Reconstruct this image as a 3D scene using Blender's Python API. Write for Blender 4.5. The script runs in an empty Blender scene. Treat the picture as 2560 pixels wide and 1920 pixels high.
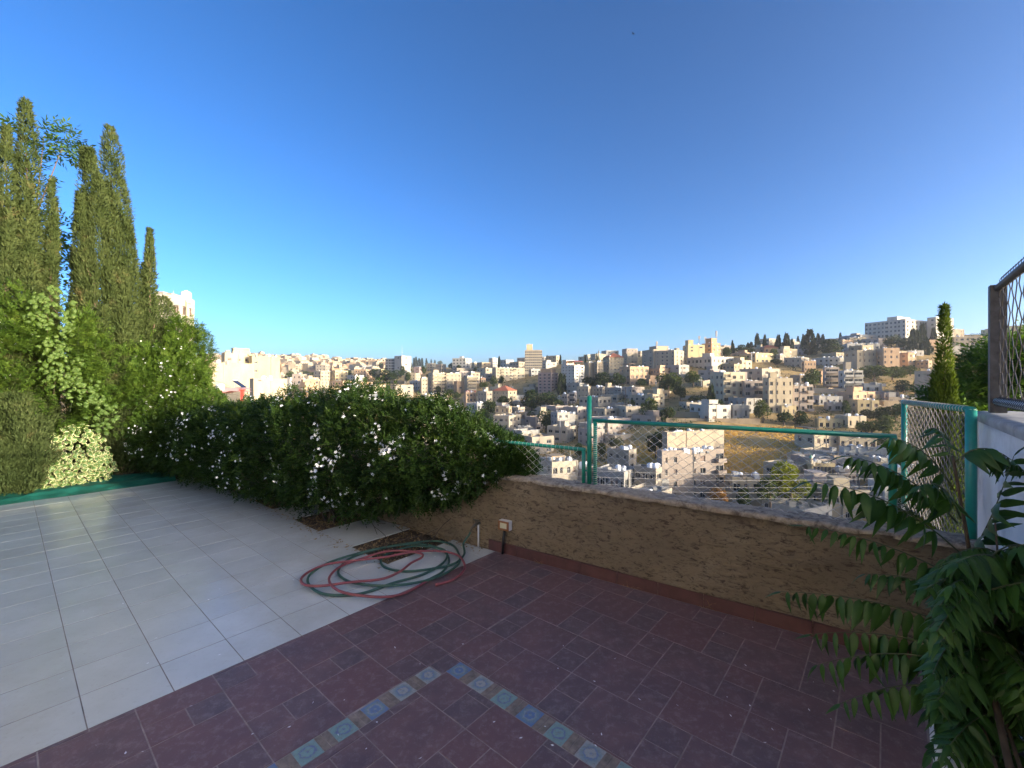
import bpy, math, random
import numpy as np
from mathutils import Vector, Matrix, noise

random.seed(7)
rng = np.random.default_rng(7)
scene = bpy.context.scene
COL = scene.collection

# ------------------------------------------------------------------ camera, world, sun, exposure
CAM_H = 1.65
F = 1087.0            # focal length in photograph pixels (2560 wide)
CX, HY = 1280.0, 954.0
SUN_AZ, SUN_EL = 119.0, 9.2      # clockwise from the viewing direction / above the horizon

cam = bpy.data.cameras.new('camera')
cam.sensor_width = 36.0
cam.lens = F / 2560.0 * 36.0
cam.shift_y = -6.0 / 2560.0
cam.clip_start = 0.05
cam.clip_end = 6000
cam_o = bpy.data.objects.new('camera', cam)
cam_o.location = (0, 0, CAM_H)
cam_o.rotation_euler = (math.radians(90), 0, 0)
COL.objects.link(cam_o)
scene.camera = cam_o

world = bpy.data.worlds.new('World')
scene.world = world
world.use_nodes = True
nt = world.node_tree
nt.nodes.clear()
sky = nt.nodes.new('ShaderNodeTexSky')
sky.sky_type = 'NISHITA'
sky.sun_disc = False
sky.sun_elevation = math.radians(SUN_EL)
sky.sun_rotation = math.radians(SUN_AZ)
sky.altitude = 900
sky.air_density = 0.6
sky.dust_density = 5.0
sky.ozone_density = 2.0
bgn = nt.nodes.new('ShaderNodeBackground')
bgn.inputs['Strength'].default_value = 0.15
out = nt.nodes.new('ShaderNodeOutputWorld')
gam = nt.nodes.new('ShaderNodeGamma')
gam.inputs[1].default_value = 1.25
sat = nt.nodes.new('ShaderNodeHueSaturation')
sat.inputs['Saturation'].default_value = 1.13
nt.links.new(sky.outputs[0], gam.inputs[0])
nt.links.new(gam.outputs[0], sat.inputs['Color'])
nt.links.new(sat.outputs[0], bgn.inputs[0])
nt.links.new(bgn.outputs[0], out.inputs[0])

sun = bpy.data.lights.new('sun', 'SUN')
sun.energy = 3.2
sun.angle = math.radians(0.5)
sun.color = (1.0, 0.89, 0.72)
sun_o = bpy.data.objects.new('sun', sun)
_az, _el = math.radians(SUN_AZ), math.radians(SUN_EL)
SUN_DIR = Vector((math.sin(_az) * math.cos(_el), math.cos(_az) * math.cos(_el), math.sin(_el)))
sun_o.rotation_euler = SUN_DIR.to_track_quat('Z', 'Y').to_euler()
sun_o.location = (30, -8, 12)
COL.objects.link(sun_o)

vs = scene.view_settings
vs.view_transform = 'Standard'
vs.look = 'None'
vs.gamma = 1.0
vs.exposure = 1.28
vs.use_curve_mapping = False

# ------------------------------------------------------------------ helpers
class MB:
    def __init__(self):
        self.v, self.f, self.m = [], [], []
    def add(self, vs, fs, mi=0):
        o = len(self.v)
        self.v += [tuple(p) for p in vs]
        self.f += [tuple(i + o for i in f) for f in fs]
        self.m += [mi] * len(fs)
    def quad(self, a, b, c, d, mi=0):
        self.add([a, b, c, d], [(0, 1, 2, 3)], mi)
    def box(self, x0, x1, y0, y1, z0, z1, mi=0, M=None):
        p = [(x0, y0, z0), (x1, y0, z0), (x1, y1, z0), (x0, y1, z0), (x0, y0, z1), (x1, y0, z1), (x1, y1, z1), (x0, y1, z1)]
        if M is not None:
            p = [M @ Vector(q) for q in p]
        self.add(p, [(0, 3, 2, 1), (4, 5, 6, 7), (0, 1, 5, 4), (1, 2, 6, 5), (2, 3, 7, 6), (3, 0, 4, 7)], mi)
    def tube(self, pts, r, n=6, mi=0, closed=False, cap=True):
        pts = [Vector(p) for p in pts]
        k = len(pts)
        rr = r if isinstance(r, (list, tuple)) else [r] * k
        o = len(self.v)
        prev = None
        for i, p in enumerate(pts):
            if closed:
                t = pts[(i + 1) % k] - pts[i - 1]
            else:
                t = pts[min(i + 1, k - 1)] - pts[max(i - 1, 0)]
            if t.length < 1e-9:
                t = Vector((0, 0, 1))
            t.normalize()
            if prev is None:
                a = Vector((0, 0, 1)) if abs(t.z) < 0.9 else Vector((1, 0, 0))
                u = t.cross(a).normalized()
            else:
                u = prev - t * prev.dot(t)
                if u.length < 1e-6:
                    u = t.orthogonal()
                u.normalize()
            prev = u
            w = t.cross(u)
            for j in range(n):
                an = 2 * math.pi * j / n
                self.v.append(tuple(p + (u * math.cos(an) + w * math.sin(an)) * rr[i]))
        segs = k if closed else k - 1
        for i in range(segs):
            for j in range(n):
                a = o + i * n + j
                b = o + i * n + (j + 1) % n
                c = o + ((i + 1) % k) * n + (j + 1) % n
                d = o + ((i + 1) % k) * n + j
                self.f.append((a, b, c, d))
                self.m.append(mi)
        if cap and not closed:
            self.f.append(tuple(o + j for j in reversed(range(n))))
            self.f.append(tuple(o + (k - 1) * n + j for j in range(n)))
            self.m += [mi, mi]
    def lathe(self, prof, n=10, c=(0, 0, 0), mi=0):
        o = len(self.v)
        for r, z in prof:
            for j in range(n):
                a = 2 * math.pi * j / n
                self.v.append((c[0] + r * math.cos(a), c[1] + r * math.sin(a), c[2] + z))
        for i in range(len(prof) - 1):
            for j in range(n):
                self.f.append((o + i * n + j, o + i * n + (j + 1) % n, o + (i + 1) * n + (j + 1) % n, o + (i + 1) * n + j))
                self.m.append(mi)
        self.f.append(tuple(o + j for j in reversed(range(n))))
        self.f.append(tuple(o + (len(prof) - 1) * n + j for j in range(n)))
        self.m += [mi, mi]
    def mesh(self, name, mats, smooth=False):
        me = bpy.data.meshes.new(name)
        me.from_pydata(self.v, [], self.f)
        for m in (mats if isinstance(mats, (list, tuple)) else [mats]):
            me.materials.append(m)
        if any(self.m):
            me.polygons.foreach_set('material_index', self.m)
        if smooth:
            me.polygons.foreach_set('use_smooth', [True] * len(self.f))
        me.update()
        return me

def fast_mesh(name, V, Fc, mats, smooth=False, mi=None):
    V = np.ascontiguousarray(V, dtype=np.float32)
    Fc = np.ascontiguousarray(Fc, dtype=np.int32)
    me = bpy.data.meshes.new(name)
    me.vertices.add(len(V))
    me.vertices.foreach_set('co', V.ravel())
    k = Fc.shape[1]
    me.loops.add(Fc.size)
    me.loops.foreach_set('vertex_index', Fc.ravel())
    me.polygons.add(len(Fc))
    me.polygons.foreach_set('loop_start', np.arange(0, Fc.size, k, dtype=np.int32))
    for m in (mats if isinstance(mats, (list, tuple)) else [mats]):
        me.materials.append(m)
    if mi is not None:
        me.polygons.foreach_set('material_index', np.asarray(mi, dtype=np.int32))
    if smooth:
        me.polygons.foreach_set('use_smooth', np.ones(len(Fc), dtype=bool))
    me.update(calc_edges=True)
    return me

def obj(name, mesh, parent=None, loc=None, rot=None, scale=None, kind=None):
    o = bpy.data.objects.new(name, mesh)
    COL.objects.link(o)
    if parent is not None:
        o.parent = parent
    if loc is not None:
        o.location = loc
    if rot is not None:
        o.rotation_euler = rot
    if scale is not None:
        o.scale = scale
    if kind:
        o['kind'] = kind
    return o

def tag(o, label, cat, group=None, kind=None):
    o['label'] = label
    o['category'] = cat
    if group:
        o['group'] = group
    if kind:
        o['kind'] = kind
    return o

def thing(name, label, cat, loc=(0, 0, 0), rotz=0.0, group=None):
    o = obj(name, None, None, loc, (0, 0, rotz))
    o.empty_display_size = 0.2
    return tag(o, label, cat, group)

# photograph pixels (2212-wide view, "d", or 2560-wide source, "s") to the terrace
def gd(x, y, z=0.0):
    Y = 939.3 * (CAM_H - z) / (y - 824.3)
    return Vector(((x - 1106) / 939.3 * Y, Y, z))
def ad(x, y, Y):
    return Vector(((x - 1106) / 939.3 * Y, Y, CAM_H - (y - 824.3) / 939.3 * Y))

U1 = Vector((-0.759, 0.651, 0))
U2 = Vector((0.651, 0.759, 0))
def ST(s, t, z=0.0):
    return U1 * s + U2 * t + Vector((0, 0, z))
P0 = Vector((-0.25, 4.303, 0))
WD = Vector((0.828, -0.561, 0)).normalized()
WN = Vector((0.561, 0.828, 0)).normalized()
def W(k, off=0.0, z=0.0):
    return P0 + WD * k + WN * off + Vector((0, 0, z))

# ------------------------------------------------------------------ materials
def new_mat(name):
    m = bpy.data.materials.new(name)
    m.use_nodes = True
    n = m.node_tree
    n.nodes.clear()
    o = n.nodes.new('ShaderNodeOutputMaterial')
    p = n.nodes.new('ShaderNodeBsdfPrincipled')
    n.links.new(p.outputs[0], o.inputs[0])
    return m, n, p, o

def ramp(n, fac, stops):
    r = n.nodes.new('ShaderNodeValToRGB')
    while len(r.color_ramp.elements) < len(stops):
        r.color_ramp.elements.new(0.5)
    for e, (pos, c) in zip(r.color_ramp.elements, stops):
        e.position = pos
        e.color = (c[0], c[1], c[2], 1)
    n.links.new(fac, r.inputs[0])
    return r.outputs[0]

def noise_fac(n, scale, detail=4, rough=0.55, coord='Object', stretch=None, dist=0.0):
    if coord == 'Position':
        c = n.nodes.new('ShaderNodeNewGeometry').outputs['Position']
    else:
        c = n.nodes.new('ShaderNodeTexCoord').outputs[coord]
    if stretch:
        mp = n.nodes.new('ShaderNodeMapping')
        mp.inputs['Scale'].default_value = stretch
        n.links.new(c, mp.inputs[0])
        c = mp.outputs[0]
    t = n.nodes.new('ShaderNodeTexNoise')
    t.inputs['Scale'].default_value = scale
    t.inputs['Detail'].default_value = detail
    t.inputs['Roughness'].default_value = rough
    t.inputs['Distortion'].default_value = dist
    n.links.new(c, t.inputs['Vector'])
    return t.outputs['Fac']

def mix(n, a, b, fac, mode='MIX'):
    x = n.nodes.new('ShaderNodeMix')
    x.data_type = 'RGBA'
    x.blend_type = mode
    for s, v in ((x.inputs[6], a), (x.inputs[7], b)):
        if isinstance(v, (tuple, list)):
            s.default_value = (v[0], v[1], v[2], 1)
        else:
            n.links.new(v, s)
    if isinstance(fac, (int, float)):
        x.inputs[0].default_value = fac
    else:
        n.links.new(fac, x.inputs[0])
    return x.outputs[2]

def obj_rand(n):
    return n.nodes.new('ShaderNodeObjectInfo').outputs['Random']

def bump(n, p, h, strength=0.3, dist=0.01):
    b = n.nodes.new('ShaderNodeBump')
    b.inputs['Strength'].default_value = strength
    b.inputs['Distance'].default_value = dist
    n.links.new(h, b.inputs['Height'])
    n.links.new(b.outputs[0], p.inputs['Normal'])

def simple(name, c, rough=0.6, metal=0.0, var=0.12, scale=8.0, bmp=0.0, coord='Object', spec=None, rvar=0.0):
    m, n, p, o = new_mat(name)
    f = noise_fac(n, scale, coord=coord)
    lo = tuple(max(0, x * (1 - var)) for x in c)
    hi = tuple(min(1, x * (1 + var)) for x in c)
    col = ramp(n, f, [(0.3, lo), (0.7, hi)])
    if rvar:
        hsv = n.nodes.new('ShaderNodeHueSaturation')
        mr = n.nodes.new('ShaderNodeMapRange')
        mr.inputs[3].default_value = 1 - rvar
        mr.inputs[4].default_value = 1 + rvar
        n.links.new(obj_rand(n), mr.inputs[0])
        n.links.new(mr.outputs[0], hsv.inputs['Value'])
        n.links.new(col, hsv.inputs['Color'])
        col = hsv.outputs[0]
    n.links.new(col, p.inputs['Base Color'])
    p.inputs['Roughness'].default_value = rough
    p.inputs['Metallic'].default_value = metal
    if spec is not None:
        p.inputs['Specular IOR Level'].default_value = spec
    if bmp:
        bump(n, p, f, bmp, 0.02)
    return m

def leaf_mat(name, c1, c2, scale=6.0, trans=0.3, rough=0.5, spec=0.25, c3=None):
    m, n, p, o = new_mat(name)
    f = noise_fac(n, scale, 3, 0.6, 'Position')
    stops = [(0.32, c1), (0.62, c2)]
    if c3:
        stops.append((0.75, c3))
    col = ramp(n, f, stops)
    n.links.new(col, p.inputs['Base Color'])
    p.inputs['Roughness'].default_value = rough
    p.inputs['Specular IOR Level'].default_value = spec
    t = n.nodes.new('ShaderNodeBsdfTranslucent')
    tc = mix(n, col, (1.0, 1.0, 0.35), 1.0, 'MULTIPLY')
    n.links.new(tc, t.inputs[0])
    x = n.nodes.new('ShaderNodeMixShader')
    x.inputs[0].default_value = trans
    n.links.new(p.outputs[0], x.inputs[1])
    n.links.new(t.outputs[0], x.inputs[2])
    n.links.new(x.outputs[0], o.inputs[0])
    return m

M = {}
# white glazed floor tile
m, n, p, o = new_mat('white_floor_tile')
f1 = noise_fac(n, 2.2, 5, 0.6, 'Position')
f2 = noise_fac(n, 40, 3, 0.6, 'Position')
c = ramp(n, f1, [(0.25, (0.46, 0.465, 0.435)), (0.75, (0.57, 0.585, 0.56))])
c = mix(n, c, (0.36, 0.33, 0.27), ramp(n, f2, [(0.58, (0, 0, 0)), (0.8, (0.4, 0.4, 0.4))]))
c = mix(n, c, (0.40, 0.35, 0.27), ramp(n, noise_fac(n, 0.9, 7, 0.7, 'Position'), [(0.52, (0, 0, 0)), (0.75, (0.55, 0.55, 0.55))]))
hs = n.nodes.new('ShaderNodeHueSaturation')
mr = n.nodes.new('ShaderNodeMapRange')
mr.inputs[3].default_value = 0.95
mr.inputs[4].default_value = 1.04
n.links.new(obj_rand(n), mr.inputs[0])
n.links.new(mr.outputs[0], hs.inputs['Value'])
n.links.new(c, hs.inputs['Color'])
n.links.new(hs.outputs[0], p.inputs['Base Color'])
rr = n.nodes.new('ShaderNodeMapRange')
rr.inputs[3].default_value = 0.08
rr.inputs[4].default_value = 0.30
n.links.new(f1, rr.inputs[0])
n.links.new(rr.outputs[0], p.inputs['Roughness'])
bump(n, p, noise_fac(n, 5, 2, 0.5, 'Position'), 0.12, 0.01)
M['white_tile'] = m
# terracotta tile, large and small
def terracotta(name, c1, c2, c3):
    m, n, p, o = new_mat(name)
    f1 = noise_fac(n, 5.0, 6, 0.65, 'Position')
    f2 = noise_fac(n, 19, 8, 0.8, 'Position', None, 0.3)
    f3 = noise_fac(n, 90, 3, 0.6, 'Position')
    col = ramp(n, f1, [(0.3, c1), (0.7, c2)])
    rnd = obj_rand(n)
    col = mix(n, col, c3, ramp(n, rnd, [(0.35, (0, 0, 0)), (1.0, (0.7, 0.7, 0.7))]))
    col = mix(n, col, (0.30, 0.235, 0.23), ramp(n, f2, [(0.50, (0, 0, 0)), (0.68, (0.6, 0.6, 0.6))]))
    col = mix(n, col, (0.42, 0.37, 0.36), ramp(n, f3, [(0.64, (0, 0, 0)), (0.78, (0.45, 0.45, 0.45))]))
    n.links.new(col, p.inputs['Base Color'])
    rr = n.nodes.new('ShaderNodeMapRange')
    rr.inputs[3].default_value = 0.26
    rr.inputs[4].default_value = 0.6
    n.links.new(f1, rr.inputs[0])
    n.links.new(rr.outputs[0], p.inputs['Roughness'])
    bump(n, p, f2, 0.15, 0.004)
    return m
M['red_tile'] = terracotta('terracotta_tile', (0.108, 0.070, 0.074), (0.19, 0.108, 0.104), (0.165, 0.080, 0.076))
M['dark_tile'] = terracotta('dark_terracotta_tile', (0.094, 0.068, 0.073), (0.165, 0.105, 0.107), (0.135, 0.080, 0.080))
M['skirting'] = simple('skirting_tile', (0.085, 0.034, 0.031), 0.4, var=0.25, scale=9, coord='Position')
M['grout_light'] = simple('light_grout', (0.29, 0.235, 0.215), 0.9, var=0.3, scale=14, coord='Position')
M['grout_dark'] = simple('dark_grout', (0.20, 0.165, 0.14), 0.9, var=0.35, scale=8, coord='Position')
# mosaic
def mosaic(name, a, b, cc):
    m, n, p, o = new_mat(name)
    tc = n.nodes.new('ShaderNodeTexCoord').outputs['Object']
    rnd = obj_rand(n)
    ln = n.nodes.new('ShaderNodeVectorMath'); ln.operation = 'LENGTH'
    n.links.new(tc, ln.inputs[0])
    ns = noise_fac(n, 45, 3, 0.7, 'Position')
    ad_ = n.nodes.new('ShaderNodeMath'); ad_.operation = 'MULTIPLY_ADD'
    n.links.new(ns, ad_.inputs[0]); ad_.inputs[1].default_value = 0.035
    n.links.new(ln.outputs['Value'], ad_.inputs[2])
    col = ramp(n, ad_.outputs[0], [(0.018, cc), (0.026, b), (0.042, b), (0.047, cc), (0.056, a), (0.075, b)])
    col = mix(n, col, (0.20, 0.17, 0.15), ramp(n, noise_fac(n, 60, 4, 0.7, 'Position'), [(0.5, (0, 0, 0)), (0.7, (0.75, 0.75, 0.75))]))
    n.links.new(col, p.inputs['Base Color'])
    p.inputs['Roughness'].default_value = 0.3
    return m
M['mosaic_a'] = mosaic('blue_mosaic', (0.17, 0.24, 0.26), (0.12, 0.19, 0.33), (0.30, 0.32, 0.31))
M['mosaic_b'] = mosaic('turquoise_mosaic', (0.19, 0.29, 0.26), (0.20, 0.31, 0.29), (0.12, 0.14, 0.28))
M['mosaic_c'] = mosaic('pale_mosaic', (0.20, 0.27, 0.28), (0.33, 0.33, 0.31), (0.13, 0.18, 0.31))
M['mosaic_brown'] = simple('brown_mosaic', (0.21, 0.165, 0.13), 0.5, var=0.4, scale=25, coord='Position')
# soil
m, n, p, o = new_mat('garden_soil')
f1 = noise_fac(n, 18, 6, 0.7, 'Position')
f2 = noise_fac(n, 55, 3, 0.6, 'Position')
c = ramp(n, f1, [(0.3, (0.035, 0.024, 0.016)), (0.7, (0.11, 0.075, 0.05))])
c = mix(n, c, (0.30, 0.20, 0.10), ramp(n, f2, [(0.6, (0, 0, 0)), (0.7, (0.8, 0.8, 0.8))]))
n.links.new(c, p.inputs['Base Color'])
p.inputs['Roughness'].default_value = 0.95
bump(n, p, f1, 0.9, 0.03)
M['soil'] = m
# rough plaster parapet
m, n, p, o = new_mat('rough_plaster')
mp = (1, 1, 2.6)
f1 = noise_fac(n, 1.6, 6, 0.65, 'Position')
f2 = noise_fac(n, 15, 9, 0.78, 'Position', mp, 1.0)
f3 = noise_fac(n, 38, 5, 0.7, 'Position', mp)
c = ramp(n, f1, [(0.25, (0.185, 0.138, 0.083)), (0.55, (0.255, 0.192, 0.115)), (0.8, (0.34, 0.27, 0.175))])
c = mix(n, c, (0.075, 0.048, 0.028), ramp(n, f2, [(0.41, (0.9, 0.9, 0.9)), (0.49, (0, 0, 0))]))  # cracks darkened in colour, standing in for the shade soft light leaves out
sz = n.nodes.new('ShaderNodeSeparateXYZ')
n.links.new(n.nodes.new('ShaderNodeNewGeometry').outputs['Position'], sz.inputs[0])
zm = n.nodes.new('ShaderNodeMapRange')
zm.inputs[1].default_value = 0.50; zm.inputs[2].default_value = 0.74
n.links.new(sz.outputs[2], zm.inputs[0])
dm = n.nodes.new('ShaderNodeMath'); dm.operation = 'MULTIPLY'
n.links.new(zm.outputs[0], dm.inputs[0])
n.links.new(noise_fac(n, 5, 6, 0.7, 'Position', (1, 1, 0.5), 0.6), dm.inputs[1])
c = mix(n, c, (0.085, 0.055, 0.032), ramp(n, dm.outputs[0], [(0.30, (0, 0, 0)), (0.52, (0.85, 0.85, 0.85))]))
c = mix(n, c, (0.32, 0.25, 0.175), ramp(n, f3, [(0.55, (0, 0, 0)), (0.8, (0.4, 0.4, 0.4))]))
n.links.new(c, p.inputs['Base Color'])
p.inputs['Roughness'].default_value = 0.92
bump(n, p, f2, 1.0, 0.035)
M['plaster'] = m
m, n, p, o = new_mat('weathered_coping')
f2 = noise_fac(n, 16, 8, 0.75, 'Position', (1, 1, 1), 0.5)
f3 = noise_fac(n, 3, 4, 0.6, 'Position')
c = ramp(n, f2, [(0.38, (0.09, 0.07, 0.054)), (0.50, (0.25, 0.205, 0.155)), (0.68, (0.42, 0.36, 0.29))])
c = mix(n, c, (0.36, 0.28, 0.19), ramp(n, f3, [(0.45, (0, 0, 0)), (0.7, (0.6, 0.6, 0.6))]))
n.links.new(c, p.inputs['Base Color'])
p.inputs['Roughness'].default_value = 0.9
bump(n, p, f2, 0.9, 0.015)
M['coping'] = m
# white side wall
m, n, p, o = new_mat('white_limewash')
f1 = noise_fac(n, 3, 6, 0.65, 'Position')
f2 = noise_fac(n, 25, 5, 0.65, 'Position')
c = ramp(n, f1, [(0.28, (0.42, 0.41, 0.40)), (0.5, (0.66, 0.66, 0.66)), (0.8, (0.74, 0.74, 0.74))])
n.links.new(c, p.inputs['Base Color'])
p.inputs['Roughness'].default_value = 0.85
bump(n, p, f2, 0.3, 0.01)
M['limewash'] = m
M['concrete'] = simple('grey_concrete', (0.30, 0.29, 0.28), 0.9, var=0.25, scale=10, bmp=0.3, coord='Position')
M['green_paint'] = simple('green_enamel_paint', (0.008, 0.17, 0.115), 0.32, var=0.12, scale=15, coord='Position')
M['teal_paint'] = simple('teal_enamel_paint', (0.014, 0.19, 0.165), 0.35, var=0.15, scale=15, coord='Position')
M['zinc'] = simple('galvanised_wire', (0.43, 0.41, 0.38), 0.5, metal=0.15, var=0.15)
M['dull_wire'] = simple('dull_grey_wire', (0.20, 0.19, 0.175), 0.6, metal=0.1, var=0.2)
M['old_steel'] = simple('weathered_steel', (0.055, 0.053, 0.056), 0.55, metal=0.4, var=0.4, scale=20, coord='Position')
M['rail_grey'] = simple('grey_painted_rail', (0.36, 0.39, 0.38), 0.5, var=0.2, scale=20, coord='Position')
M['hose_green'] = simple('green_hose_rubber', (0.03, 0.085, 0.06), 0.45, var=0.2, scale=12, coord='Position')
M['hose_red'] = simple('red_hose_rubber', (0.23, 0.058, 0.062), 0.45, var=0.2, scale=12, coord='Position')
M['brass'] = simple('old_brass', (0.14, 0.12, 0.09), 0.45, metal=0.7)
M['white_plastic'] = simple('white_plastic', (0.66, 0.64, 0.60), 0.4, var=0.05)
M['brown_plastic'] = simple('brown_plastic_frame', (0.26, 0.10, 0.03), 0.4, var=0.1)
M['cream_plastic'] = simple('cream_plastic', (0.60, 0.56, 0.38), 0.35, var=0.05)
M['black_plastic'] = simple('black_plastic', (0.012, 0.012, 0.013), 0.45)
M['bark'] = simple('tree_bark', (0.13, 0.09, 0.06), 0.9, var=0.35, scale=14, bmp=0.5)
M['dark_bark'] = simple('dark_twig_bark', (0.06, 0.042, 0.03), 0.9, var=0.35, scale=14)
M['stem_green'] = simple('green_stem', (0.05, 0.065, 0.025), 0.55, var=0.2, scale=10)
# mat
m, n, p, o = new_mat('green_shade_net')
f1 = noise_fac(n, 4, 4, 0.6, 'Position')
c = ramp(n, f1, [(0.3, (0.003, 0.055, 0.038)), (0.7, (0.008, 0.105, 0.074))])
n.links.new(c, p.inputs['Base Color'])
p.inputs['Roughness'].default_value = 0.55
bump(n, p, noise_fac(n, 160, 2, 0.5, 'Position', (1, 3, 1)), 0.4, 0.004)
M['net'] = m
# foliage
M['cypress'] = leaf_mat('cypress_foliage', (0.042, 0.064, 0.019), (0.080, 0.106, 0.036), 4.0, 0.20, 0.65, 0.10, (0.14, 0.112, 0.052))
M['cypress_dark'] = leaf_mat('cypress_foliage_dark', (0.05, 0.085, 0.014), (0.11, 0.16, 0.022), 5.0, 0.3, 0.6, 0.12)
M['jasmine'] = leaf_mat('jasmine_leaf', (0.014, 0.036, 0.007), (0.040, 0.074, 0.013), 6.0, 0.28, 0.5, 0.16, (0.085, 0.12, 0.02))  # leaf tone lowered to match the hedge's shade
M['jasmine_sunlit'] = leaf_mat('jasmine_sunlit_leaf', (0.042, 0.090, 0.014), (0.100, 0.165, 0.024), 6.0, 0.34, 0.5, 0.14, (0.13, 0.17, 0.03))  # same leaf for the climbers, sunlight put into a brighter colour
M['petal'] = simple('white_petal', (0.80, 0.79, 0.80), 0.6, var=0.04)
M['locust'] = leaf_mat('locust_leaf', (0.05, 0.115, 0.022), (0.11, 0.195, 0.038), 3.0, 0.38)
M['ailanthus'] = leaf_mat('ailanthus_leaf', (0.017, 0.056, 0.011), (0.038, 0.098, 0.017), 5.0, 0.25, 0.42, 0.28, (0.065, 0.12, 0.02))
M['yellow_leaf'] = leaf_mat('yellow_leaf', (0.30, 0.22, 0.02), (0.40, 0.30, 0.03), 6.0, 0.3)
# variegated leaf: cream margin from the leaf's own shape (object coordinates of each leaf)
m, n, p, o = new_mat('variegated_leaf')
tc = n.nodes.new('ShaderNodeTexCoord').outputs['UV']
sep = n.nodes.new('ShaderNodeSeparateXYZ')
n.links.new(tc, sep.inputs[0])
ns = noise_fac(n, 55, 2, 0.6, 'Position')
ma = n.nodes.new('ShaderNodeMath'); ma.operation = 'MULTIPLY_ADD'
n.links.new(ns, ma.inputs[0]); ma.inputs[1].default_value = 0.35
n.links.new(sep.outputs[0], ma.inputs[2])
c = ramp(n, ma.outputs[0], [(0.88, (0.075, 0.14, 0.028)), (0.955, (0.17, 0.235, 0.07)), (1.0, (0.43, 0.42, 0.20))])
n.links.new(c, p.inputs['Base Color'])
p.inputs['Roughness'].default_value = 0.45
M['variegated'] = m
M['variegated_green'] = leaf_mat('pale_ivy_leaf', (0.050, 0.095, 0.018), (0.095, 0.15, 0.034), 26.0, 0.25, 0.5, 0.2, (0.22, 0.24, 0.09))
M['litter'] = simple('dry_leaf_litter', (0.26, 0.17, 0.08), 0.9, var=0.5, scale=30, coord='Position')
# ------------------------------------------------------------------ terrain profile (height of the valley and hills)
NEAR = [(4, 1810), (6, 1615), (15, 1581)]
COLS = {
    -300: [(40, 1500), (110, 1230), (190, 1085), (300, 1005), (450, 965), (700, 940), (1300, 893), (1800, 915), (4000, 945)],
    500: [(40, 1500), (110, 1230), (190, 1090), (300, 1010), (450, 968), (700, 942), (1300, 892), (1800, 915), (4000, 945)],
    740: [(40, 1500), (110, 1235), (190, 1095), (300, 1008), (420, 968), (650, 940), (1300, 892), (1800, 915), (4000, 945)],
    900: [(40, 1500), (110, 1240), (180, 1110), (280, 1012), (400, 965), (550, 942), (800, 925), (1300, 906), (1800, 925), (4000, 945)],
    1080: [(40, 1500), (110, 1260), (150, 1165), (200, 1100), (280, 1030), (380, 970), (450, 945), (520, 925), (600, 917), (900, 924), (1300, 920), (4000, 945)],
    1280: [(40, 1500), (115, 1245), (150, 1165), (190, 1110), (250, 1040), (330, 980), (400, 945), (450, 925), (520, 914), (800, 930), (4000, 948)],
    1500: [(40, 1500), (115, 1250), (150, 1160), (190, 1090), (230, 1030), (280, 975), (330, 935), (390, 905), (450, 900), (600, 915), (4000, 948)],
    1740: [(40, 1500), (112, 1280), (125, 1215), (150, 1120), (170, 1072), (200, 1015), (250, 955), (300, 915), (350, 887), (420, 876), (600, 900), (4000, 945)],
    2000: [(40, 1500), (100, 1290), (125, 1180), (150, 1110), (170, 1072), (200, 1010), (260, 945), (320, 900), (370, 872), (430, 857), (600, 880), (4000, 945)],
    2200: [(40, 1480), (100, 1270), (125, 1170), (155, 1085), (200, 1005), (260, 930), (320, 880), (370, 852), (420, 838), (600, 860), (4000, 945)],
    2560: [(30, 1480), (90, 1250), (130, 1120), (170, 1030), (220, 960), (280, 900), (340, 860), (400, 838), (500, 835), (600, 860), (4000, 945)],
    3200: [(30, 1420), (90, 1120), (150, 990), (250, 900), (350, 850), (500, 835), (800, 870), (4000, 945)],
}
CK = sorted(COLS)
CP = {k: ([math.log(y) for y, _ in NEAR + COLS[k]], [p for _, p in NEAR + COLS[k]]) for k in CK}
def base_py(px, Y):
    px = min(max(px, CK[0]), CK[-1])
    ly = math.log(max(Y, 4.0))
    for a, b in zip(CK, CK[1:]):
        if px <= b:
            t = (px - a) / (b - a)
            t = t * t * (3 - 2 * t) * 0.5 + t * 0.5
            return (1 - t) * np.interp(ly, *CP[a]) + t * np.interp(ly, *CP[b])
def tz(X, Y):
    px = CX + F * X / Y
    return CAM_H - (base_py(px, Y) - HY) / F * Y
def solve_Y(px, py):
    Y = 45.0
    while Y < 1300:
        if base_py(px, Y) <= py:
            return Y
        Y *= 1.012
    return Y

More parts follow.
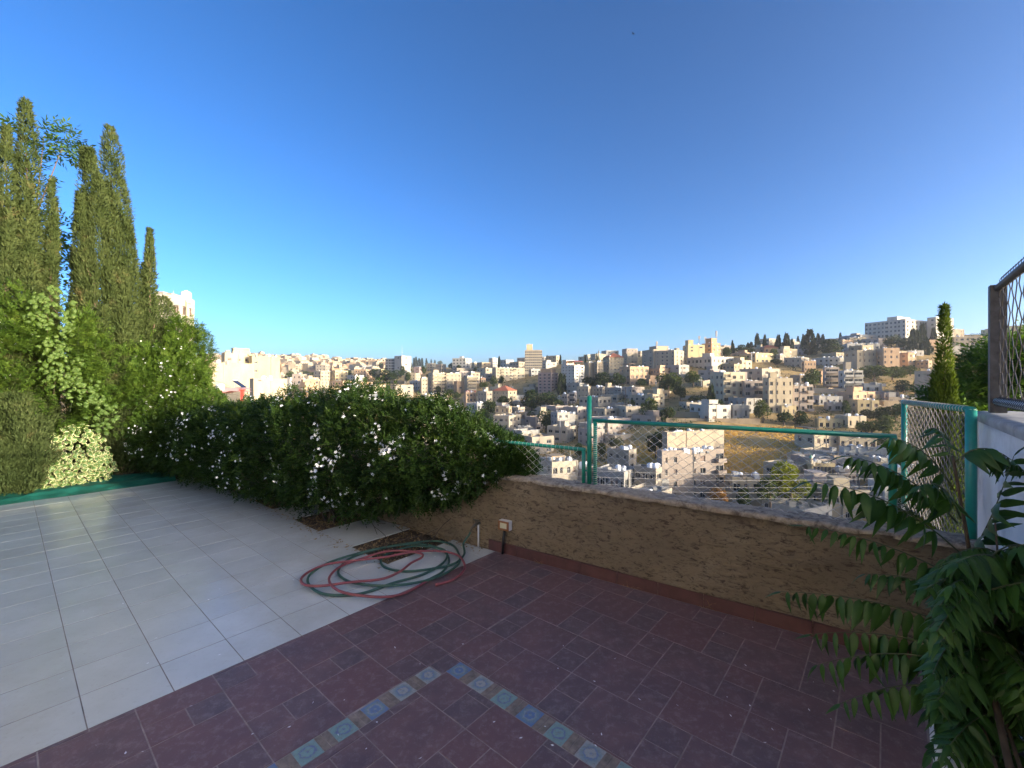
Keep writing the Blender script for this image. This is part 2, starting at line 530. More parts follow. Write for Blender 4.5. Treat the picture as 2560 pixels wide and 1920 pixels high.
# ------------------------------------------------------------------ ground and hillside
m, n, p, o = new_mat('dry_hillside')
f1 = noise_fac(n, 0.035, 6, 0.65, 'Position')
f2 = noise_fac(n, 0.3, 5, 0.7, 'Position')
c = ramp(n, f1, [(0.3, (0.20, 0.155, 0.08)), (0.5, (0.40, 0.27, 0.115)), (0.68, (0.52, 0.33, 0.12))])
c = mix(n, c, (0.10, 0.105, 0.04), ramp(n, f2, [(0.52, (0, 0, 0)), (0.66, (0.8, 0.8, 0.8))]))
n.links.new(c, p.inputs['Base Color'])
p.inputs['Roughness'].default_value = 0.95
p.inputs['Specular IOR Level'].default_value = 0.1
bump(n, p, f2, 0.6, 0.8)
M['hill'] = m
def build_terrain():
    na, ny = 150, 170
    avals = [-2.1 + 4.3 * i / (na - 1) for i in range(na)]
    yvals = [math.exp(math.log(5.2) + (math.log(3900) - math.log(5.2)) * j / (ny - 1)) for j in range(ny)]
    V, Fc = [], []
    for j, Y in enumerate(yvals):
        for i, a in enumerate(avals):
            X = a * Y
            z = tz(X, Y)
            amp = 0.0 if Y < 30 else min(1.2, Y * 0.004)
            z += amp * (noise.noise(Vector((X * 0.05, Y * 0.05, 0))) + 0.5 * noise.noise(Vector((X * 0.2, Y * 0.2, 3))))
            V.append((X, Y, z))
    for j in range(ny - 1):
        for i in range(na - 1):
            a0 = j * na + i
            Fc.append((a0, a0 + 1, a0 + na + 1, a0 + na))
    me = fast_mesh('hillside', V, Fc, M['hill'], True)
    obj('hillside', me, kind='structure')
    g = MB()
    g.quad((-4500, -200, -75), (4500, -200, -75), (4500, 4600, -75), (-4500, 4600, -75))
    obj('ground', g.mesh('ground', M['hill']), kind='structure')
build_terrain()

# ------------------------------------------------------------------ terrace floor
def clip(poly, nx, ny, d):
    """keep points with nx*x+ny*y <= d"""
    out = []
    for i in range(len(poly)):
        a, b = poly[i], poly[(i + 1) % len(poly)]
        da, db = nx * a[0] + ny * a[1] - d, nx * b[0] + ny * b[1] - d
        if da <= 0:
            out.append(a)
        if (da < 0 < db) or (db < 0 < da):
            t = da / (da - db)
            out.append((a[0] + (b[0] - a[0]) * t, a[1] + (b[1] - a[1]) * t))
    return out
def area(poly):
    return 0.5 * sum(poly[i][0] * poly[(i + 1) % len(poly)][1] - poly[(i + 1) % len(poly)][0] * poly[i][1] for i in range(len(poly)))
def inset(poly, g):
    r = poly
    k = len(poly)
    sgn = 1 if area(poly) > 0 else -1
    for i in range(k):
        a, b = poly[i], poly[(i + 1) % k]
        ex, ey = b[0] - a[0], b[1] - a[1]
        L = math.hypot(ex, ey)
        if L < 1e-6:
            continue
        nx, ny = ey / L * sgn, -ex / L * sgn
        r = clip(r, nx, ny, nx * a[0] + ny * a[1] - g)
        if len(r) < 3:
            return []
    return r
# parapet face as a half plane in (s, t)
_ws, _wt = U1.dot(WN), U2.dot(WN)
_wd = P0.dot(WN)

floor = obj('terrace_floor', None, kind='structure')
floor.empty_display_size = 0.3
def tile(poly, gap, name, mat, parent, top=0.0, th=0.012):
    q = inset(poly, gap)
    if len(q) < 3 or abs(area(q)) < 0.0006:
        return None
    if area(q) < 0:
        q = q[::-1]
    # U1,U2 is left-handed: flip for upward faces
    c = (sum(x for x, _ in q) / len(q), sum(y for _, y in q) / len(q))
    C3 = ST(c[0], c[1])
    P = [ST(x, y) - C3 for x, y in q]
    if (P[1] - P[0]).cross(P[2] - P[1]).z < 0:
        P = P[::-1]
    k = len(P)
    e = 0.0010
    tp = []
    for v in P:
        L = v.length
        tp.append(v * ((L - e * 1.3) / L))
    tilt = (random.uniform(-1, 1) * 0.0025, random.uniform(-1, 1) * 0.0025)
    zz = lambda v: v.x * tilt[0] + v.y * tilt[1]
    vs = [(v.x, v.y, zz(v)) for v in tp] + [(v.x, v.y, zz(v) - 0.0006) for v in P] + [(v.x, v.y, -th) for v in P]
    fs = [tuple(range(k))]
    for r in (0, k):
        for i in range(k):
            j = (i + 1) % k
            fs.append((r + j, r + i, r + k + i, r + k + j))
    mb = MB(); mb.add(vs, fs)
    return obj(name, mb.mesh(name, mat), parent, (C3.x, C3.y, top + random.uniform(-0.0006, 0.0006)))

BORDER = 2.875
PT = 0.333
T0 = 2.253
PITS = [(3.42, 4.06), (4.74, 5.40), (6.02, 6.70), (7.27, 9.2)]
def wallclip(poly, d=0.012):
    return clip(poly, _ws, _wt, _wd - d)
for i in range(19):
    for j in range(-14, 0):
        s0, t0 = BORDER + i * PT, T0 + j * PT
        if s0 > 9.0:
            continue
        poly = [(s0, t0), (min(s0 + PT, 9.05), t0), (min(s0 + PT, 9.05), t0 + PT), (s0, t0 + PT)]
        # wider joint along one direction, as laid
        poly = [(a + (0.0013 if a < s0 + PT / 2 else -0.0013), b + (0.0003 if b < t0 + PT / 2 else -0.0003)) for a, b in poly]
        tile(poly, 0.0021, 'floor_tile', M['white_tile'], floor)
edges = [BORDER] + [v for pit in PITS for v in pit]
for a, b in zip(edges[::2], edges[1::2]):
    for r in range(4):
        poly = wallclip([(a, T0 + r * PT), (b, T0 + r * PT), (b, T0 + (r + 1) * PT), (a, T0 + (r + 1) * PT)])
        if len(poly) > 2:
            tile(poly, 0.0025, 'floor_tile', M['white_tile'], floor)
# terracotta part with its band of mosaic
BS, BT, BW = 1.95, 1.69, 0.055
regions = [
    [(-1, 0, -(BS + BW))],
    [(1, 0, BS + BW), (0, -1, -(BT + BW))],
    [(1, 0, BS - BW), (0, 1, BT - BW)],
]
TB = 2.09
SR = 0.848
for mrow in range(-8, 5):
    t0 = TB + mrow * 0.333
    off = SR + 0.1665 * mrow
    for nn in range(-12, 14):
        a = off + 0.4995 * nn
        pieces = [((a, t0, a + 0.1665, t0 + 0.1665), 'd'), ((a, t0 + 0.1665, a + 0.1665, t0 + 0.333), 'd'), ((a + 0.1665, t0, a + 0.4995, t0 + 0.333), 'r')]
        for (x0, y0, x1, y1), kd in pieces:
            if x1 < -0.16 or x0 > BORDER or y1 < -0.45:
                continue
            poly = [(x0, y0), (x1, y0), (x1, y1), (x0, y1)]
            poly = clip(poly, 1, 0, BORDER - 0.002)
            poly = clip(poly, -1, 0, 0.155)
            poly = wallclip(poly)
            if len(poly) < 3:
                continue
            for rg in regions:
                q = poly
                for (nx, ny, d) in rg:
                    q = clip(q, nx, ny, d)
                    if len(q) < 3:
                        break
                if len(q) >= 3:
                    mt = M['dark_tile'] if kd == 'd' and random.random() < 0.55 else M['red_tile']
                    tile(q, 0.0029, 'terracotta_tile', mt, floor, 0.001)
# mosaic tiles
def mosaic_tile(s, t, ws, wt, mt):
    tile([(s - ws, t - wt), (s + ws, t - wt), (s + ws, t + wt), (s - ws, t + wt)], 0.0012, 'mosaic_tile', mt, floor, 0.0012)
seq = ['mosaic_a', 'mosaic_c', 'mosaic_b', 'mosaic_a', 'mosaic_b', 'mosaic_c', 'mosaic_b', 'mosaic_a', 'mosaic_c', 'mosaic_a', 'mosaic_b', 'mosaic_c']
for i in range(12):
    s = 1.846 - 0.171 * i
    mosaic_tile(s, BT, 0.051, BW, M[seq[i]])
    for h in (-1, 1):
        mosaic_tile(s - 0.0855 + h * 0.0171, BT, 0.0165, BW * 0.98, M['mosaic_brown'])
seq2 = ['mosaic_c', 'mosaic_c', 'mosaic_a', 'mosaic_b', 'mosaic_b', 'mosaic_a', 'mosaic_c', 'mosaic_b', 'mosaic_a', 'mosaic_c', 'mosaic_a', 'mosaic_b']
for i in range(12):
    t = 1.549 - 0.168 * i
    mosaic_tile(BS, t, BW, 0.051, M[seq2[i]])
    for h in (-1, 1):
        mosaic_tile(BS, t - 0.084 + h * 0.0168, BW * 0.98, 0.0162, M['mosaic_brown'])
tile([(BS - BW, 1.607), (BS + BW, 1.607), (BS + BW, BT + BW), (BS - BW, BT + BW)], 0.002, 'terracotta_tile', M['dark_tile'], floor, 0.001)

# mortar beds, soil and slab under the tiles
def sheet(name, poly, z, mat, kind='structure', parent=None):
    mb = MB()
    P = [ST(x, y, z) for x, y in poly]
    if (P[1] - P[0]).cross(P[2] - P[1]).z < 0:
        P = P[::-1]
    mb.add(P, [tuple(range(len(P)))])
    return obj(name, mb.mesh(name, mat), parent, kind=kind)
sheet('white_tile_mortar', [(BORDER - 0.002, -2.6), (9.2, -2.6), (9.2, T0), (BORDER - 0.002, T0)], -0.0019, M['grout_dark'])
sheet('terracotta_mortar', wallclip([(-0.16, -0.6), (BORDER - 0.004, -0.6), (BORDER - 0.004, 4.2), (-0.16, 4.2)], 0.0), -0.0010, M['grout_light'])
for a, b in zip(edges[::2], edges[1::2]):
    sheet('edge_tile_mortar', wallclip([(a, T0 + 0.002), (b, T0 + 0.002), (b, T0 + 1.4), (a, T0 + 1.4)], 0.0), -0.0019, M['grout_dark'])
# soil: one gently uneven sheet below everything, showing in the planting pits and beyond the floor
def soil_sheet():
    V, Fc = [], []
    ns, ntt = 130, 90
    for i in range(ns):
        for j in range(ntt):
            s = 2.9 + (13.5 - 2.9) * i / (ns - 1)
            t = -3.0 + 8.0 * j / (ntt - 1)
            P = ST(s, t)
            z = -0.03 + 0.012 * noise.noise(P * 6)
            if s > 9.1:
                z += min(0.16, (s - 9.1) * 0.12)
            over = P.dot(WN) - _wd
            if over > 0.1:
                z = -0.4 - over
            V.append((P.x, P.y, z))
    for i in range(ns - 1):
        for j in range(ntt - 1):
            a = i * ntt + j
            Fc.append((a, a + 1, a + ntt + 1, a + ntt))
    obj('garden_soil', fast_mesh('garden_soil', V, Fc, M['soil'], True), kind='structure')
soil_sheet()
def slab():
    mb = MB()
    poly = wallclip([(-3.0, -6), (13.5, -6), (13.5, 5), (-3.0, 5)], -0.19)
    k = len(poly)
    vs = [ST(x, y, -0.08) for x, y in poly] + [ST(x, y, -5.0) for x, y in poly]
    mb.add(vs, [tuple(range(k))] + [(i, (i + 1) % k, k + (i + 1) % k, k + i) for i in range(k)])
    obj('terrace_base', mb.mesh('terrace_base', M['concrete']), kind='structure')
slab()

# ------------------------------------------------------------------ parapet with coping and skirting
WALL_H = 0.735
def build_parapet():
    par = thing('parapet_wall', 'low ochre parapet wall of rough plaster along the terracotta floor', 'wall', tuple(W(0)))
    k0, k1 = -8.0, 3.43
    nx, nz = 560, 46
    V = []
    for j in range(nz + 1):
        z = -0.06 + (WALL_H + 0.055) * j / nz
        for i in range(nx + 1):
            k = k0 + (k1 - k0) * i / nx
            q = Vector((k * 2.2, z * 7.0, 1.3))
            h = 0.016 * noise.fractal(q, 0.9, 2.2, 5) + 0.012 * noise.noise(Vector((k * 0.8, z * 1.5, 4)))
            r = noise.noise(Vector((k * 9, z * 26, 7)))
            h += 0.006 * r
            if z > WALL_H - 0.09:
                h -= 0.012 * max(0, noise.noise(Vector((k * 3, z * 9, 11))) + 0.2)
            if z < 0.11:
                h = min(h, 0.004)
            P = W(k, -h, z) - P0
            V.append(tuple(P))
    Fc = []
    for j in range(nz):
        for i in range(nx):
            a = j * (nx + 1) + i
            Fc.append((a, a + 1, a + nx + 2, a + nx + 1))
    obj('plaster_face', fast_mesh('plaster_face', V, Fc, M['plaster'], True), par)
    mb = MB()
    A, B = W(k0, 0.03) - P0, W(k1, 0.03) - P0
    A2, B2 = W(k0, 0.2) - P0, W(k1, 0.2) - P0
    up, dn = Vector((0, 0, WALL_H - 0.01)), Vector((0, 0, -4.0))
    mb.quad(A2 + dn, B2 + dn, B2 + up, A2 + up)
    mb.quad(B + dn, B2 + dn, B2 + up, B + up)
    mb.quad(A + dn, A2 + dn, A2 + up, A + up)
    obj('outer_face', mb.mesh('outer_face', M['concrete']), par)
    # coping: crusted slab with an uneven lip
    V, Fc = [], []
    prof = [(-0.006, -0.028), (-0.014, -0.012), (-0.012, 0.004), (0.01, 0.012), (0.05, 0.014), (0.10, 0.015), (0.15, 0.014), (0.195, 0.012), (0.215, 0.0), (0.215, -0.03)]
    nx = 420
    for i in range(nx + 1):
        k = k0 + (k1 - k0) * i / nx
        for q, (o_, z_) in enumerate(prof):
            a = 0.010 * noise.noise(Vector((k * 7, q * 0.9, 2))) + 0.006 * noise.noise(Vector((k * 24, q * 2.1, 5)))
            lip = 0.010 * noise.noise(Vector((k * 4.1, 3, 8))) if q < 3 else 0
            V.append(tuple(W(k, o_ + lip, WALL_H + z_ + a) - P0))
    kq = len(prof)
    for i in range(nx):
        for q in range(kq - 1):
            a = i * kq + q
            Fc.append((a, a + kq, a + kq + 1, a + 1))
    obj('coping', fast_mesh('coping', V, Fc, M['coping'], True), par)
    # skirting tiles
    k = 0.03
    while k < 3.3:
        L = 0.328
        mb = MB()
        a, b = k + 0.002, min(k + L - 0.002, 3.32)
        pts = []
        for (kk, oo, zz) in ((a, -0.012, 0.002), (b, -0.012, 0.002), (b, -0.012, 0.098), (a, -0.012, 0.098), (a, 0.012, 0.002), (b, 0.012, 0.002), (b, 0.004, 0.1005), (a, 0.004, 0.1005)):
            pts.append(W(kk, oo, zz) - W(a))
        mb.add(pts, [(0, 1, 2, 3), (3, 2, 6, 7), (1, 5, 6, 2), (0, 3, 7, 4)])
        obj('skirting_tile', mb.mesh('skirting_tile', M['skirting']), par, tuple(W(a) - P0))
        k += L
    return par
build_parapet()

# ------------------------------------------------------------------ white side wall, kerb, tall fence on the wall
SW = -0.452      # face of the white wall in s
WH = 1.456
def build_side_wall():
    w = thing('side_wall', 'white limewashed boundary wall at the right edge, under the tall wire fence', 'wall', tuple(ST(SW, 2.0)))
    base = ST(SW, 2.0)
    V, Fc = [], []
    t0, t1 = -1.2, 4.07
    nx, nz = 160, 50
    for j in range(nz + 1):
        z = -0.3 + (WH - 0.03 + 0.3) * j / nz
        for i in range(nx + 1):
            t = t0 + (t1 - t0) * i / nx
            h = 0.016 * noise.fractal(Vector((t * 2, z * 2, 0)), 0.9, 2.1, 4)
            V.append(tuple(ST(SW + h, t, z) - base))
    for j in range(nz):
        for i in range(nx):
            a = j * (nx + 1) + i
            Fc.append((a, a + nx + 1, a + nx + 2, a + 1))
    obj('limewashed_face', fast_mesh('limewashed_face', V, Fc, M['limewash'], True), w)
    mb = MB()
    a, b = SW - 0.01, SW - 0.30
    def q(s, t, z):
        return ST(s, t, z) - base
    mb.quad(q(a, t1, -3), q(b, t1, -3), q(b, t1, WH - .02), q(a + .02, t1, WH - .02))
    mb.quad(q(b, t0, -3), q(b, t1, -3), q(b, t1, WH - .02), q(b, t0, WH - .02))
    obj('wall_back', mb.mesh('wall_back', M['limewash']), w)
    V, Fc = [], []
    prof = [(0.018, -0.05), (0.024, -0.02), (0.018, 0.0), (-0.03, 0.006), (-0.15, 0.008), (-0.28, 0.006), (-0.33, 0.0), (-0.33, -0.05)]
    nx = 110
    for i in range(nx + 1):
        t = t0 + (t1 + 0.02 - t0) * i / nx
        for qi, (o_, z_) in enumerate(prof):
            jn = 0.007 * noise.noise(Vector((t * 9, qi * 1.3, 1)))
            V.append(tuple(q(SW + o_ + jn, t, WH + z_ + jn * 0.7)))
    kq = len(prof)
    for i in range(nx):
        for qi in range(kq - 1):
            a_ = i * kq + qi
            Fc.append((a_, a_ + 1, a_ + kq + 1, a_ + kq))
    obj('coping', fast_mesh('coping', V, Fc, M['concrete'], False), w)
build_side_wall()
def build_kerb():
    kb = thing('planter_kerb', 'low white kerb of the planter beneath the big pinnate leaves', 'kerb', tuple(ST(-0.16, 1.0)))
    mb = MB()
    base = ST(-0.16, 1.0)
    V = []
    n_ = 60
    prof = [(0.0, -0.05), (0.004, 0.12), (-0.004, 0.138), (-0.08, 0.14), (-0.09, 0.12), (-0.09, -0.05)]
    for i in range(n_ + 1):
        t = -0.8 + 3.95 * i / n_
        for qi, (a, z) in enumerate(prof):
            V.append(tuple(ST(-0.16 + a + 0.006 * noise.noise(Vector((t * 6, qi, 0))), t, z + 0.004 * noise.noise(Vector((t * 8, qi, 5)))) - base))
    Fc = []
    kq = len(prof)
    for i in range(n_):
        for qi in range(kq - 1):
            a = i * kq + qi
            Fc.append((a, a + 1, a + kq + 1, a + kq))
    obj('kerb_stone', fast_mesh('kerb_stone', V, Fc, M['limewash'], False), kb)
    sheet('planter_soil', [(-0.25, -0.8), (-0.25, 2.9), (-0.45, 3.3), (-0.45, -0.8)], 0.085, M['soil'])
build_kerb()

def chain_link(name, parent, O, ud, L, H, mat, p=0.045, vp=0.066, r=0.0023, top_hook=True, fac=None):
    """woven wire: zigzag wires side by side, hooked into each other"""
    mb = MB()
    nw = int(L / p)
    nv = max(2, int(round(H / (vp / 2))))
    nrm = Vector((-ud.y, ud.x, 0))
    for j in range(nw):
        pts = []
        for i in range(nv + 1):
            x = (j + (0.0 if (i + j) % 2 == 0 else 1.0)) * p
            z = H * i / nv
            off = (r if (i + j) % 2 == 0 else -r) * 0.9
            jit = 0.0015 * noise.noise(Vector((j * 1.7, i * 1.1, 3)))
            pts.append(O + ud * (x + jit) + nrm * (off + jit * 2) + Vector((0, 0, z)))
        mb.tube(pts, r, 4, cap=False)
    return obj(name, mb.mesh(name, mat), parent, kind='stuff')

def fence_post(k, off, z0, z1, r, label, mat):
    base = W(k, off, z0)
    t = thing('fence_post', label, 'fence post', tuple(base))
    mb = MB()
    mb.tube([Vector((0, 0, 0)), Vector((0, 0, z1 - z0))], r, 14)
    obj('post', mb.mesh('post', mat, True), t)
    mb = MB()
    mb.lathe([(r * 1.02, 0), (r * 1.02, 0.004), (r * 0.6, r * 0.5)], 12, (0, 0, z1 - z0))
    obj('post_cap', mb.mesh('post_cap', mat), t)
    return t
def pipe(parent, name, a, b, r, mat, n=12):
    mb = MB()
    mb.tube([a, b], r, n)
    return obj(name, mb.mesh(name, mat, True), parent)

OUT = 0.145
def fence_panel(label, A, B, z0, z1, mat, r=0.0165, p=0.045, hooks=True, posts=(True, True), r2=None, zb=None, wire=None):
    """frame of tube A-B carrying woven wire"""
    zb = z0 if zb is None else zb
    base = Vector((A.x, A.y, z0))
    t = thing('wire_fence_panel', label, 'fence', tuple(base))
    ud = (B - A); L = ud.length; ud = ud / L
    up = Vector((0, 0, z1 - z0))
    pipe(t, 'top_rail', Vector((0, 0, 0)) + up - ud * r, ud * (L + r) + up, r, mat)
    if posts[0]:
        pipe(t, 'side_post', Vector((0, 0, -0.02)), up, r, mat)
    if posts[1]:
        pipe(t, 'side_post', ud * L + Vector((0, 0, -0.02)), ud * L + up, r2 or r, mat)
    chain_link('chain_link', t, ud * r + Vector((0, 0, -0.03)), ud, L - 2 * r, z1 - z0 + 0.03, wire or M['zinc'], p)
    if not hooks:
        return t, ud, L
    # wire ends wrapped over the rail and along the post
    mb = MB()
    nrm = Vector((-ud.y, ud.x, 0))
    nw = int((L - 2 * r) / p)
    for j in range(nw):
        c = ud * (r + (j + 0.5) * p) + up
        pts = []
        for q in range(7):
            an = -0.6 + q * (math.pi + 1.2) / 6
            pts.append(c + nrm * (math.cos(an) * (r + 0.0022)) + Vector((0, 0, math.sin(an) * (r + 0.0022))) + ud * (q * 0.002))
        mb.tube(pts, 0.0018, 4, cap=False)
    obj('tie_wire', mb.mesh('tie_wire', M['zinc']), t, kind='stuff')
    return t, ud, L
# low panel behind the hedge end, main panel, side panel
fence_panel('low green wire fence panel beside the hedge end, shorter than the others', W(-1.6, OUT), W(0.975, OUT), WALL_H - 0.0, 1.045, M['green_paint'], 0.0165)
mt, mud, mL = fence_panel('long green wire fence panel in the middle of the parapet', W(1.085, OUT), W(3.065, OUT), WALL_H, 1.308, M['green_paint'], 0.0165, posts=(True, True), r2=0.022, hooks=False)
# coil of wire laced round the first upright of the main panel
mb = MB()
pts = [Vector((math.cos(q * 0.9) * 0.0195, math.sin(q * 0.9) * 0.0195, 0.0 + q * 0.0026)) for q in range(0, 205)]
mb.tube(pts, 0.0020, 4)
obj('lacing_wire', mb.mesh('lacing_wire', M['zinc']), mt)
fp = fence_post(1.03, OUT, WALL_H, 1.515, 0.0205, 'tall green fence post rising between the two wire panels', M['green_paint'])
for zz, a, b in ((0.86 - WALL_H, -0.055, 0.0), (1.16 - WALL_H, 0.0, 0.055)):
    pipe(fp, 'bracket', WD * a + Vector((0, 0, zz)), WD * b + Vector((0, 0, zz)), 0.009, M['green_paint'], 8)
SPA, SPB = Vector((3.13, 3.47, 0)), Vector((2.655, 2.515, 0))
spt, sud, sL = fence_panel('teal wire fence panel turned outward at the right end of the parapet', SPA, SPB, 0.70, 1.487, M['teal_paint'], 0.019, p=0.04, r2=0.026, wire=M['dull_wire'])
chain_link('chain_link', spt, sud * 0.02 + Vector((0.02, 0.01, -0.05)), sud, sL - 0.05, 0.80, M['old_steel'], 0.036, 0.055)

def tall_fence():
    base = ST(-0.516, 3.9, WH)
    ud = (ST(0, -1) - ST(0, 0)).normalized()
    t = thing('wall_top_fence', 'tall dark steel post and chain link fence on top of the white wall', 'fence', tuple(base))
    mb = MB()
    mb.box(-0.035, 0.035, -0.035, 0.035, -0.01, 0.775)
    obj('post', mb.mesh('post', M['old_steel']), t, rot=(0, 0, math.atan2(ud.y, ud.x)))
    L = 2.6
    pipe(t, 'top_rail', Vector((0, 0, 0.755)) - ud * 0.16, ud * L + Vector((0, 0, 0.755)), 0.021, M['old_steel'])
    pipe(t, 'bottom_rail', Vector((0, 0, 0.075)), ud * L + Vector((0, 0, 0.075)), 0.026, M['rail_grey'])
    chain_link('chain_link', t, ud * 0.03 + Vector((0, 0, 0.05)), ud, L, 0.71, M['old_steel'], 0.085, 0.135, 0.0026)
    mb = MB()
    for j in range(42):
        c = ud * (0.05 + j * 0.06)
        mb.tube([c + Vector((0, 0, 0.75)), c + ud * 0.012 + Vector((0.0, 0.0, 0.795)), c + ud * 0.03 + Vector((0.012, 0, 0.815))], 0.0022, 4)
    obj('wire_barb', mb.mesh('wire_barb', M['old_steel']), t, kind='stuff')
    mb = MB()
    for j in range(60):
        c = ud * (0.05 + j * 0.042) + Vector((0, 0, 0.075))
        pts = [c + Vector((ud.y * math.cos(a) * 0.0285, -ud.x * math.cos(a) * 0.0285, math.sin(a) * 0.0285)) + ud * (a * 0.004) for a in [q * 0.9 for q in range(8)]]
        mb.tube(pts, 0.002, 4)
    obj('lacing_wire', mb.mesh('lacing_wire', M['old_steel']), t, kind='stuff')
    for z in (0.60, 0.42, 0.12):
        pipe(t, 'cross_bar', Vector((0, 0, z)) - ud * 0.075, Vector((0, 0, z)) + ud * 0.02, 0.008, M['rail_grey'], 8)
tall_fence()

# ------------------------------------------------------------------ socket box, tap, hoses
def socket_box():
    base = W(0.245, 0, 0.0)
    ang = math.atan2(WD.y, WD.x)
    t = thing('socket_box', 'white outdoor socket box with brown frame fixed low on the parapet', 'socket', tuple(base), ang)
    z = 0.285
    mb = MB(); mb.box(-0.058, 0.058, -0.055, 0.01, z - 0.043, z + 0.043)
    obj('box', mb.mesh('box', M['white_plastic']), t)
    mb = MB()
    for a in ((-0.058, 0.058, z + 0.027, z + 0.042), (-0.058, 0.058, z - 0.042, z - 0.027), (-0.058, -0.040, z - 0.027, z + 0.027), (0.040, 0.058, z - 0.027, z + 0.027)):
        mb.box(a[0], a[1], -0.067, -0.0555, a[2], a[3])
    obj('frame', mb.mesh('frame', M['brown_plastic']), t)
    for i in range(4):
        mb = MB(); mb.box(-0.0385 + i * 0.0195, -0.0385 + i * 0.0195 + 0.0175, -0.0635, -0.0555, z - 0.025, z + 0.025)
        obj('switch', mb.mesh('switch', M['cream_plastic']), t)
    mb = MB(); mb.tube([Vector((-0.012, -0.026, z - 0.044)), Vector((-0.026, -0.03, 0.12)), Vector((-0.034, -0.03, 0.003))], 0.0125, 10)
    obj('conduit', mb.mesh('conduit', M['black_plastic'], True), t)
socket_box()
def tap():
    base = W(-0.115, 0, 0)
    t = thing('garden_tap', 'old brass garden tap on the parapet where the green hose starts', 'tap', tuple(base), math.atan2(WD.y, WD.x))
    mb = MB()
    mb.tube([Vector((0.02, -0.012, 0.0)), Vector((0.02, -0.014, 0.22))], 0.009, 8)
    obj('pipe', mb.mesh('pipe', M['white_plastic'], True), t)
    mb = MB()
    mb.tube([Vector((0.02, 0.01, 0.235)), Vector((0.02, -0.05, 0.235)), Vector((0.015, -0.085, 0.225)), Vector((0.0, -0.1, 0.20)), Vector((-0.005, -0.1, 0.17))], [0.013, 0.014, 0.013, 0.012, 0.012], 8)
    mb.tube([Vector((0.02, -0.05, 0.24)), Vector((0.02, -0.05, 0.272))], 0.008, 8)
    obj('spout', mb.mesh('spout', M['brass'], True), t)
    mb = MB(); mb.box(-0.016, 0.056, -0.056, -0.044, 0.27, 0.281)
    obj('handle', mb.mesh('handle', M['brass']), t)
    return base
TAPB = tap()
def smooth_path(pts, per=10):
    out = []
    P = [Vector(p) for p in pts]
    for i in range(len(P) - 1):
        p0, p1, p2, p3 = P[max(i - 1, 0)], P[i], P[i + 1], P[min(i + 2, len(P) - 1)]
        for q in range(per):
            t = q / per
            out.append(0.5 * ((2 * p1) + (-p0 + p2) * t + (2 * p0 - 5 * p1 + 4 * p2 - p3) * t * t + (-p0 + 3 * p1 - 3 * p2 + p3) * t ** 3))
    out.append(P[-1])
    return out
def hs_(x, y, z):   # from the 3.3515x close-up starting at (640,1200) of the photograph
    return gd((640 + x / 3.3515) / 1.1573, (1200 + y / 3.3515) / 1.1573, z)
RED = [(1515, 877), (1650, 835), (1735, 765), (1745, 700), (1690, 630), (1560, 598), (1390, 595), (1250, 612), (1080, 645), (850, 672), (600, 705), (450, 765), (378, 830), (415, 880), (560, 886), (800, 855), (1050, 830), (1200, 770), (1300, 695), (1392, 645), (1370, 612), (1210, 592), (1060, 605), (880, 660), (720, 718), (625, 795), (620, 865), (700, 930), (850, 965), (1080, 980), (1250, 945), (1430, 848)]
GRN = [(1430, 842), (1560, 770), (1618, 680), (1570, 592), (1430, 542), (1260, 540), (1020, 580), (800, 650), (695, 745), (715, 815), (850, 868), (1100, 886), (1350, 858), (1550, 800), (1695, 705), (1700, 625), (1645, 545), (1500, 512), (1280, 530), (950, 590), (640, 680), (480, 770), (432, 840), (480, 915), (600, 960), (800, 962), (960, 930), (1150, 862), (1400, 790), (1560, 700), (1600, 625), (1540, 572), (1320, 555), (1120, 610), (1048, 670), (1085, 732), (1250, 765), (1480, 742), (1660, 700), (1745, 620)]
def hose(name, label, mat, path, zs, tail=None, group=None):
    pts = [hs_(x, y, zs(i / (len(path) - 1))) for i, (x, y) in enumerate(path)]
    if tail:
        pts += tail
    c = pts[0].copy()
    sp = smooth_path([p - c for p in pts], 9)
    mb = MB(); mb.tube(sp, 0.0105, 8)
    t = thing(name, label, 'hose', tuple(c))
    obj('tubing', mb.mesh('tubing', mat, True), t)
    mb = MB(); d = (sp[0] - sp[2]).normalized(); mb.tube([sp[0] - d * 0.02, sp[0] + d * 0.012], 0.0128, 8)
    obj('hose_end', mb.mesh('hose_end', mat, True), t)
tp = Matrix.Rotation(math.atan2(WD.y, WD.x), 4, 'Z')
tap_end = TAPB + tp @ Vector((-0.005, -0.1, 0.18))
hose('garden_hose', 'green garden hose coiled on the tiles and running up to the tap', M['hose_green'], GRN, lambda u: 0.0125 + 0.016 * (0.5 + 0.5 * math.sin(u * 26)) * min(1, u * 6), [TAPB + tp @ Vector((-0.05, -0.16, 0.06)), TAPB + tp @ Vector((-0.02, -0.11, 0.14)), tap_end])
hose('garden_hose', 'dull red garden hose lying in loops over the green one', M['hose_red'], RED, lambda u: 0.0125 + 0.026 * min(1, min(u, 1 - u) * 7) + 0.014 * (0.5 + 0.5 * math.sin(u * 31)) * min(1, u * 6))

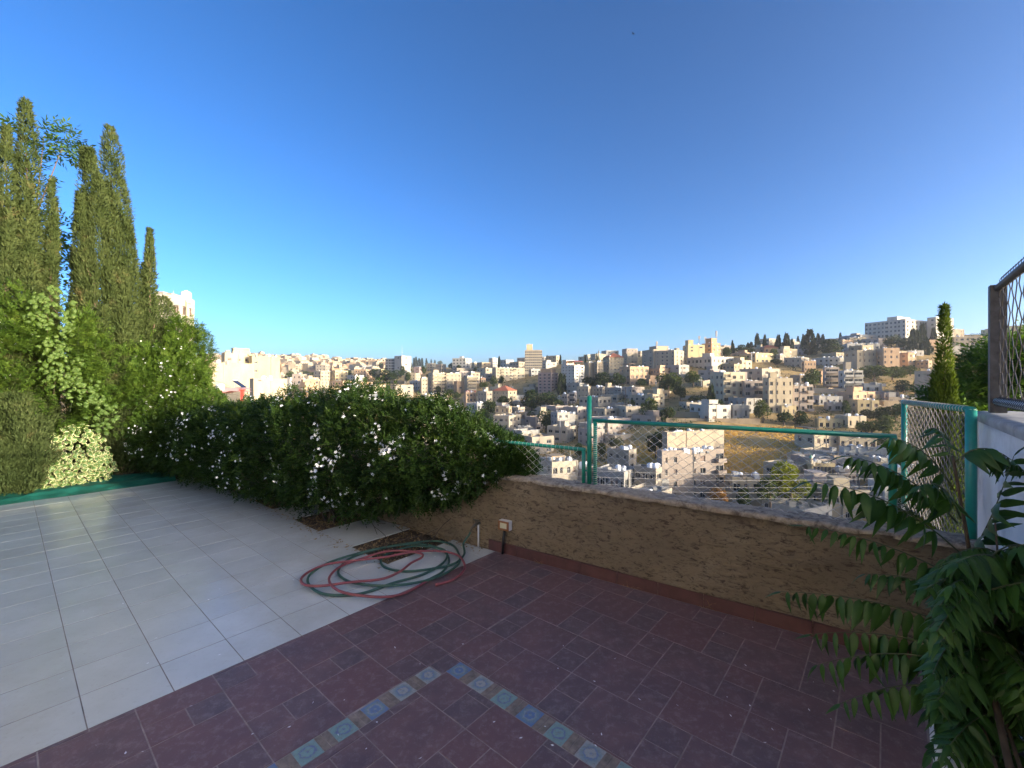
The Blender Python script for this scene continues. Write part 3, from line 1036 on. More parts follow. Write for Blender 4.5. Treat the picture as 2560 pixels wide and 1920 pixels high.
# ------------------------------------------------------------------ green net strip along the far left edge of the floor
def net():
    V, Fc = [], []
    ns, ntt = 26, 150
    for j in range(ntt):
        t = -2.6 + 4.45 * j / (ntt - 1)
        for i in range(ns):
            u = i / (ns - 1)
            s = 8.93 + 0.75 * u + 0.03 * noise.noise(Vector((t * 2, u * 2, 0)))
            z = 0.02 + 0.07 * u + 0.026 * noise.noise(Vector((t * 3.0, u * 2.5, 2))) + 0.02 * noise.noise(Vector((t * 9, u * 6, 4)))
            z += 0.045 * math.exp(-((u - 0.18 - 0.06 * math.sin(t * 2)) / 0.07) ** 2)
            if i == 0:
                z = 0.004
            V.append(tuple(ST(s, t, max(z, 0.004)) - ST(9.3, 0)))
    for j in range(ntt - 1):
        for i in range(ns - 1):
            a = j * ns + i
            Fc.append((a, a + ns, a + ns + 1, a + 1))
    t = tag(obj('shade_net', fast_mesh('shade_net', V, Fc, M['net'], True), None, tuple(ST(9.3, 0))), 'strip of green shade net on the ground along the left end of the white tiles', 'net')
net()

# ------------------------------------------------------------------ added unseen facade bouncing sunlight onto the terrace (left of and behind the camera)
def add_bounce_facade():
    A, B = Vector((-1.5, -5.5, 0)), Vector((-4.35, 1.6, 0))
    d = (B - A); L = d.length; d = d / L
    nn = Vector((d.y, -d.x, 0))
    t = thing('bounce_facade', 'added cream house facade bouncing light onto the terrace, outside the left of the picture', 'house', tuple(A))
    wm = simple('bounce_facade_cream', (0.62, 0.59, 0.53), 0.85, var=0.12, scale=3, coord='Position')
    mb = MB()
    wins = [(1.2, 2.6, 1.0, 2.4), (3.6, 4.6, 0.05, 2.3), (5.6, 6.9, 1.0, 2.4), (1.2, 2.6, 4.2, 5.6), (3.5, 4.8, 4.2, 5.6), (5.6, 6.9, 4.2, 5.6)]
    H = 7.0
    us = sorted({0.0, L, *[w[0] for w in wins], *[w[1] for w in wins]})
    zs = sorted({-0.1, H, *[w[2] for w in wins], *[w[3] for w in wins]})
    P = lambda u, z, o=0.0: d * u + Vector((0, 0, z)) - nn * o
    for i in range(len(us) - 1):
        for j in range(len(zs) - 1):
            cu, cz = (us[i] + us[i + 1]) / 2, (zs[j] + zs[j + 1]) / 2
            if not any(a < cu < b and c < cz < e for a, b, c, e in wins):
                mb.quad(P(us[i], zs[j]), P(us[i + 1], zs[j]), P(us[i + 1], zs[j + 1]), P(us[i], zs[j + 1]))
    for a, b, c, e in wins:
        q = [(a, c), (b, c), (b, e), (a, e)]
        for i in range(4):
            (u0, z0), (u1, z1) = q[i], q[(i + 1) % 4]
            mb.quad(P(u0, z0), P(u0, z0, .2), P(u1, z1, .2), P(u1, z1))
    D = 7.0
    mb.quad(P(L, -.1), P(L, -.1, D), P(L, H, D), P(L, H))
    mb.quad(P(0, -.1), P(0, H), P(0, H, D), P(0, -.1, D))
    mb.quad(P(0, -.1, D), P(0, H, D), P(L, H, D), P(L, -.1, D))
    mb.quad(P(0, H), P(L, H), P(L, H, D), P(0, H, D))
    obj('wall', mb.mesh('wall', wm), t)
    g = simple('bounce_facade_glass', (0.03, 0.035, 0.04), 0.1)
    for a, b, c, e in wins:
        m2 = MB(); m2.quad(P(a, c, .17), P(b, c, .17), P(b, e, .17), P(a, e, .17))
        obj('window' if c > 0.5 else 'door', m2.mesh('window', g), t)
add_bounce_facade()
# ------------------------------------------------------------------ foliage builders
def nrmz(a):
    return a / np.maximum(np.linalg.norm(a, axis=1, keepdims=True), 1e-9)
def rand_dirs(n_):
    return nrmz(rng.normal(size=(n_, 3)))
def rhombs(P, D, S, L, Wd, fold=0.0, mid=0.42):
    """one leaf per row: base P, direction D, side S, length L, width Wd"""
    L = np.asarray(L).reshape(-1, 1); Wd = np.asarray(Wd).reshape(-1, 1)
    Nn = np.cross(D, S)
    a = P
    b = P + D * L * mid + S * Wd * 0.5 + Nn * (L * fold)
    c = P + D * L
    d = P + D * L * mid - S * Wd * 0.5 + Nn * (L * fold)
    V = np.stack([a, b, c, d], 1).reshape(-1, 3)
    n_ = len(P)
    Fc = np.arange(n_ * 4).reshape(n_, 4)
    return V, Fc
def join(parts):
    Vs, Fs, o = [], [], 0
    for V, Fc in parts:
        Vs.append(V); Fs.append(Fc + o); o += len(V)
    return np.concatenate(Vs), np.concatenate(Fs)
def sprays(P, D, L, leafL, leafW, pairs=3, droop=0.15):
    """pinnate sprays: pairs of leaflets and one at the tip"""
    n_ = len(P)
    L = np.broadcast_to(np.asarray(L, float).reshape(-1, 1), (n_, 1))
    up = rand_dirs(n_) * 0.5 + np.array([0, 0, 1.0])
    S = nrmz(np.cross(D, up))
    Nn = np.cross(S, D)
    parts = []
    for q in range(pairs):
        f = (q + 0.7) / (pairs + 0.4)
        base = P + D * L * f - Nn * L * droop * f * f * -1
        for sg in (-1, 1):
            d = nrmz(D * 0.55 + S * sg * 0.85 + rng.normal(size=(n_, 3)) * 0.18)
            s2 = nrmz(np.cross(d, Nn + rng.normal(size=(n_, 3)) * 0.25))
            parts.append(rhombs(base, d, s2, leafL * rng.uniform(0.7, 1.15, n_), leafW * rng.uniform(0.8, 1.2, n_), 0.05))
    d = nrmz(D + rng.normal(size=(n_, 3)) * 0.2)
    parts.append(rhombs(P + D * L, d, nrmz(np.cross(d, Nn)), leafL * rng.uniform(0.9, 1.3, n_), leafW * rng.uniform(0.8, 1.2, n_), 0.05))
    return join(parts)
def vnoise(P, scale, seed=0.0):
    return np.array([noise.noise(Vector((p[0] * scale + seed, p[1] * scale, p[2] * scale))) for p in P])

def flower_mesh():
    mb = MB()
    for i in range(5):
        a = 2 * math.pi * i / 5
        c, s = math.cos(a), math.sin(a)
        R = lambda x, y, z: (x * c - y * s, x * s + y * c, z)
        mb.add([R(0.001, 0, 0), R(0.009, 0.0048, 0.003), R(0.0185, 0, 0.0015), R(0.009, -0.0048, 0.003)], [(0, 3, 2, 1)])
    mb.tube([Vector((0, 0, 0)), Vector((0.001, 0, -0.018))], 0.0014, 3, cap=False)
    return mb.mesh('flower', M['petal'])
FLOWER = flower_mesh()
def merged_flowers(P, D, size):
    parts = []
    n_ = len(P)
    up = rand_dirs(n_)
    S = nrmz(np.cross(D, up)); T = np.cross(D, S)
    for i in range(5):
        a = 2 * math.pi * i / 5
        d = nrmz(S * math.cos(a) + T * math.sin(a) + D * 0.12)
        s = np.cross(d, D)
        parts.append(rhombs(P, d, nrmz(s), 0.0185 * size, 0.010 * size, 0.05, 0.5))
    return join(parts)
def add_flowers(parent, P, D, near_order, limit=290):
    idx = np.argsort(near_order)
    base = np.array(parent.location)
    for q in idx[:limit]:
        v = Vector(D[q])
        o = obj('flower', FLOWER, parent, tuple(P[q] - base), v.to_track_quat('Z', 'Y').to_euler())
        sc = random.uniform(0.9, 1.2)
        o.scale = (sc, sc, sc)
    rest = idx[limit:]
    if len(rest):
        V, Fc = merged_flowers(P[rest] - base, D[rest], rng.uniform(0.9, 1.2, len(rest)))
        obj('flowers', fast_mesh('flowers', V, Fc, M['petal']), parent, kind='stuff')

# ------------------------------------------------------------------ jasmine hedge along the parapet
HK = [-0.38, -0.22, 0.05, 0.5, 1.2, 2.0, 3.0, 4.0, 4.8, 5.8, 6.8, 7.8]     # distance to the left along the wall
HOFF = [0.22, 0.2, 0.10, 0.02, -0.04, -0.02, 0.0, 0.02, 0.0, -0.05, -0.15, -0.25]
HZC = [0.80, 0.84, 0.88, 0.86, 0.84, 0.78, 0.71, 0.64, 0.61, 0.61, 0.66, 0.75]
HHW = [0.08, 0.22, 0.42, 0.60, 0.70, 0.78, 0.80, 0.80, 0.78, 0.78, 0.8, 0.85]
HHH = [0.06, 0.13, 0.27, 0.48, 0.64, 0.76, 0.71, 0.64, 0.61, 0.60, 0.65, 0.75]
def hedge():
    base = W(-3.0)
    t = thing('jasmine_hedge', 'long jasmine hedge with white star flowers spilling over the parapet', 'hedge', tuple(base))
    nS = 50000
    k = rng.uniform(-0.38, 7.6, nS)
    ang = rng.uniform(0, 2 * math.pi, nS)
    off = np.interp(k, HK, HOFF); zc = np.interp(k, HK, HZC); hw = np.interp(k, HK, HHW); hh = np.interp(k, HK, HHH)
    lump = np.array([0.30 * noise.noise(Vector((kk * 1.7, 1.3 * math.cos(a), 1.3 * math.sin(a)))) + 0.20 * noise.noise(Vector((kk * 4.5, 3 * math.cos(a), 3 * math.sin(a) + 9))) for kk, a in zip(k, ang)])
    dep = np.where(rng.random(nS) < 0.6, rng.uniform(0.84, 1.06, nS), rng.uniform(0.25, 0.9, nS)) * (1 + lump)
    co, so = np.cos(ang), np.sin(ang)
    x_off = off + co * hw * dep
    z = zc + so * hh * dep
    ok = (z > np.interp(k, [0, 1.0, 1.6, 2.4], [0.2, 0.16, 0.05, 0.02]) + 0.14 * rng.random(nS)) & ~((x_off > 0.0) & (x_off < 0.2) & (z < 0.74))
    # thin underside on the terrace side
    ok &= ~((z < 0.22) & (rng.random(nS) < 0.4))
    k, x_off, z, co, so = k[ok], x_off[ok], z[ok], co[ok], so[ok]
    wd, wn = np.array(WD), np.array(WN)
    P = np.array(P0) - np.outer(k, wd) + np.outer(x_off, wn)
    P[:, 2] = z
    Dn = nrmz(np.outer(co, wn) + np.outer(so, np.array([0, 0, 1.0])))
    D = nrmz(Dn * 0.7 + rng.normal(size=P.shape) * 0.55 + np.array([0, 0, 0.12]))
    V, Fc = sprays(P - np.array(base), D, rng.uniform(0.055, 0.09, len(P)), 0.038, 0.0155, 3)
    obj('foliage', fast_mesh('foliage', V, Fc, M['jasmine']), t, kind='stuff')
    # long whips sticking out of the top and ends
    mb = MB()
    wp, wdv = [], []
    for q in range(150):
        kk = random.uniform(-0.1, 7.2)
        a = random.uniform(0.25, math.pi - 0.1) if random.random() < 0.8 else random.uniform(math.pi, math.pi * 1.35)
        o_, z_, w_, h_ = (float(np.interp(kk, HK, A)) for A in (HOFF, HZC, HHW, HHH))
        p = W(-kk, o_ + math.cos(a) * w_ * 0.85, z_ + math.sin(a) * h_ * 0.85)
        d = (WN * math.cos(a) + Vector((0, 0, math.sin(a))) + Vector((random.gauss(0, .5), random.gauss(0, .5), random.gauss(0.1, .3)))).normalized()
        L = random.uniform(0.14, 0.34)
        pts = [p + d * L * f + Vector((0, 0, -0.20 * L * f * f)) for f in (0, .25, .5, .75, 1)]
        mb.tube([x - base for x in pts], [0.003, 0.0026, 0.0022, 0.0018, 0.0012], 4)
        for x in pts[1:]:
            for r_ in range(2):
                wp.append(x); wdv.append((d + Vector((random.gauss(0, .6), random.gauss(0, .6), random.gauss(0, .6)))).normalized())
    obj('shoots', mb.mesh('shoots', M['stem_green']), t, kind='stuff')
    wp = np.array(wp) - np.array(base); wdv = np.array(wdv)
    V, Fc = sprays(wp, wdv, rng.uniform(0.03, 0.06, len(wp)), 0.03, 0.012, 2)
    obj('shoot_leaves', fast_mesh('shoot_leaves', V, Fc, M['jasmine']), t, kind='stuff')
    # woody stems rising from the planting pits
    mb = MB()
    for s0, s1 in PITS[1:]:
        for q in range(10):
            s = random.uniform(s0 + 0.1, min(s1, 8.3) - 0.1)
            tt = random.uniform(T0 + 0.22, T0 + 0.55)
            p = ST(s, tt, -0.03)
            pts = [p]
            d = Vector((random.gauss(0, .3), random.gauss(0, .3), 1))
            for f in range(6):
                d = (d + Vector((random.gauss(0, .22), random.gauss(0, .22), 0.15))).normalized()
                pts.append(pts[-1] + d * 0.16)
            mb.tube([x - base for x in pts], [0.014, 0.012, 0.010, 0.008, 0.006, 0.004, 0.003], 5)
    for q in range(46):
        kk = random.uniform(0.2, 6.8)
        p = W(-kk, random.uniform(-0.55, -0.15), random.uniform(0.15, 0.4))
        d = Vector((random.gauss(0, 1), random.gauss(0, .6), random.gauss(0, .35))).normalized()
        pts = [p]
        for f in range(6):
            d = (d + Vector((random.gauss(0, .25), random.gauss(0, .25), random.gauss(-0.04, .2)))).normalized()
            pts.append(pts[-1] + d * 0.09)
        mb.tube([x - base for x in pts], 0.0035, 4)
    obj('branches', mb.mesh('branches', M['dark_bark']), t, kind='stuff')
    # flowers: dense on the right half and on top
    nF = 15000
    k = rng.uniform(-0.36, 7.0, nF); ang = rng.uniform(-0.5, math.pi + 1.0, nF)
    clump = np.array([noise.noise(Vector((kk * 5.5, 3.6 * math.cos(a), 3.6 * math.sin(a) + 3))) for kk, a in zip(k, ang)])
    dens = np.interp(k, [-0.3, 0.3, 1.2, 2.2, 3.2, 4.5, 5.6, 7.0], [1, 1, .75, .55, .7, .7, .8, .9])
    okf = (clump * 1.25 + 0.16 * rng.normal(size=nF) > 0.42) & (rng.random(nF) < dens)
    k, ang = k[okf], ang[okf]
    off = np.interp(k, HK, HOFF); zc = np.interp(k, HK, HZC); hw = np.interp(k, HK, HHW); hh = np.interp(k, HK, HHH)
    lump = np.array([0.30 * noise.noise(Vector((kk * 1.7, 1.3 * math.cos(a), 1.3 * math.sin(a)))) + 0.20 * noise.noise(Vector((kk * 4.5, 3 * math.cos(a), 3 * math.sin(a) + 9))) for kk, a in zip(k, ang)])
    dep = rng.uniform(1.02, 1.12, len(k)) * (1 + lump)
    P = np.array(P0) - np.outer(k, wd) + np.outer(off + np.cos(ang) * hw * dep, wn)
    P[:, 2] = zc + np.sin(ang) * hh * dep
    D = nrmz(np.outer(np.cos(ang), wn) + np.outer(np.sin(ang), np.array([0, 0, 1.0])) + rng.normal(size=P.shape) * 0.45)
    ok = P[:, 2] > 0.3
    P, D, ang = P[ok], D[ok], ang[ok]
    facing = np.where(D @ (np.array([0, 0, 1.4]) - P.mean(0)) > 0, 0, 3)
    add_flowers(t, P, D, np.linalg.norm(P - np.array([0, 0, 1.65]), axis=1) + facing)
hedge()

# ------------------------------------------------------------------ cypresses
def cypress_mesh(name, H, R, n_, lean=(0, 0), seed=0, mat='cypress', leaf=(0.06, 0.013), top=0.6, lump=0.30, base_r=0.55, nlead=9):
    """several upright leaders of different height grown together, each a spindle of short upright sprays"""
    r_ = random.Random(seed * 17 + 3)
    leads = [(0.0, 0.0, 0.0, 1.0, 0.62)]
    for q in range(nlead):
        a = r_.uniform(0, 6.283)
        h1 = r_.uniform(0.38, 0.93)
        d = R * r_.uniform(0.30, 0.62) * (1.25 - h1)  * 1.35
        leads.append((d * math.cos(a), d * math.sin(a), r_.uniform(0.0, h1 * 0.45), h1, r_.uniform(0.30, 0.48)))
    wts = np.array([(l[3] - l[2]) * l[4] for l in leads]); wts /= wts.sum()
    n_ = int(n_ * 1.7)
    which = rng.choice(len(leads), n_, p=wts)
    L_ = np.array(leads)[which]
    u = rng.random(n_) ** 0.9
    h = L_[:, 2] + u * (L_[:, 3] - L_[:, 2])
    ang = rng.uniform(0, 2 * math.pi, n_)
    prof = np.minimum(1, base_r + u * 3.0) * (1 - u) ** top
    lm = np.array([noise.noise(Vector((1.7 * math.cos(a) + seed + w, 1.7 * math.sin(a), hh * H * 1.6))) + 0.6 * noise.noise(Vector((4 * math.cos(a) + seed, 4 * math.sin(a) + w, hh * H * 5))) for a, hh, w in zip(ang, h, which)])
    r = R * L_[:, 4] * prof * (1 + (lump + 0.15) * lm) * np.where(rng.random(n_) < 0.72, rng.uniform(0.85, 1.12, n_), rng.uniform(0.2, 0.9, n_)) + 0.015
    bow = np.sin(np.clip(u, 0, 1) * math.pi * 0.5)
    P = np.stack([r * np.cos(ang) + L_[:, 0] * bow + lean[0] * h ** 1.4, r * np.sin(ang) + L_[:, 1] * bow + lean[1] * h ** 1.4, h * H * 0.99], 1)
    cv = np.array([noise.noise(Vector((p[0] * 4.5 + seed, p[1] * 4.5, p[2] * 1.9))) + 0.5 * noise.noise(Vector((p[0] * 11, p[1] * 11 + seed, p[2] * 6))) for p in P])
    kp = (cv > (-0.30 if mat == 'cypress' else -0.42)) | (rng.random(n_) < 0.12)
    P, ang, n_ = P[kp], ang[kp], int(kp.sum())
    outd = np.stack([np.cos(ang), np.sin(ang), np.zeros(n_)], 1)
    D = nrmz(outd * rng.uniform(0.2, 0.95, (n_, 1)) + np.array([0, 0, 0.9]) + rng.normal(size=(n_, 3)) * 0.32)
    S = nrmz(np.cross(D, outd + rng.normal(size=(n_, 3)) * 0.6))
    Ln = leaf[0] * rng.uniform(0.5, 1.5, n_)
    V, Fc = rhombs(P, D, S, Ln, leaf[1] * rng.uniform(0.7, 1.5, n_), 0.05)
    return fast_mesh(name, V, Fc, M[mat])
def trunk_mesh(H, r, lean=(0, 0), nb=2):
    mb = MB()
    pts = [Vector((lean[0] * (f ** 1.4), lean[1] * (f ** 1.4), H * f)) for f in (0, .2, .4, .6, .8, 0.95)]
    mb.tube(pts, [r, r * .85, r * .7, r * .5, r * .3, r * .12], 8)
    for q in range(nb):
        f = random.uniform(0.15, 0.8)
        p = Vector((lean[0] * f ** 1.4, lean[1] * f ** 1.4, H * f))
        a = random.uniform(0, 6.28)
        d = Vector((math.cos(a), math.sin(a), 2.0)).normalized()
        mb.tube([p, p + d * H * 0.06, p + d * H * 0.10], [r * .3, r * .2, r * .1], 5)
    return mb.mesh('trunk', M['bark'], True)
def at_line(px, s=10.35):
    a = (px - 1106) / 939.3
    # a point on the tree line U1*s + U2*t seen at this column
    t = (a * U1.y * s - U1.x * s) / (U2.x - a * U2.y)
    return ST(s, t)
def near_cypress(px, ytop, R, label, s=10.35, lean_px=0, n_=12000, seed=0, **kw):
    kw.setdefault('top', 0.78)
    b = at_line(px, s)
    b.z = 0.02
    zt = CAM_H - (ytop - 824.3) / 939.3 * b.y
    H = zt - b.z
    lean = (lean_px / 939.3 * b.y, random.uniform(-0.1, 0.1))
    t = thing('cypress_tree', label, 'tree', tuple(b), 0, 'cypresses along the left end of the terrace')
    obj('crown', cypress_mesh('crown', H, R * 1.5, int(n_ * 2.5), lean, seed, **kw), t)
    obj('trunk', trunk_mesh(H * 0.9, 0.06, lean), t)
near_cypress(12, 262, 0.30, 'cypress cut by the left edge of the photo', 10.2, -8, 13000, 1)
near_cypress(70, 212, 0.27, 'tallest cypress, second from the left edge, with bare reddish trunk low down', 10.4, -10, 14000, 2, top=0.5, lump=0.42)
near_cypress(103, 372, 0.15, 'slim short cypress spire rising just right of the tallest cypress', 10.3, 2, 7000, 3)
near_cypress(172, 312, 0.24, 'greener cypress, left one of the close pair in the middle of the row', 10.4, 4, 13000, 4)
near_cypress(218, 318, 0.36, 'broad olive cypress, right one of the close pair in the middle of the row', 10.25, -18, 19000, 5, top=0.6)
near_cypress(287, 274, 0.29, 'tall cypress with a hooked tip leaning left, right of the broad pair', 10.3, -42, 17000, 6, top=0.42)
near_cypress(322, 488, 0.24, 'short pointed cypress at the right end of the row', 10.25, -6, 9000, 7)
near_cypress(30, 850, 0.42, 'low feathery conifer bush at the left edge behind the green net', 9.55, 0, 15000, 8, top=0.3)
near_cypress(262, 640, 0.30, 'half hidden cypress among the climbing jasmine, below the hooked tip', 10.05, 0, 11000, 9, top=0.35)
near_cypress(356, 640, 0.46, 'low rounded cypress at the corner above the hedge', 10.5, -6, 11000, 10, top=0.3)
# lone cypress beyond the side panel
def right_cypress():
    Y = 6.0
    b = ad(2040, 1150, Y)
    t = thing('cypress_tree', 'bright green cypress standing alone behind the teal fence panel at the right', 'tree', (b.x, b.y, b.z - 0.8))
    H = CAM_H + (824.3 - 655) / 939.3 * Y - (b.z - 0.8)
    obj('crown', cypress_mesh('crown', H, 0.27, 17000, (0.0, 0), 12, 'cypress_dark', (0.055, 0.014), 0.7, 0.34, 0.85), t)
    obj('trunk', trunk_mesh(H * 0.9, 0.05), t)
right_cypress()

# ------------------------------------------------------------------ climbing jasmine over the trees at the left and in the corner
def climber(name, label, spec, nS, nF, seed, cut=-0.05, leafL=0.036):
    """spec: list of (s, t, z, radius_s, radius_t, radius_z) lobes"""
    base = ST(spec[0][0], spec[0][1], 0)
    t = thing(name, label, 'climbing plant', tuple(base))
    P, Dn = [], []
    tot = sum(r[4] * r[5] for r in spec)
    for (s, tt, z, rs, rt, rz) in spec:
        q = int(nS * rt * rz / tot)
        d = rand_dirs(q)
        rad = np.where(rng.random(q) < 0.7, rng.uniform(0.85, 1.08, q), rng.uniform(0.3, 0.9, q))
        l = np.array([noise.noise(Vector((v[0] * 2 + seed, v[1] * 2 + z, v[2] * 2))) for v in d])
        rad = rad * (1 + 0.35 * l)
        loc = np.array(ST(s, tt, z)) + np.outer(d[:, 0] * rs * rad, np.array(U1)) + np.outer(d[:, 1] * rt * rad, np.array(U2)) + np.outer(d[:, 2] * rz * rad, np.array([0, 0, 1.0]))
        dd = nrmz(np.outer(d[:, 0], np.array(U1)) + np.outer(d[:, 1], np.array(U2)) + np.outer(d[:, 2], np.array([0, 0, 1.0])))
        P.append(loc); Dn.append(dd)
    P = np.concatenate(P); Dn = np.concatenate(Dn)
    ok = (vnoise(P, 2.3, seed) > cut) & (P[:, 2] > 0.05)
    if seed < 5:
        ok &= P[:, 2] > 0.75 + 0.25 * rng.random(len(P))
    P, Dn = P[ok], Dn[ok]
    D = nrmz(Dn * 0.7 + rng.normal(size=P.shape) * 0.5)
    V, Fc = sprays(P - np.array(base), D, rng.uniform(0.05, 0.09, len(P)), leafL, leafL * 0.42, 3)
    obj('foliage', fast_mesh('foliage', V, Fc, M['jasmine_sunlit']), t, kind='stuff')
    mb = MB()
    sel = rng.choice(len(P), 60)
    for q in sel:
        p = Vector(P[q]); d = Vector(D[q])
        L = random.uniform(0.2, 0.5)
        pts = [p + d * L * f + Vector((0, 0, -0.25 * L * f * f)) for f in (-.4, 0, .35, .7, 1)]
        mb.tube([x - base for x in pts], [0.004, 0.0035, 0.003, 0.002, 0.0015], 4)
    obj('branches', mb.mesh('branches', M['stem_green']), t, kind='stuff')
    view = np.array([0, 0, 1.65]) - P
    f = np.where(np.sum(Dn * view, 1) > 0)[0]
    cl = vnoise(P[f], 4.5, seed + 5)
    f = f[(cl + 0.3 * rng.normal(size=len(f))) > 0.35][:nF]
    if len(f):
        add_flowers(t, P[f] + Dn[f] * 0.05, nrmz(Dn[f] + rng.normal(size=(len(f), 3)) * 0.4), np.linalg.norm(P[f], axis=1), 150)
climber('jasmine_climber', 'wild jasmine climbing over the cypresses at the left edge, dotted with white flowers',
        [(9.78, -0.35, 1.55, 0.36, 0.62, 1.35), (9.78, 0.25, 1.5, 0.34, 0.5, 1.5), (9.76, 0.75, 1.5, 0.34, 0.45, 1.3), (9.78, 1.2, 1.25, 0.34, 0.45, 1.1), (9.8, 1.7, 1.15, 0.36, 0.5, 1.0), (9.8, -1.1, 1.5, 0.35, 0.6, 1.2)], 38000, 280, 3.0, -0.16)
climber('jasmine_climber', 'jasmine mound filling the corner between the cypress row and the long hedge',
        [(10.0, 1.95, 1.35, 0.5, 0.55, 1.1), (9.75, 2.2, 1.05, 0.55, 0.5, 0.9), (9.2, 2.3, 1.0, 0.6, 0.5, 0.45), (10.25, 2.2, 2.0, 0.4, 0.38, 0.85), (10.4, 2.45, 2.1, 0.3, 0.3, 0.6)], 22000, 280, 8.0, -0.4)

# ------------------------------------------------------------------ variegated ivy and broad-leaved shrub
def ivy_leaf_mesh(w=0.055, l=0.072, mat='variegated'):
    ring = [(0, 0), (0.42, 0.12), (0.5, 0.42), (0.3, 0.75), (0, 1.0), (-0.3, 0.75), (-0.5, 0.42), (-0.42, 0.12)]
    mb = MB()
    o = [(0, 0.42 * l, 0.006)]
    inner = [(x * w * 0.68, 0.42 * l + (y - 0.42) * l * 0.68, 0.004 - 0.004 * abs(x)) for x, y in ring]
    outer = [(x * w, y * l, -0.006 - 0.012 * abs(x) + 0.004 * math.sin(7 * y)) for x, y in ring]
    vs = o + inner + outer
    fs = []
    k = 8
    for i in range(k):
        j = (i + 1) % k
        fs.append((0, 1 + i, 1 + j))
    for i in range(k):
        j = (i + 1) % k
        fs.append((1 + i, 1 + k + i, 1 + k + j, 1 + j))
    mb.add(vs, fs)
    me = mb.mesh('leaf', M[mat], True)
    uv = me.uv_layers.new(name='UVMap')
    rad = [0.0] + [0.66] * 8 + [1.0] * 8
    for lp in me.loops:
        uv.data[lp.index].uv = (rad[lp.vertex_index], 0)
    return me
IVY = ivy_leaf_mesh()
def ivy_bush(label, boxes, n_, seed, leaf=None, mat='variegated'):
    IVY = leaf or globals()['IVY']
    base = ST(boxes[0][0], boxes[0][1], 0)
    t = thing('variegated_ivy', label, 'ivy', tuple(base))
    cnt = 0
    merged = MB()
    lv = [tuple(v.co) for v in IVY.vertices]
    lf = [tuple(p_.vertices) for p_ in IVY.polygons]
    todo = []
    tot = sum(b[3] * b[4] for b in boxes)
    for (s, tt, z, rt, rz, rs) in boxes:
        for q in range(int(n_ * rt * rz / tot)):
            u = random.uniform(0, 6.283); r = math.sqrt(random.random())
            dt, dz = rt * r * math.cos(u), rz * r * math.sin(u)
            bul = rs * math.sqrt(max(0, 1 - r * r)) * random.uniform(0.6, 1.05)
            p = ST(s - bul, tt + dt, z + dz)
            if p.z < 0.03:
                continue
            todo.append((p, r))
    todo.sort(key=lambda e: (e[0] - Vector((0, 0, 1.65))).length)
    for p, r in todo:
        nd = (-U1 + Vector((random.gauss(0, .4), random.gauss(0, .4), random.gauss(0.35, .4)))).normalized()
        q_ = nd.to_track_quat('Z', 'Y') @ Matrix.Rotation(random.gauss(math.pi, 0.9), 3, 'Z').to_quaternion()
        sc = random.uniform(0.65, 1.2)
        if cnt < 280:
            o = obj('leaf', IVY, t, tuple(p - base), q_.to_euler(), (sc, sc, sc))
        else:
            Mx = Matrix.Translation(p - base) @ q_.to_matrix().to_4x4() @ Matrix.Scale(sc, 4)
            merged.add([Mx @ Vector(v) for v in lv], lf)
        cnt += 1
    if merged.v:
        me = merged.mesh('leaves', M[mat], True)
        uv = me.uv_layers.new(name='UVMap')
        rad = [0.0] + [0.66] * 8 + [1.0] * 8
        for lp in me.loops:
            uv.data[lp.index].uv = (rad[lp.vertex_index % 17], 0)
        obj('leaves', me, t, kind='stuff')
    mb = MB()
    for q in range(7):
        p, r = random.choice(todo)
        a = p - base + U1 * 0.05
        b = Vector((random.gauss(0, .15), random.gauss(0, .15), 0.02))
        b = a + Vector((random.gauss(0, .1), random.gauss(0, .1), -0.35)) + U1 * 0.1
        b.z = max(b.z, 0.0)
        mb.tube([b, (a + b) / 2 + U1 * 0.05, a], 0.004, 4)
    obj('vine_stems', mb.mesh('vine_stems', M['bark']), t, kind='stuff')
def tline(px, s):
    p = at_line(px, s)
    return p.dot(U2)
ivy_bush('cream edged ivy bush low on the ground behind the green net', [(9.62, tline(160, 9.62), 0.48, 0.40, 0.52, 0.30), (9.6, tline(112, 9.6), 0.25, 0.28, 0.28, 0.22), (9.6, tline(205, 9.6), 0.30, 0.25, 0.32, 0.2)], 900, 1)
IVY_GREEN = ivy_leaf_mesh(0.06, 0.075, 'variegated_green')
ivy_bush('pale green ivy climbing high among the cypresses, left of the pair', [(9.52, tline(112, 9.52), 2.6, 0.26, 0.5, 0.12), (9.5, tline(135, 9.5), 1.9, 0.26, 0.32, 0.12), (9.45, tline(180, 9.45), 1.5, 0.24, 0.25, 0.10), (9.45, tline(222, 9.45), 1.15, 0.16, 0.30, 0.08)], 330, 2, IVY_GREEN, 'variegated_green')

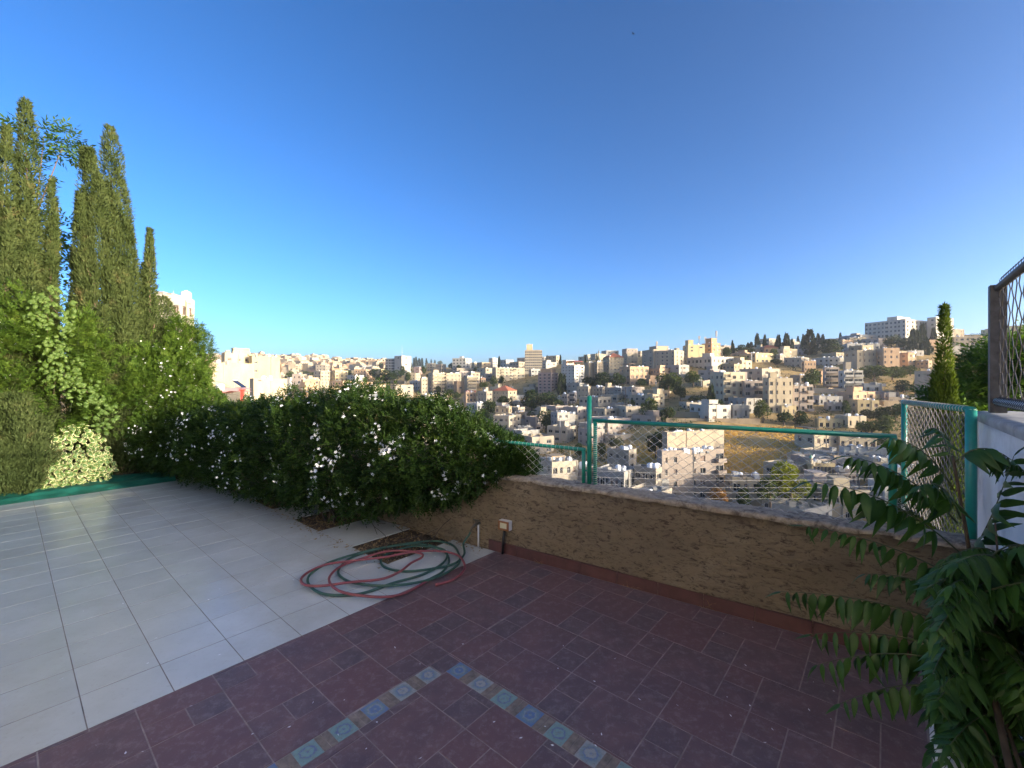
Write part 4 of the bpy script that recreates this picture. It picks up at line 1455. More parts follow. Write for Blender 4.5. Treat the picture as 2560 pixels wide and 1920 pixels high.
# small broad-leaved tree with yellow tufts behind the cypresses
def leafy_tree(label, base, clusters, leafL, leafW, mat, n_per, trunk_r, pairs=4, name='broadleaf_tree', sprL=(0.18, 0.3), stuffcat='tree', tilt=0.3):
    t = thing(name, label, stuffcat, tuple(base))
    mb = MB()
    parts = []
    base = Vector(base)
    mainz = max(c[0][2] for c in clusters) * 0.55 + base.z * 0.45
    mid = Vector((base.x, base.y, mainz))
    mb.tube([Vector((0, 0, 0)), (mid - base) * 0.5 + Vector((.05, .03, 0)), mid - base], [trunk_r, trunk_r * .8, trunk_r * .6], 8)
    for (c, r) in clusters:
        c = Vector(c)
        st = mid if c.z > mid.z - 0.3 else Vector((base.x, base.y, max(base.z + 0.3, c.z - 0.5)))
        m_ = (st + c) / 2 + Vector((random.gauss(0, .1), random.gauss(0, .1), 0.1))
        mb.tube([st - base, m_ - base, c - base], [trunk_r * .5, trunk_r * .3, trunk_r * .12], 6)
        q = n_per
        d = rand_dirs(q)
        rr = rng.uniform(0.4, 1.05, q) ** 0.6
        P = np.array(c) + d * np.array(r) * rr[:, None]
        D = nrmz(d * np.array([1, 1, 0.45]) + rng.normal(size=(q, 3)) * tilt)
        parts.append(sprays(P - np.array(base), D, rng.uniform(sprL[0], sprL[1], q), leafL, leafW, pairs, -0.1))
    V, Fc = join(parts)
    obj('crown', fast_mesh('crown', V, Fc, M[mat]), t)
    obj('trunk', mb.mesh('trunk', M['bark'], True), t)
    return t
def ap(px, py, Y):
    return tuple(ad(px, py, Y))
tb = at_line(75, 11.6)
Yb = tb.y
bt = leafy_tree('slender broad-leaved tree with dark drooping leaves showing between the cypresses at the left', (tb.x, tb.y, 0),
           [(ap(30, 315, Yb), (.35, .3, .22)), (ap(95, 292, Yb), (.35, .3, .2)), (ap(135, 318, Yb), (.22, .25, .14)), (ap(40, 370, Yb), (.25, .3, .25)), (ap(125, 495, Yb), (.18, .2, .12)), (ap(112, 545, Yb), (.25, .25, .2)), (ap(125, 585, Yb), (.3, .3, .22)), (ap(45, 470, Yb), (.2, .2, .25)), (ap(140, 640, Yb), (.3, .3, .3))],
           0.10, 0.035, 'locust', 42, 0.045, 4)
V, Fc = sprays(np.array([Vector(ap(103 + random.gauss(0, 9), 525 + random.gauss(0, 14), Yb - 0.25)) - Vector(bt.location) for _ in range(46)]), rand_dirs(46), rng.uniform(0.05, 0.1, 46), 0.07, 0.03, 3)
obj('yellow_tufts', fast_mesh('yellow_tufts', V, Fc, M['yellow_leaf']), bt, kind='stuff')

# tree beyond the white wall at the right
rt_ = (10.4, 8.2, -2.2)
RC = [((6.9, 6.15, 1.75), (.55, .5, .28)), ((6.3, 6.0, 1.15), (.5, .5, .16)), ((6.6, 6.2, 1.45), (.6, .5, .16)), ((6.1, 5.9, 0.8), (.45, .4, .15)), ((7.2, 6.1, 1.95), (.6, .6, .3)), ((7.5, 6.0, 1.2), (.7, .6, .5)), ((7.0, 5.6, 0.8), (.7, .6, .3)),
      ((7.9, 6.2, 1.9), (.8, .7, .4)), ((8.0, 6.5, 2.1), (.8, .7, .35)), ((7.6, 6.0, 1.7), (.8, .6, .4))]
RC = [((x * 1.37, y * 1.37, 1.65 + (z - 1.65) * 1.37), tuple(r * 1.37 for r in rr_)) for (x, y, z), rr_ in RC]
leafy_tree('feathery green tree behind the tall fence at the right edge', rt_, RC, 0.10, 0.042, 'locust', 520, 0.10, 4, sprL=(0.16, 0.32), tilt=0.22)

leafy_tree('dark leafy bush at the foot of the lone cypress, seen through the teal panel', ap(2045, 1200, 6.6),
           [(ap(2040, 1000, 6.5), (.34, .3, .45)), (ap(2062, 925, 6.6), (.22, .25, .22)), (ap(2020, 1075, 6.6), (.4, .3, .35)), (ap(2085, 1060, 6.7), (.35, .3, .4)), (ap(1980, 1110, 6.7), (.3, .3, .3))],
           0.055, 0.024, 'jasmine', 420, 0.05, 3, name='leafy_bush', sprL=(0.08, 0.15), stuffcat='bush')

# ------------------------------------------------------------------ tree of heaven sapling with long pinnate leaves
def leaflet_mesh(bend, name='leaflet'):
    mb = MB()
    rows = [(0.0, 0.10), (0.12, 0.78), (0.28, 1.0), (0.5, 0.86), (0.75, 0.5), (1.0, 0.03)]
    L, Wd = 0.105, 0.031
    V = []
    for (f, w) in rows:
        z = -bend * f * f * L
        for x in (-1, 0, 1):
            V.append((x * w * Wd / 2 + 0.006 * f * f, f * L, z - abs(x) * 0.0045 * w))
    Fc = []
    for i in range(len(rows) - 1):
        for j in range(2):
            a = i * 3 + j
            Fc.append((a, a + 1, a + 4, a + 3))
    mb.add(V, Fc)
    return mb.mesh(name, M['ailanthus'], True)
LEAFLETS = [leaflet_mesh(b) for b in (0.25, 0.5, 0.8)]
def sapling():
    B = ST(-0.30, 0.95, 0.085)
    t = thing('tree_of_heaven', 'dark green sapling with long feathery leaves growing in the planter at the lower right', 'plant', tuple(B))
    base = B
    stemtop = ad(2058, 985, 1.98)
    stems = [[B, ad(2110, 1330, 1.90), ad(2092, 1180, 1.93), stemtop],
             [B + Vector((0.05, -0.1, 0)), ad(2150, 1480, 1.70), ad(2160, 1300, 1.72), ad(2150, 1130, 1.78)],
             [B + Vector((-0.03, -0.2, 0)), ad(2120, 1560, 1.62), ad(2110, 1440, 1.6)]]
    for st in stems:
        mb = MB()
        sp = smooth_path(st, 6)
        mb.tube([p - base for p in sp], [(0.012 if st is stems[0] else 0.007) * (1 - 0.6 * i / len(sp)) for i in range(len(sp))], 8)
        obj('stem', mb.mesh('stem', M['dark_bark'], True), t)
    cnt = [0]
    rest = MB()
    restr = MB()
    lvs = [([tuple(v.co) for v in me.vertices], [tuple(p_.vertices) for p_ in me.polygons]) for me in LEAFLETS]
    def frond(a, b, arch=0.12, pairs=10, size=1.0, hang=0.55, single=True):
        a, b = Vector(a), Vector(b)
        L = (b - a).length
        pts = []
        for q in range(9):
            f = q / 8
            pts.append(a.lerp(b, f) + Vector((0, 0, arch * L * 4 * f * (1 - f) * (1 - 0.25 * f))))
        pairs = int(round(pairs * 1.2))
        individual = single and cnt[0] + 2 * pairs + 1 <= 292
        if individual:
            mb = MB()
            mb.tube([p - a for p in pts], [0.0042 - 0.003 * q / 8 for q in range(9)], 5)
            fr = obj('frond', mb.mesh('frond', M['stem_green'], True), t, tuple(a - base))
        else:
            restr.tube([p - base for p in pts], [0.0042 - 0.003 * q / 8 for q in range(9)], 4)
        def place(p, d, up, sc):
            y = d.normalized()
            z = (up - y * up.dot(y)).normalized()
            x = y.cross(z)
            R = Matrix((x, y, z)).transposed()
            me_i = random.randrange(3)
            if individual:
                obj('leaflet', LEAFLETS[me_i], fr, tuple(p - a), R.to_euler(), (sc * random.uniform(.85, 1.15), sc, sc))
                cnt[0] += 1
            else:
                Mx = Matrix.Translation(p - base) @ R.to_4x4() @ Matrix.Scale(sc, 4)
                rest.add([Mx @ Vector(v) for v in lvs[me_i][0]], lvs[me_i][1])
        for q in range(pairs):
            f = 0.16 + 0.80 * q / (pairs - 1)
            fi = f * 8
            i = min(int(fi), 7)
            p = pts[i].lerp(pts[i + 1], fi - i)
            tg = (pts[i + 1] - pts[i]).normalized()
            side = tg.cross(Vector((0, 0, 1)))
            if side.length < 0.1:
                side = Vector((1, 0, 0))
            side.normalize()
            up = side.cross(tg)
            sc = size * (0.62 + 0.5 * math.sin(math.pi * min(1, f * 0.8 + 0.18))) * random.uniform(.9, 1.08)
            for sg in (-1, 1):
                d = side * sg * random.uniform(0.7, 0.95) + tg * random.uniform(0.2, 0.5) + Vector((0, 0, -hang * random.uniform(0.7, 1.3)))
                place(p, d, up + Vector((random.gauss(0, .32), random.gauss(0, .32), 0)), sc * random.uniform(.85, 1.12))
        place(pts[-1], pts[-1] - pts[-2], Vector((0, 0, 1)), size * 0.75)
    A = ad
    frond(A(2062, 1060, 1.97), A(1915, 945, 2.05), 0.22, 9, 0.95, 0.7)
    frond(A(2068, 1130, 1.95), A(1832, 985, 2.06), 0.14, 11, 1.0, 0.75)
    frond(A(2075, 1195, 1.93), A(1752, 1040, 2.08), 0.13, 11, 1.1, 0.95)
    frond(A(2062, 1000, 1.98), A(2205, 1010, 1.86), 0.42, 11, 1.0, 0.45)
    frond(A(2100, 1190, 1.92), A(2190, 985, 1.80), -0.10, 8, 1.25, 0.25)
    frond(A(2085, 1260, 1.92), A(1735, 1135, 2.2), 0.08, 12, 0.9, 0.75)
    frond(A(2090, 1300, 1.90), A(1870, 1240, 2.1), 0.12, 9, 0.9, 0.5)
    frond(A(2080, 1360, 1.86), A(1688, 1278, 2.15), 0.07, 13, 1.05, 1.1)
    frond(A(2085, 1420, 1.82), A(1752, 1370, 2.05), 0.10, 11, 1.0, 1.0)
    frond(A(2075, 1440, 1.78), A(1765, 1437, 1.98), 0.12, 11, 1.05, 0.9)
    frond(A(2090, 1500, 1.74), A(1815, 1520, 1.85), 0.14, 9, 1.0, 0.9)
    frond(A(2060, 1010, 1.98), A(2010, 925, 2.2), 0.25, 7, 0.8, 0.5)
    frond(A(2088, 1235, 1.85), A(2260, 1170, 1.6), 0.1, 9, 0.95, 0.45)
    frond(A(2075, 1120, 1.95), A(1985, 1050, 1.8), 0.2, 8, 0.95, 0.8)
    # the dense lower mass, towards the lower right corner
    random.seed(41)
    for q in range(100):
        sy = random.uniform(1190, 1640)
        st = A(random.uniform(2075, 2190), sy, random.uniform(1.6, 1.9))
        an = random.uniform(-0.9, 0.9) + (math.pi if random.random() < 0.55 else 0)
        ln = random.uniform(110, 210)
        ex = st.x + 0
        e = A(2110 + math.cos(an) * ln * (0.62 if math.cos(an) < 0 else 1.0), sy + math.sin(an) * ln * 0.45 + random.uniform(0, 60), random.uniform(1.42, 1.95))
        frond(st, e, random.uniform(0.05, 0.2), random.randint(8, 11), random.uniform(0.75, 1.0), random.uniform(0.3, 0.8), single=q % 3 == 0)
    obj('foliage', rest.mesh('foliage', M['ailanthus'], True), t, kind='stuff')
    obj('frond_stalks', restr.mesh('frond_stalks', M['stem_green'], True), t, kind='stuff')
sapling()

# ------------------------------------------------------------------ litter on the soil, fallen petals, dry weeds by the skirting
def scatter_flat(name, label, cat, pts, size, mat, lift=0.004):
    P = np.array(pts)
    n_ = len(P)
    P[:, 2] += lift
    D = nrmz(np.stack([rng.normal(size=n_), rng.normal(size=n_), rng.uniform(-.15, .35, n_)], 1))
    S = nrmz(np.cross(D, np.array([0, 0, 1.0]) + rng.normal(size=(n_, 3)) * 0.3))
    V, Fc = rhombs(P, D, S, size * rng.uniform(.5, 1.5, n_), size * 0.45 * rng.uniform(.6, 1.4, n_), 0.08)
    return tag(obj(name, fast_mesh(name, V, Fc, mat), kind='stuff'), label, cat)
pts = []
for s0, s1 in PITS:
    for q in range(420):
        s = random.uniform(s0 + .02, min(s1, 9.0) - .02); tt = T0 + random.random() ** 1.3 * 0.62
        if ST(s, tt).dot(WN) < _wd - 0.01:
            pts.append(tuple(ST(s, tt, -0.02)))
for q in range(500):
    s = random.uniform(9.75, 10.6); tt = random.uniform(-1.5, 2.6)
    pts.append(tuple(ST(s, tt, 0.07)))
for q in range(160):   # blown against the wall foot
    k = random.uniform(-1.2, 0.0)
    pts.append(tuple(W(k, -random.random() ** 2 * 0.16 - 0.015, 0.002)))
for q in range(260):   # tile edges under the hedge
    s = random.uniform(3.2, 8.9); tt = T0 - abs(random.gauss(0, 0.06))
    pts.append(tuple(ST(s, tt, 0.002)))
scatter_flat('leaf_litter', 'dry brown leaf litter in the planting pits under the hedge', 'leaf litter', pts, 0.035, M['litter'])
pts = []
for q in range(60):
    a = random.uniform(1250, 1640); x = random.uniform(120, 1900)
    p = gd(x, a)
    if p.dot(WN) < _wd - 0.1 and p.dot(U1) > -0.1:
        pts.append((p.x, p.y, 0.003))
for q in range(26):
    p = hs_(random.uniform(900, 1700), random.uniform(560, 700), 0.003); pts.append(tuple(p))
scatter_flat('fallen_petals', 'tiny white fallen petals scattered over the terrace tiles', 'petals', pts, 0.014, M['petal'])
def weeds():
    mb = MB()
    for kk, n_ in ((0.62, 12), (1.45, 7), (2.05, 5)):
        for q in range(n_):
            p = W(kk + random.gauss(0, 0.03), -0.02, 0)
            d = Vector((random.gauss(0, .7), random.gauss(-.3, .4), random.uniform(.3, 1))).normalized()
            L = random.uniform(0.05, 0.12)
            mb.tube([p, p + d * L * .6, p + d * L + Vector((0, 0, -0.02))], [0.0012, 0.001, 0.0005], 3)
    tag(obj('dry_weeds', mb.mesh('dry_weeds', M['litter']), kind='stuff'), 'thin dry weeds sprouting from the joint along the skirting tiles', 'weeds')
weeds()
# ------------------------------------------------------------------ the town across the valley
PAL = {
    'cream': (0.423, 0.351, 0.239), 'white': (0.478, 0.439, 0.369), 'beige': (0.388, 0.316, 0.222), 'tan': (0.361, 0.273, 0.172),
    'block': (0.311, 0.255, 0.205), 'pink': (0.361, 0.255, 0.222), 'rose': (0.369, 0.303, 0.247), 'grey': (0.307, 0.290, 0.254), 'yellow': (0.468, 0.369, 0.205),
    'peach': (0.451, 0.307, 0.189), 'stone': (0.361, 0.307, 0.230), 'orange': (0.415, 0.246, 0.140), 'bluegrey': (0.298, 0.299, 0.287),
}
def wall_mat(name, c):
    m, n, p, o = new_mat(name + '_stone_wall')
    f1 = noise_fac(n, 0.35, 5, 0.6, 'Position', (1, 1, 0.35))
    f2 = noise_fac(n, 2.6, 4, 0.65, 'Position', (1, 1, 1.6))
    col = ramp(n, f1, [(0.3, tuple(x * 0.82 for x in c)), (0.7, tuple(min(1, x * 1.1) for x in c))])
    col = mix(n, col, tuple(x * 0.6 for x in c), ramp(n, f2, [(0.52, (0, 0, 0)), (0.72, (0.45, 0.45, 0.45))]))
    hs = n.nodes.new('ShaderNodeHueSaturation')
    mr = n.nodes.new('ShaderNodeMapRange')
    mr.inputs[3].default_value = 0.9
    mr.inputs[4].default_value = 1.1
    n.links.new(obj_rand(n), mr.inputs[0])
    n.links.new(mr.outputs[0], hs.inputs['Value'])
    n.links.new(col, hs.inputs['Color'])
    n.links.new(hs.outputs[0], p.inputs['Base Color'])
    p.inputs['Roughness'].default_value = 0.9
    p.inputs['Specular IOR Level'].default_value = 0.2
    return m
WM = {k: wall_mat(k, c) for k, c in PAL.items()}
GLASS = simple('dark_window_glass', (0.028, 0.032, 0.036), 0.12, var=0.3, rvar=0.5)
FRAME = simple('pale_window_frame', (0.36, 0.33, 0.29), 0.6)
SHUT = simple('brown_shutter', (0.16, 0.10, 0.065), 0.7, rvar=0.3)
ROOF = simple('flat_roof_screed', (0.36, 0.33, 0.28), 0.95, var=0.25, scale=0.6, coord='Position')
TILE = simple('red_roof_tiles', (0.36, 0.12, 0.06), 0.8, var=0.25, scale=3, coord='Position')
TANKM = simple('white_tank_plastic', (0.74, 0.73, 0.71), 0.5, var=0.06)
TANKS = simple('zinc_tank', (0.42, 0.43, 0.44), 0.45, metal=0.3)
RED = simple('red_sheet_cladding', (0.30, 0.05, 0.04), 0.6)
DARK = simple('dark_interior', (0.03, 0.026, 0.022), 0.9)
PANEL = simple('solar_panel_blue', (0.02, 0.025, 0.05), 0.15)
PINKC = simple('pink_canvas', (0.62, 0.30, 0.30), 0.7)
REDC = simple('red_canvas', (0.50, 0.07, 0.04), 0.7)
MASTM = simple('grey_mast_steel', (0.30, 0.30, 0.31), 0.5, metal=0.3)
DOME = simple('green_dome', (0.16, 0.30, 0.20), 0.5)

WCACHE = {}
def window_mesh(w, h, shut=False):
    key = (round(w * 2.5) / 2.5, round(h * 2.5) / 2.5, shut)
    if key in WCACHE:
        return WCACHE[key]
    w, h = max(key[0], 0.4), max(key[1], 0.4)
    mb = MB()
    mb.quad((-w / 2, 0, 0), (w / 2, 0, 0), (w / 2, 0, h), (-w / 2, 0, h), 1 if shut else 0)
    f = 0.07
    for a in ((-w / 2, w / 2, h - f, h), (-w / 2, w / 2, 0, f), (-w / 2, -w / 2 + f, f, h - f), (w / 2 - f, w / 2, f, h - f), (-f / 2, f / 2, f, h - f)):
        mb.box(a[0], a[1], -0.04, -0.003, a[2], a[3], 2)
    mb.box(-w / 2 - 0.1, w / 2 + 0.1, -0.34, -0.05, -0.12, -0.002, 2)
    me = mb.mesh('window', [GLASS, SHUT, FRAME])
    WCACHE[key] = me
    return me

def facade(mb, O, U, N, Wd, H, wins, depth=0.25):
    us = sorted({0.0, Wd, *[w[0] for w in wins], *[w[1] for w in wins]})
    zs = sorted({0.0, H, *[w[2] for w in wins], *[w[3] for w in wins]})
    Z = Vector((0, 0, 1))
    pt = lambda u, z, d=0.0: O + U * u + Z * z - N * d
    wset = [(w[0], w[1], w[2], w[3]) for w in wins]
    for i in range(len(us) - 1):
        for j in range(len(zs) - 1):
            cu, cz = (us[i] + us[i + 1]) / 2, (zs[j] + zs[j + 1]) / 2
            if any(a < cu < b and c < cz < d for a, b, c, d in wset):
                continue
            mb.quad(pt(us[i], zs[j]), pt(us[i + 1], zs[j]), pt(us[i + 1], zs[j + 1]), pt(us[i], zs[j + 1]))
    for a, b, c, d in wset:
        q = [(a, c), (b, c), (b, d), (a, d)]
        for i in range(4):
            (u0, z0), (u1, z1) = q[i], q[(i + 1) % 4]
            mb.quad(pt(u0, z0), pt(u0, z0, depth), pt(u1, z1, depth), pt(u1, z1))

TANK_A = None
def tank_meshes():
    a = MB(); a.lathe([(0.52, 0), (0.55, 0.1), (0.55, 1.15), (0.42, 1.32), (0.16, 1.38), (0.16, 1.46)], 10)
    b = MB(); b.box(-0.5, 0.5, -0.5, 0.5, 0.25, 1.35)
    for x in (-0.42, 0.42):
        for y in (-0.42, 0.42):
            b.box(x - 0.04, x + 0.04, y - 0.04, y + 0.04, 0, 0.25)
    return a.mesh('water_tank', TANKM, True), b.mesh('water_tank', TANKS)
TANK_A, TANK_B = tank_meshes()
FOOT = []
TANKREG = {}
NAMED = []
ORDREG = {}
USED = set()
NB = [0]
def building(name, cat, label, C, beta, wl, wr, H, storeys, nL, nR, col, o, group=None):
    """C: near corner at ground; left face runs (-cos b, sin b), right face (sin b, cos b)"""
    cb, sb = math.cos(beta), math.sin(beta)
    dl, dr = Vector((-cb, sb, 0)), Vector((sb, cb, 0))
    nl, nr = Vector((-sb, -cb, 0)), Vector((cb, -sb, 0))
    t = thing(name, label, cat, tuple(C), 0, group)
    wm = WM[col]
    mb = MB()
    par = o.get('par', 0.7)
    base = 4.0
    FH = H + par
    sh = H / storeys
    winlist = []
    wfrac = o.get('ww', 0.42)
    hfrac = o.get('wh', 0.45)
    def grid(Wd, nc, face):
        ws = []
        if nc <= 0:
            return ws
        cw = Wd / nc
        cf = [random.choice((0.7, 0.85, 1.0, 1.0, 1.25, 1.5)) for _ in range(nc)]
        cj = [random.uniform(-0.12, 0.12) for _ in range(nc)]
        if o.get('band') or o.get('even'):
            cf, cj = [1.0] * nc, [0.0] * nc
        for r in range(storeys):
            if r < o.get('skip', 0):
                continue
            for c in range(nc):
                if (face, c) in o.get('blank', ()):
                    continue
                if o.get('drop', 0) and random.random() < o['drop']:
                    continue
                w = min(max(cw * wfrac * cf[c], 0.6), o.get('wmax', 2.2), cw * 0.9)
                h = sh * hfrac
                loggia = (face, c) in o.get('loggia', ())
                if loggia:
                    w = cw * 0.86; h = sh * 0.62
                u = (c + 0.5 + (cj[c] if w < cw * 0.6 else 0)) * cw
                z = base + r * sh + sh * (0.30 if not loggia else 0.28)
                ws.append((u - w / 2, u + w / 2, z, z + h, loggia))
        return ws
    wL = grid(wl, nL, 'L')
    wR = grid(wr, nR, 'R')
    O = Vector((0, 0, -base))
    # left face is traversed from the far left end to the corner so that it faces outwards
    facade(mb, O + dl * wl, -dl, nl, wl, FH + base, [(wl - b, wl - a, c, d) for a, b, c, d, _ in wL])
    facade(mb, O, dr, nr, wr, FH + base, [w[:4] for w in wR])
    B = O + dl * wl + dr * wr
    up = Vector((0, 0, FH + base))
    mb.quad(O + dl * wl + dr * 0, O + dl * wl + up, B + up, B)
    mb.quad(O + dr * wr, B, B + up, O + dr * wr + up)
    # parapet top and inner faces
    th = 0.28
    P4 = [O + up, O + dr * wr + up, B + up, O + dl * wl + up]
    I4 = [O + up + (dl + dr) * th, O + dr * (wr - th) + dl * th + up, O + dl * (wl - th) + dr * (wr - th) + up, O + dl * (wl - th) + dr * th + up]
    dn = Vector((0, 0, -par))
    for i in range(4):
        j = (i + 1) % 4
        mb.quad(P4[i], P4[j], I4[j], I4[i])
        mb.quad(I4[i], I4[j], I4[j] + dn, I4[i] + dn)
    obj('wall', mb.mesh('wall', wm), t)
    if o.get('roof') != 'hip':
        mb = MB(); mb.quad(*[p + dn + Vector((0, 0, 0.004)) for p in I4])
        obj('roof', mb.mesh('roof', ROOF), t)
    aL, aR = math.atan2(-dl.y, -dl.x), math.atan2(dr.y, dr.x)
    for ws, d_, nn, ang, face in ((wL, dl, nl, aL, 'L'), (wR, dr, nr, aR, 'R')):
        for a, b, c, d, lg in ws:
            me = window_mesh(b - a, d - c, (not lg) and random.random() < o.get('shut', 0.2))
            p = d_ * ((a + b) / 2) - nn * 0.23 + Vector((0, 0, c - base))
            obj('window', me, t, tuple(p), (0, 0, ang))
            if lg:
                key = ('balc', round(b - a, 1), round(sh, 1), col)
                if key not in WCACHE:
                    w2 = (b - a) / 2 + 0.1
                    bm_ = MB()
                    bm_.box(-w2, w2, -1.25, 0.02, -0.24, -0.05)
                    bm_.box(-w2, w2, -1.25, -1.1, -0.05, 0.85)
                    bm_.box(-w2, -w2 + 0.14, -1.098, 0.0, -0.05, 0.85)
                    bm_.box(w2 - 0.14, w2, -1.098, 0.0, -0.05, 0.85)
                    WCACHE[key] = bm_.mesh('balcony', wm)
                obj('balcony', WCACHE[key], t, tuple(d_ * ((a + b) / 2) + nn * 0.003 + Vector((0, 0, c - base))), (0, 0, ang))
    rot = math.atan2(dr.y, dr.x)
    F_ = lambda u, v, z: dr * u + dl * v + Vector((0, 0, z))
    if o.get('band'):      # string courses between the storeys
        mb = MB()
        for r in range(1, storeys + 1):
            z = r * sh
            for (d_, nn, wd) in ((dl, nl, wl), (dr, nr, wr)):
                a, b = -nn * 0.0, d_ * wd
                q = [nn * 0.07 + Vector((0, 0, z - 0.1)), d_ * wd + nn * 0.07 + Vector((0, 0, z - 0.1)), d_ * wd + nn * 0.07 + Vector((0, 0, z + 0.1)), nn * 0.07 + Vector((0, 0, z + 0.1))]
                mb.quad(*q)
                mb.quad(q[3], q[2], d_ * wd + Vector((0, 0, z + 0.1)), Vector((0, 0, z + 0.1)))
                mb.quad(q[0], q[1], d_ * wd + Vector((0, 0, z - 0.1)), Vector((0, 0, z - 0.1)))
        obj('string_course', mb.mesh('string_course', WM[o.get('bandcol', 'white')]), t)
    if wr > 3.5 and C[1] < 420:      # pipes and small clutter on the roof, drainpipes down the walls
        mb = MB()
        for q in range(random.randint(3, 7)):
            u, v = random.uniform(0.06, 0.9) * wr, random.uniform(0.06, 0.9) * wl
            c0 = F_(u, v, H)
            sx, sy, sz = random.uniform(.2, .9), random.uniform(.2, .9), random.uniform(.3, 1.3)
            mb.box(c0.x - sx, c0.x + sx, c0.y - sy, c0.y + sy, c0.z + 0.005, c0.z + sz)
        for q in range(random.randint(1, 3)):
            c0 = F_(random.uniform(0.1, 0.9) * wr, random.uniform(0.1, 0.9) * wl, H)
            mb.tube([c0, c0 + Vector((0, 0, random.uniform(1.5, 3.5)))], 0.05, 4)
        obj('roof_clutter', mb.mesh('roof_clutter', WM[random.choice(('grey', 'white', 'tan', 'bluegrey'))]), t, kind='stuff')
        mb = MB()
        for q in range(1):
            u = random.choice((0.04, 0.33, 0.5, 0.66, 0.96)) * wr
            mb.tube([dr * u + nr * 0.09 + Vector((0, 0, -1)), dr * u + nr * 0.09 + Vector((0, 0, FH * 0.98))], 0.075, 5)
        obj('drainpipe', mb.mesh('drainpipe', WM[random.choice(('grey', 'stone', 'tan'))]), t)
        if random.random() < 0.45:
            c0 = F_(random.uniform(0.1, 0.8) * wr, random.uniform(0.05, 0.4) * wl, H)
            mb = MB(); mb.lathe([(0.02, -0.12), (0.35, -0.06), (0.55, 0.06), (0.6, 0.14)], 10)
            obj('satellite_dish', mb.mesh('satellite_dish', TANKM), t, tuple(c0 + Vector((0, 0, 0.9))), (math.radians(-60), 0, random.uniform(-1, 1)))
    if o.get('hut'):
        u0, v0, uw, vw, hh = o['hut']
        mb = MB(); mb.box(0, wr * uw, 0, wl * vw, -0.05, hh)
        mb.box(-0.15, wr * uw + 0.15, -0.15, wl * vw + 0.15, hh + 0.002, hh + 0.22)
        obj('stair_hut', mb.mesh('stair_hut', WM[o.get('hutcol', col)]), t, tuple(F_(wr * u0, wl * v0, H)), (0, 0, rot))
    if o.get('roof') == 'hip':
        e = 0.5
        q = [F_(-e, -e, FH), F_(wr + e, -e, FH), F_(wr + e, wl + e, FH), F_(-e, wl + e, FH)]
        rh = min(wl, wr) * 0.30
        if wr >= wl:
            r1, r2 = F_(wl / 2, wl / 2, FH + rh), F_(wr - wl / 2, wl / 2, FH + rh)
            fs = [(0, 1, 5, 4), (1, 2, 5), (2, 3, 4, 5), (3, 0, 4)]
        else:
            r1, r2 = F_(wr / 2, wr / 2, FH + rh), F_(wr / 2, wl - wr / 2, FH + rh)
            fs = [(0, 1, 4), (1, 2, 5, 4), (2, 3, 5), (3, 0, 4, 5)]
        mb = MB(); mb.add(q + [r1, r2], fs + [(3, 2, 1, 0)])
        obj('tiled_roof', mb.mesh('tiled_roof', TILE), t)
    if o.get('canopy'):
        u0, v0, uw, vw, z, mt = o['canopy']
        mb = MB(); mb.box(0, wr * uw, 0, wl * vw, 0, 0.25)
        for x in (0.1, wr * uw - 0.25):
            for y in (0.1, wl * vw - 0.25):
                mb.box(x, x + 0.15, y, y + 0.15, -z, -0.004)
        obj('roof_canopy', mb.mesh('roof_canopy', mt), t, tuple(F_(wr * u0, wl * v0, H + z)), (0, 0, rot))
    if o.get('crenel'):
        mb = MB()
        k_ = max(3, int(wr / 2.2))
        for i in range(k_):
            x = wr * (i + 0.15) / k_
            mb.box(x, x + wr / k_ * 0.62, 0.02, 0.4, -0.01, 1.0)
        obj('battlement', mb.mesh('battlement', wm), t, tuple(F_(0, 0, FH)), (0, 0, rot))
    n_t = o.get('tanks', 0)
    short = o.get('short', label.split(',')[0])
    for q in range(n_t):
        u = random.uniform(0.08, 0.92) * wr; v = random.uniform(0.06, 0.55 if wl > 4 else 0.8) * wl
        p = Vector(C) + F_(u, v, H)
        sc = random.uniform(0.8, 1.25)
        me = TANK_A if random.random() < 0.75 else TANK_B
        k_ = tag(obj('water_tank', me, None, tuple(p + Vector((0, 0, 0.005))), (0, 0, rot), (sc, sc, sc)), '', 'water tank', 'water tanks on the roof of the ' + short)
        TANKREG.setdefault(short, []).append(k_)
    ctr = Vector(C) + (dl * wl + dr * wr) * 0.5
    FOOT.append((ctr.x, ctr.y, 0.5 * math.hypot(wl, wr)))
    if group is None and ('short' in o or len(label.split()) <= 9):
        NAMED.append((CX + F * ctr.x / ctr.y, HY - (C[2] + H * 0.5 - CAM_H) / ctr.y * F, short))
    return t, F_

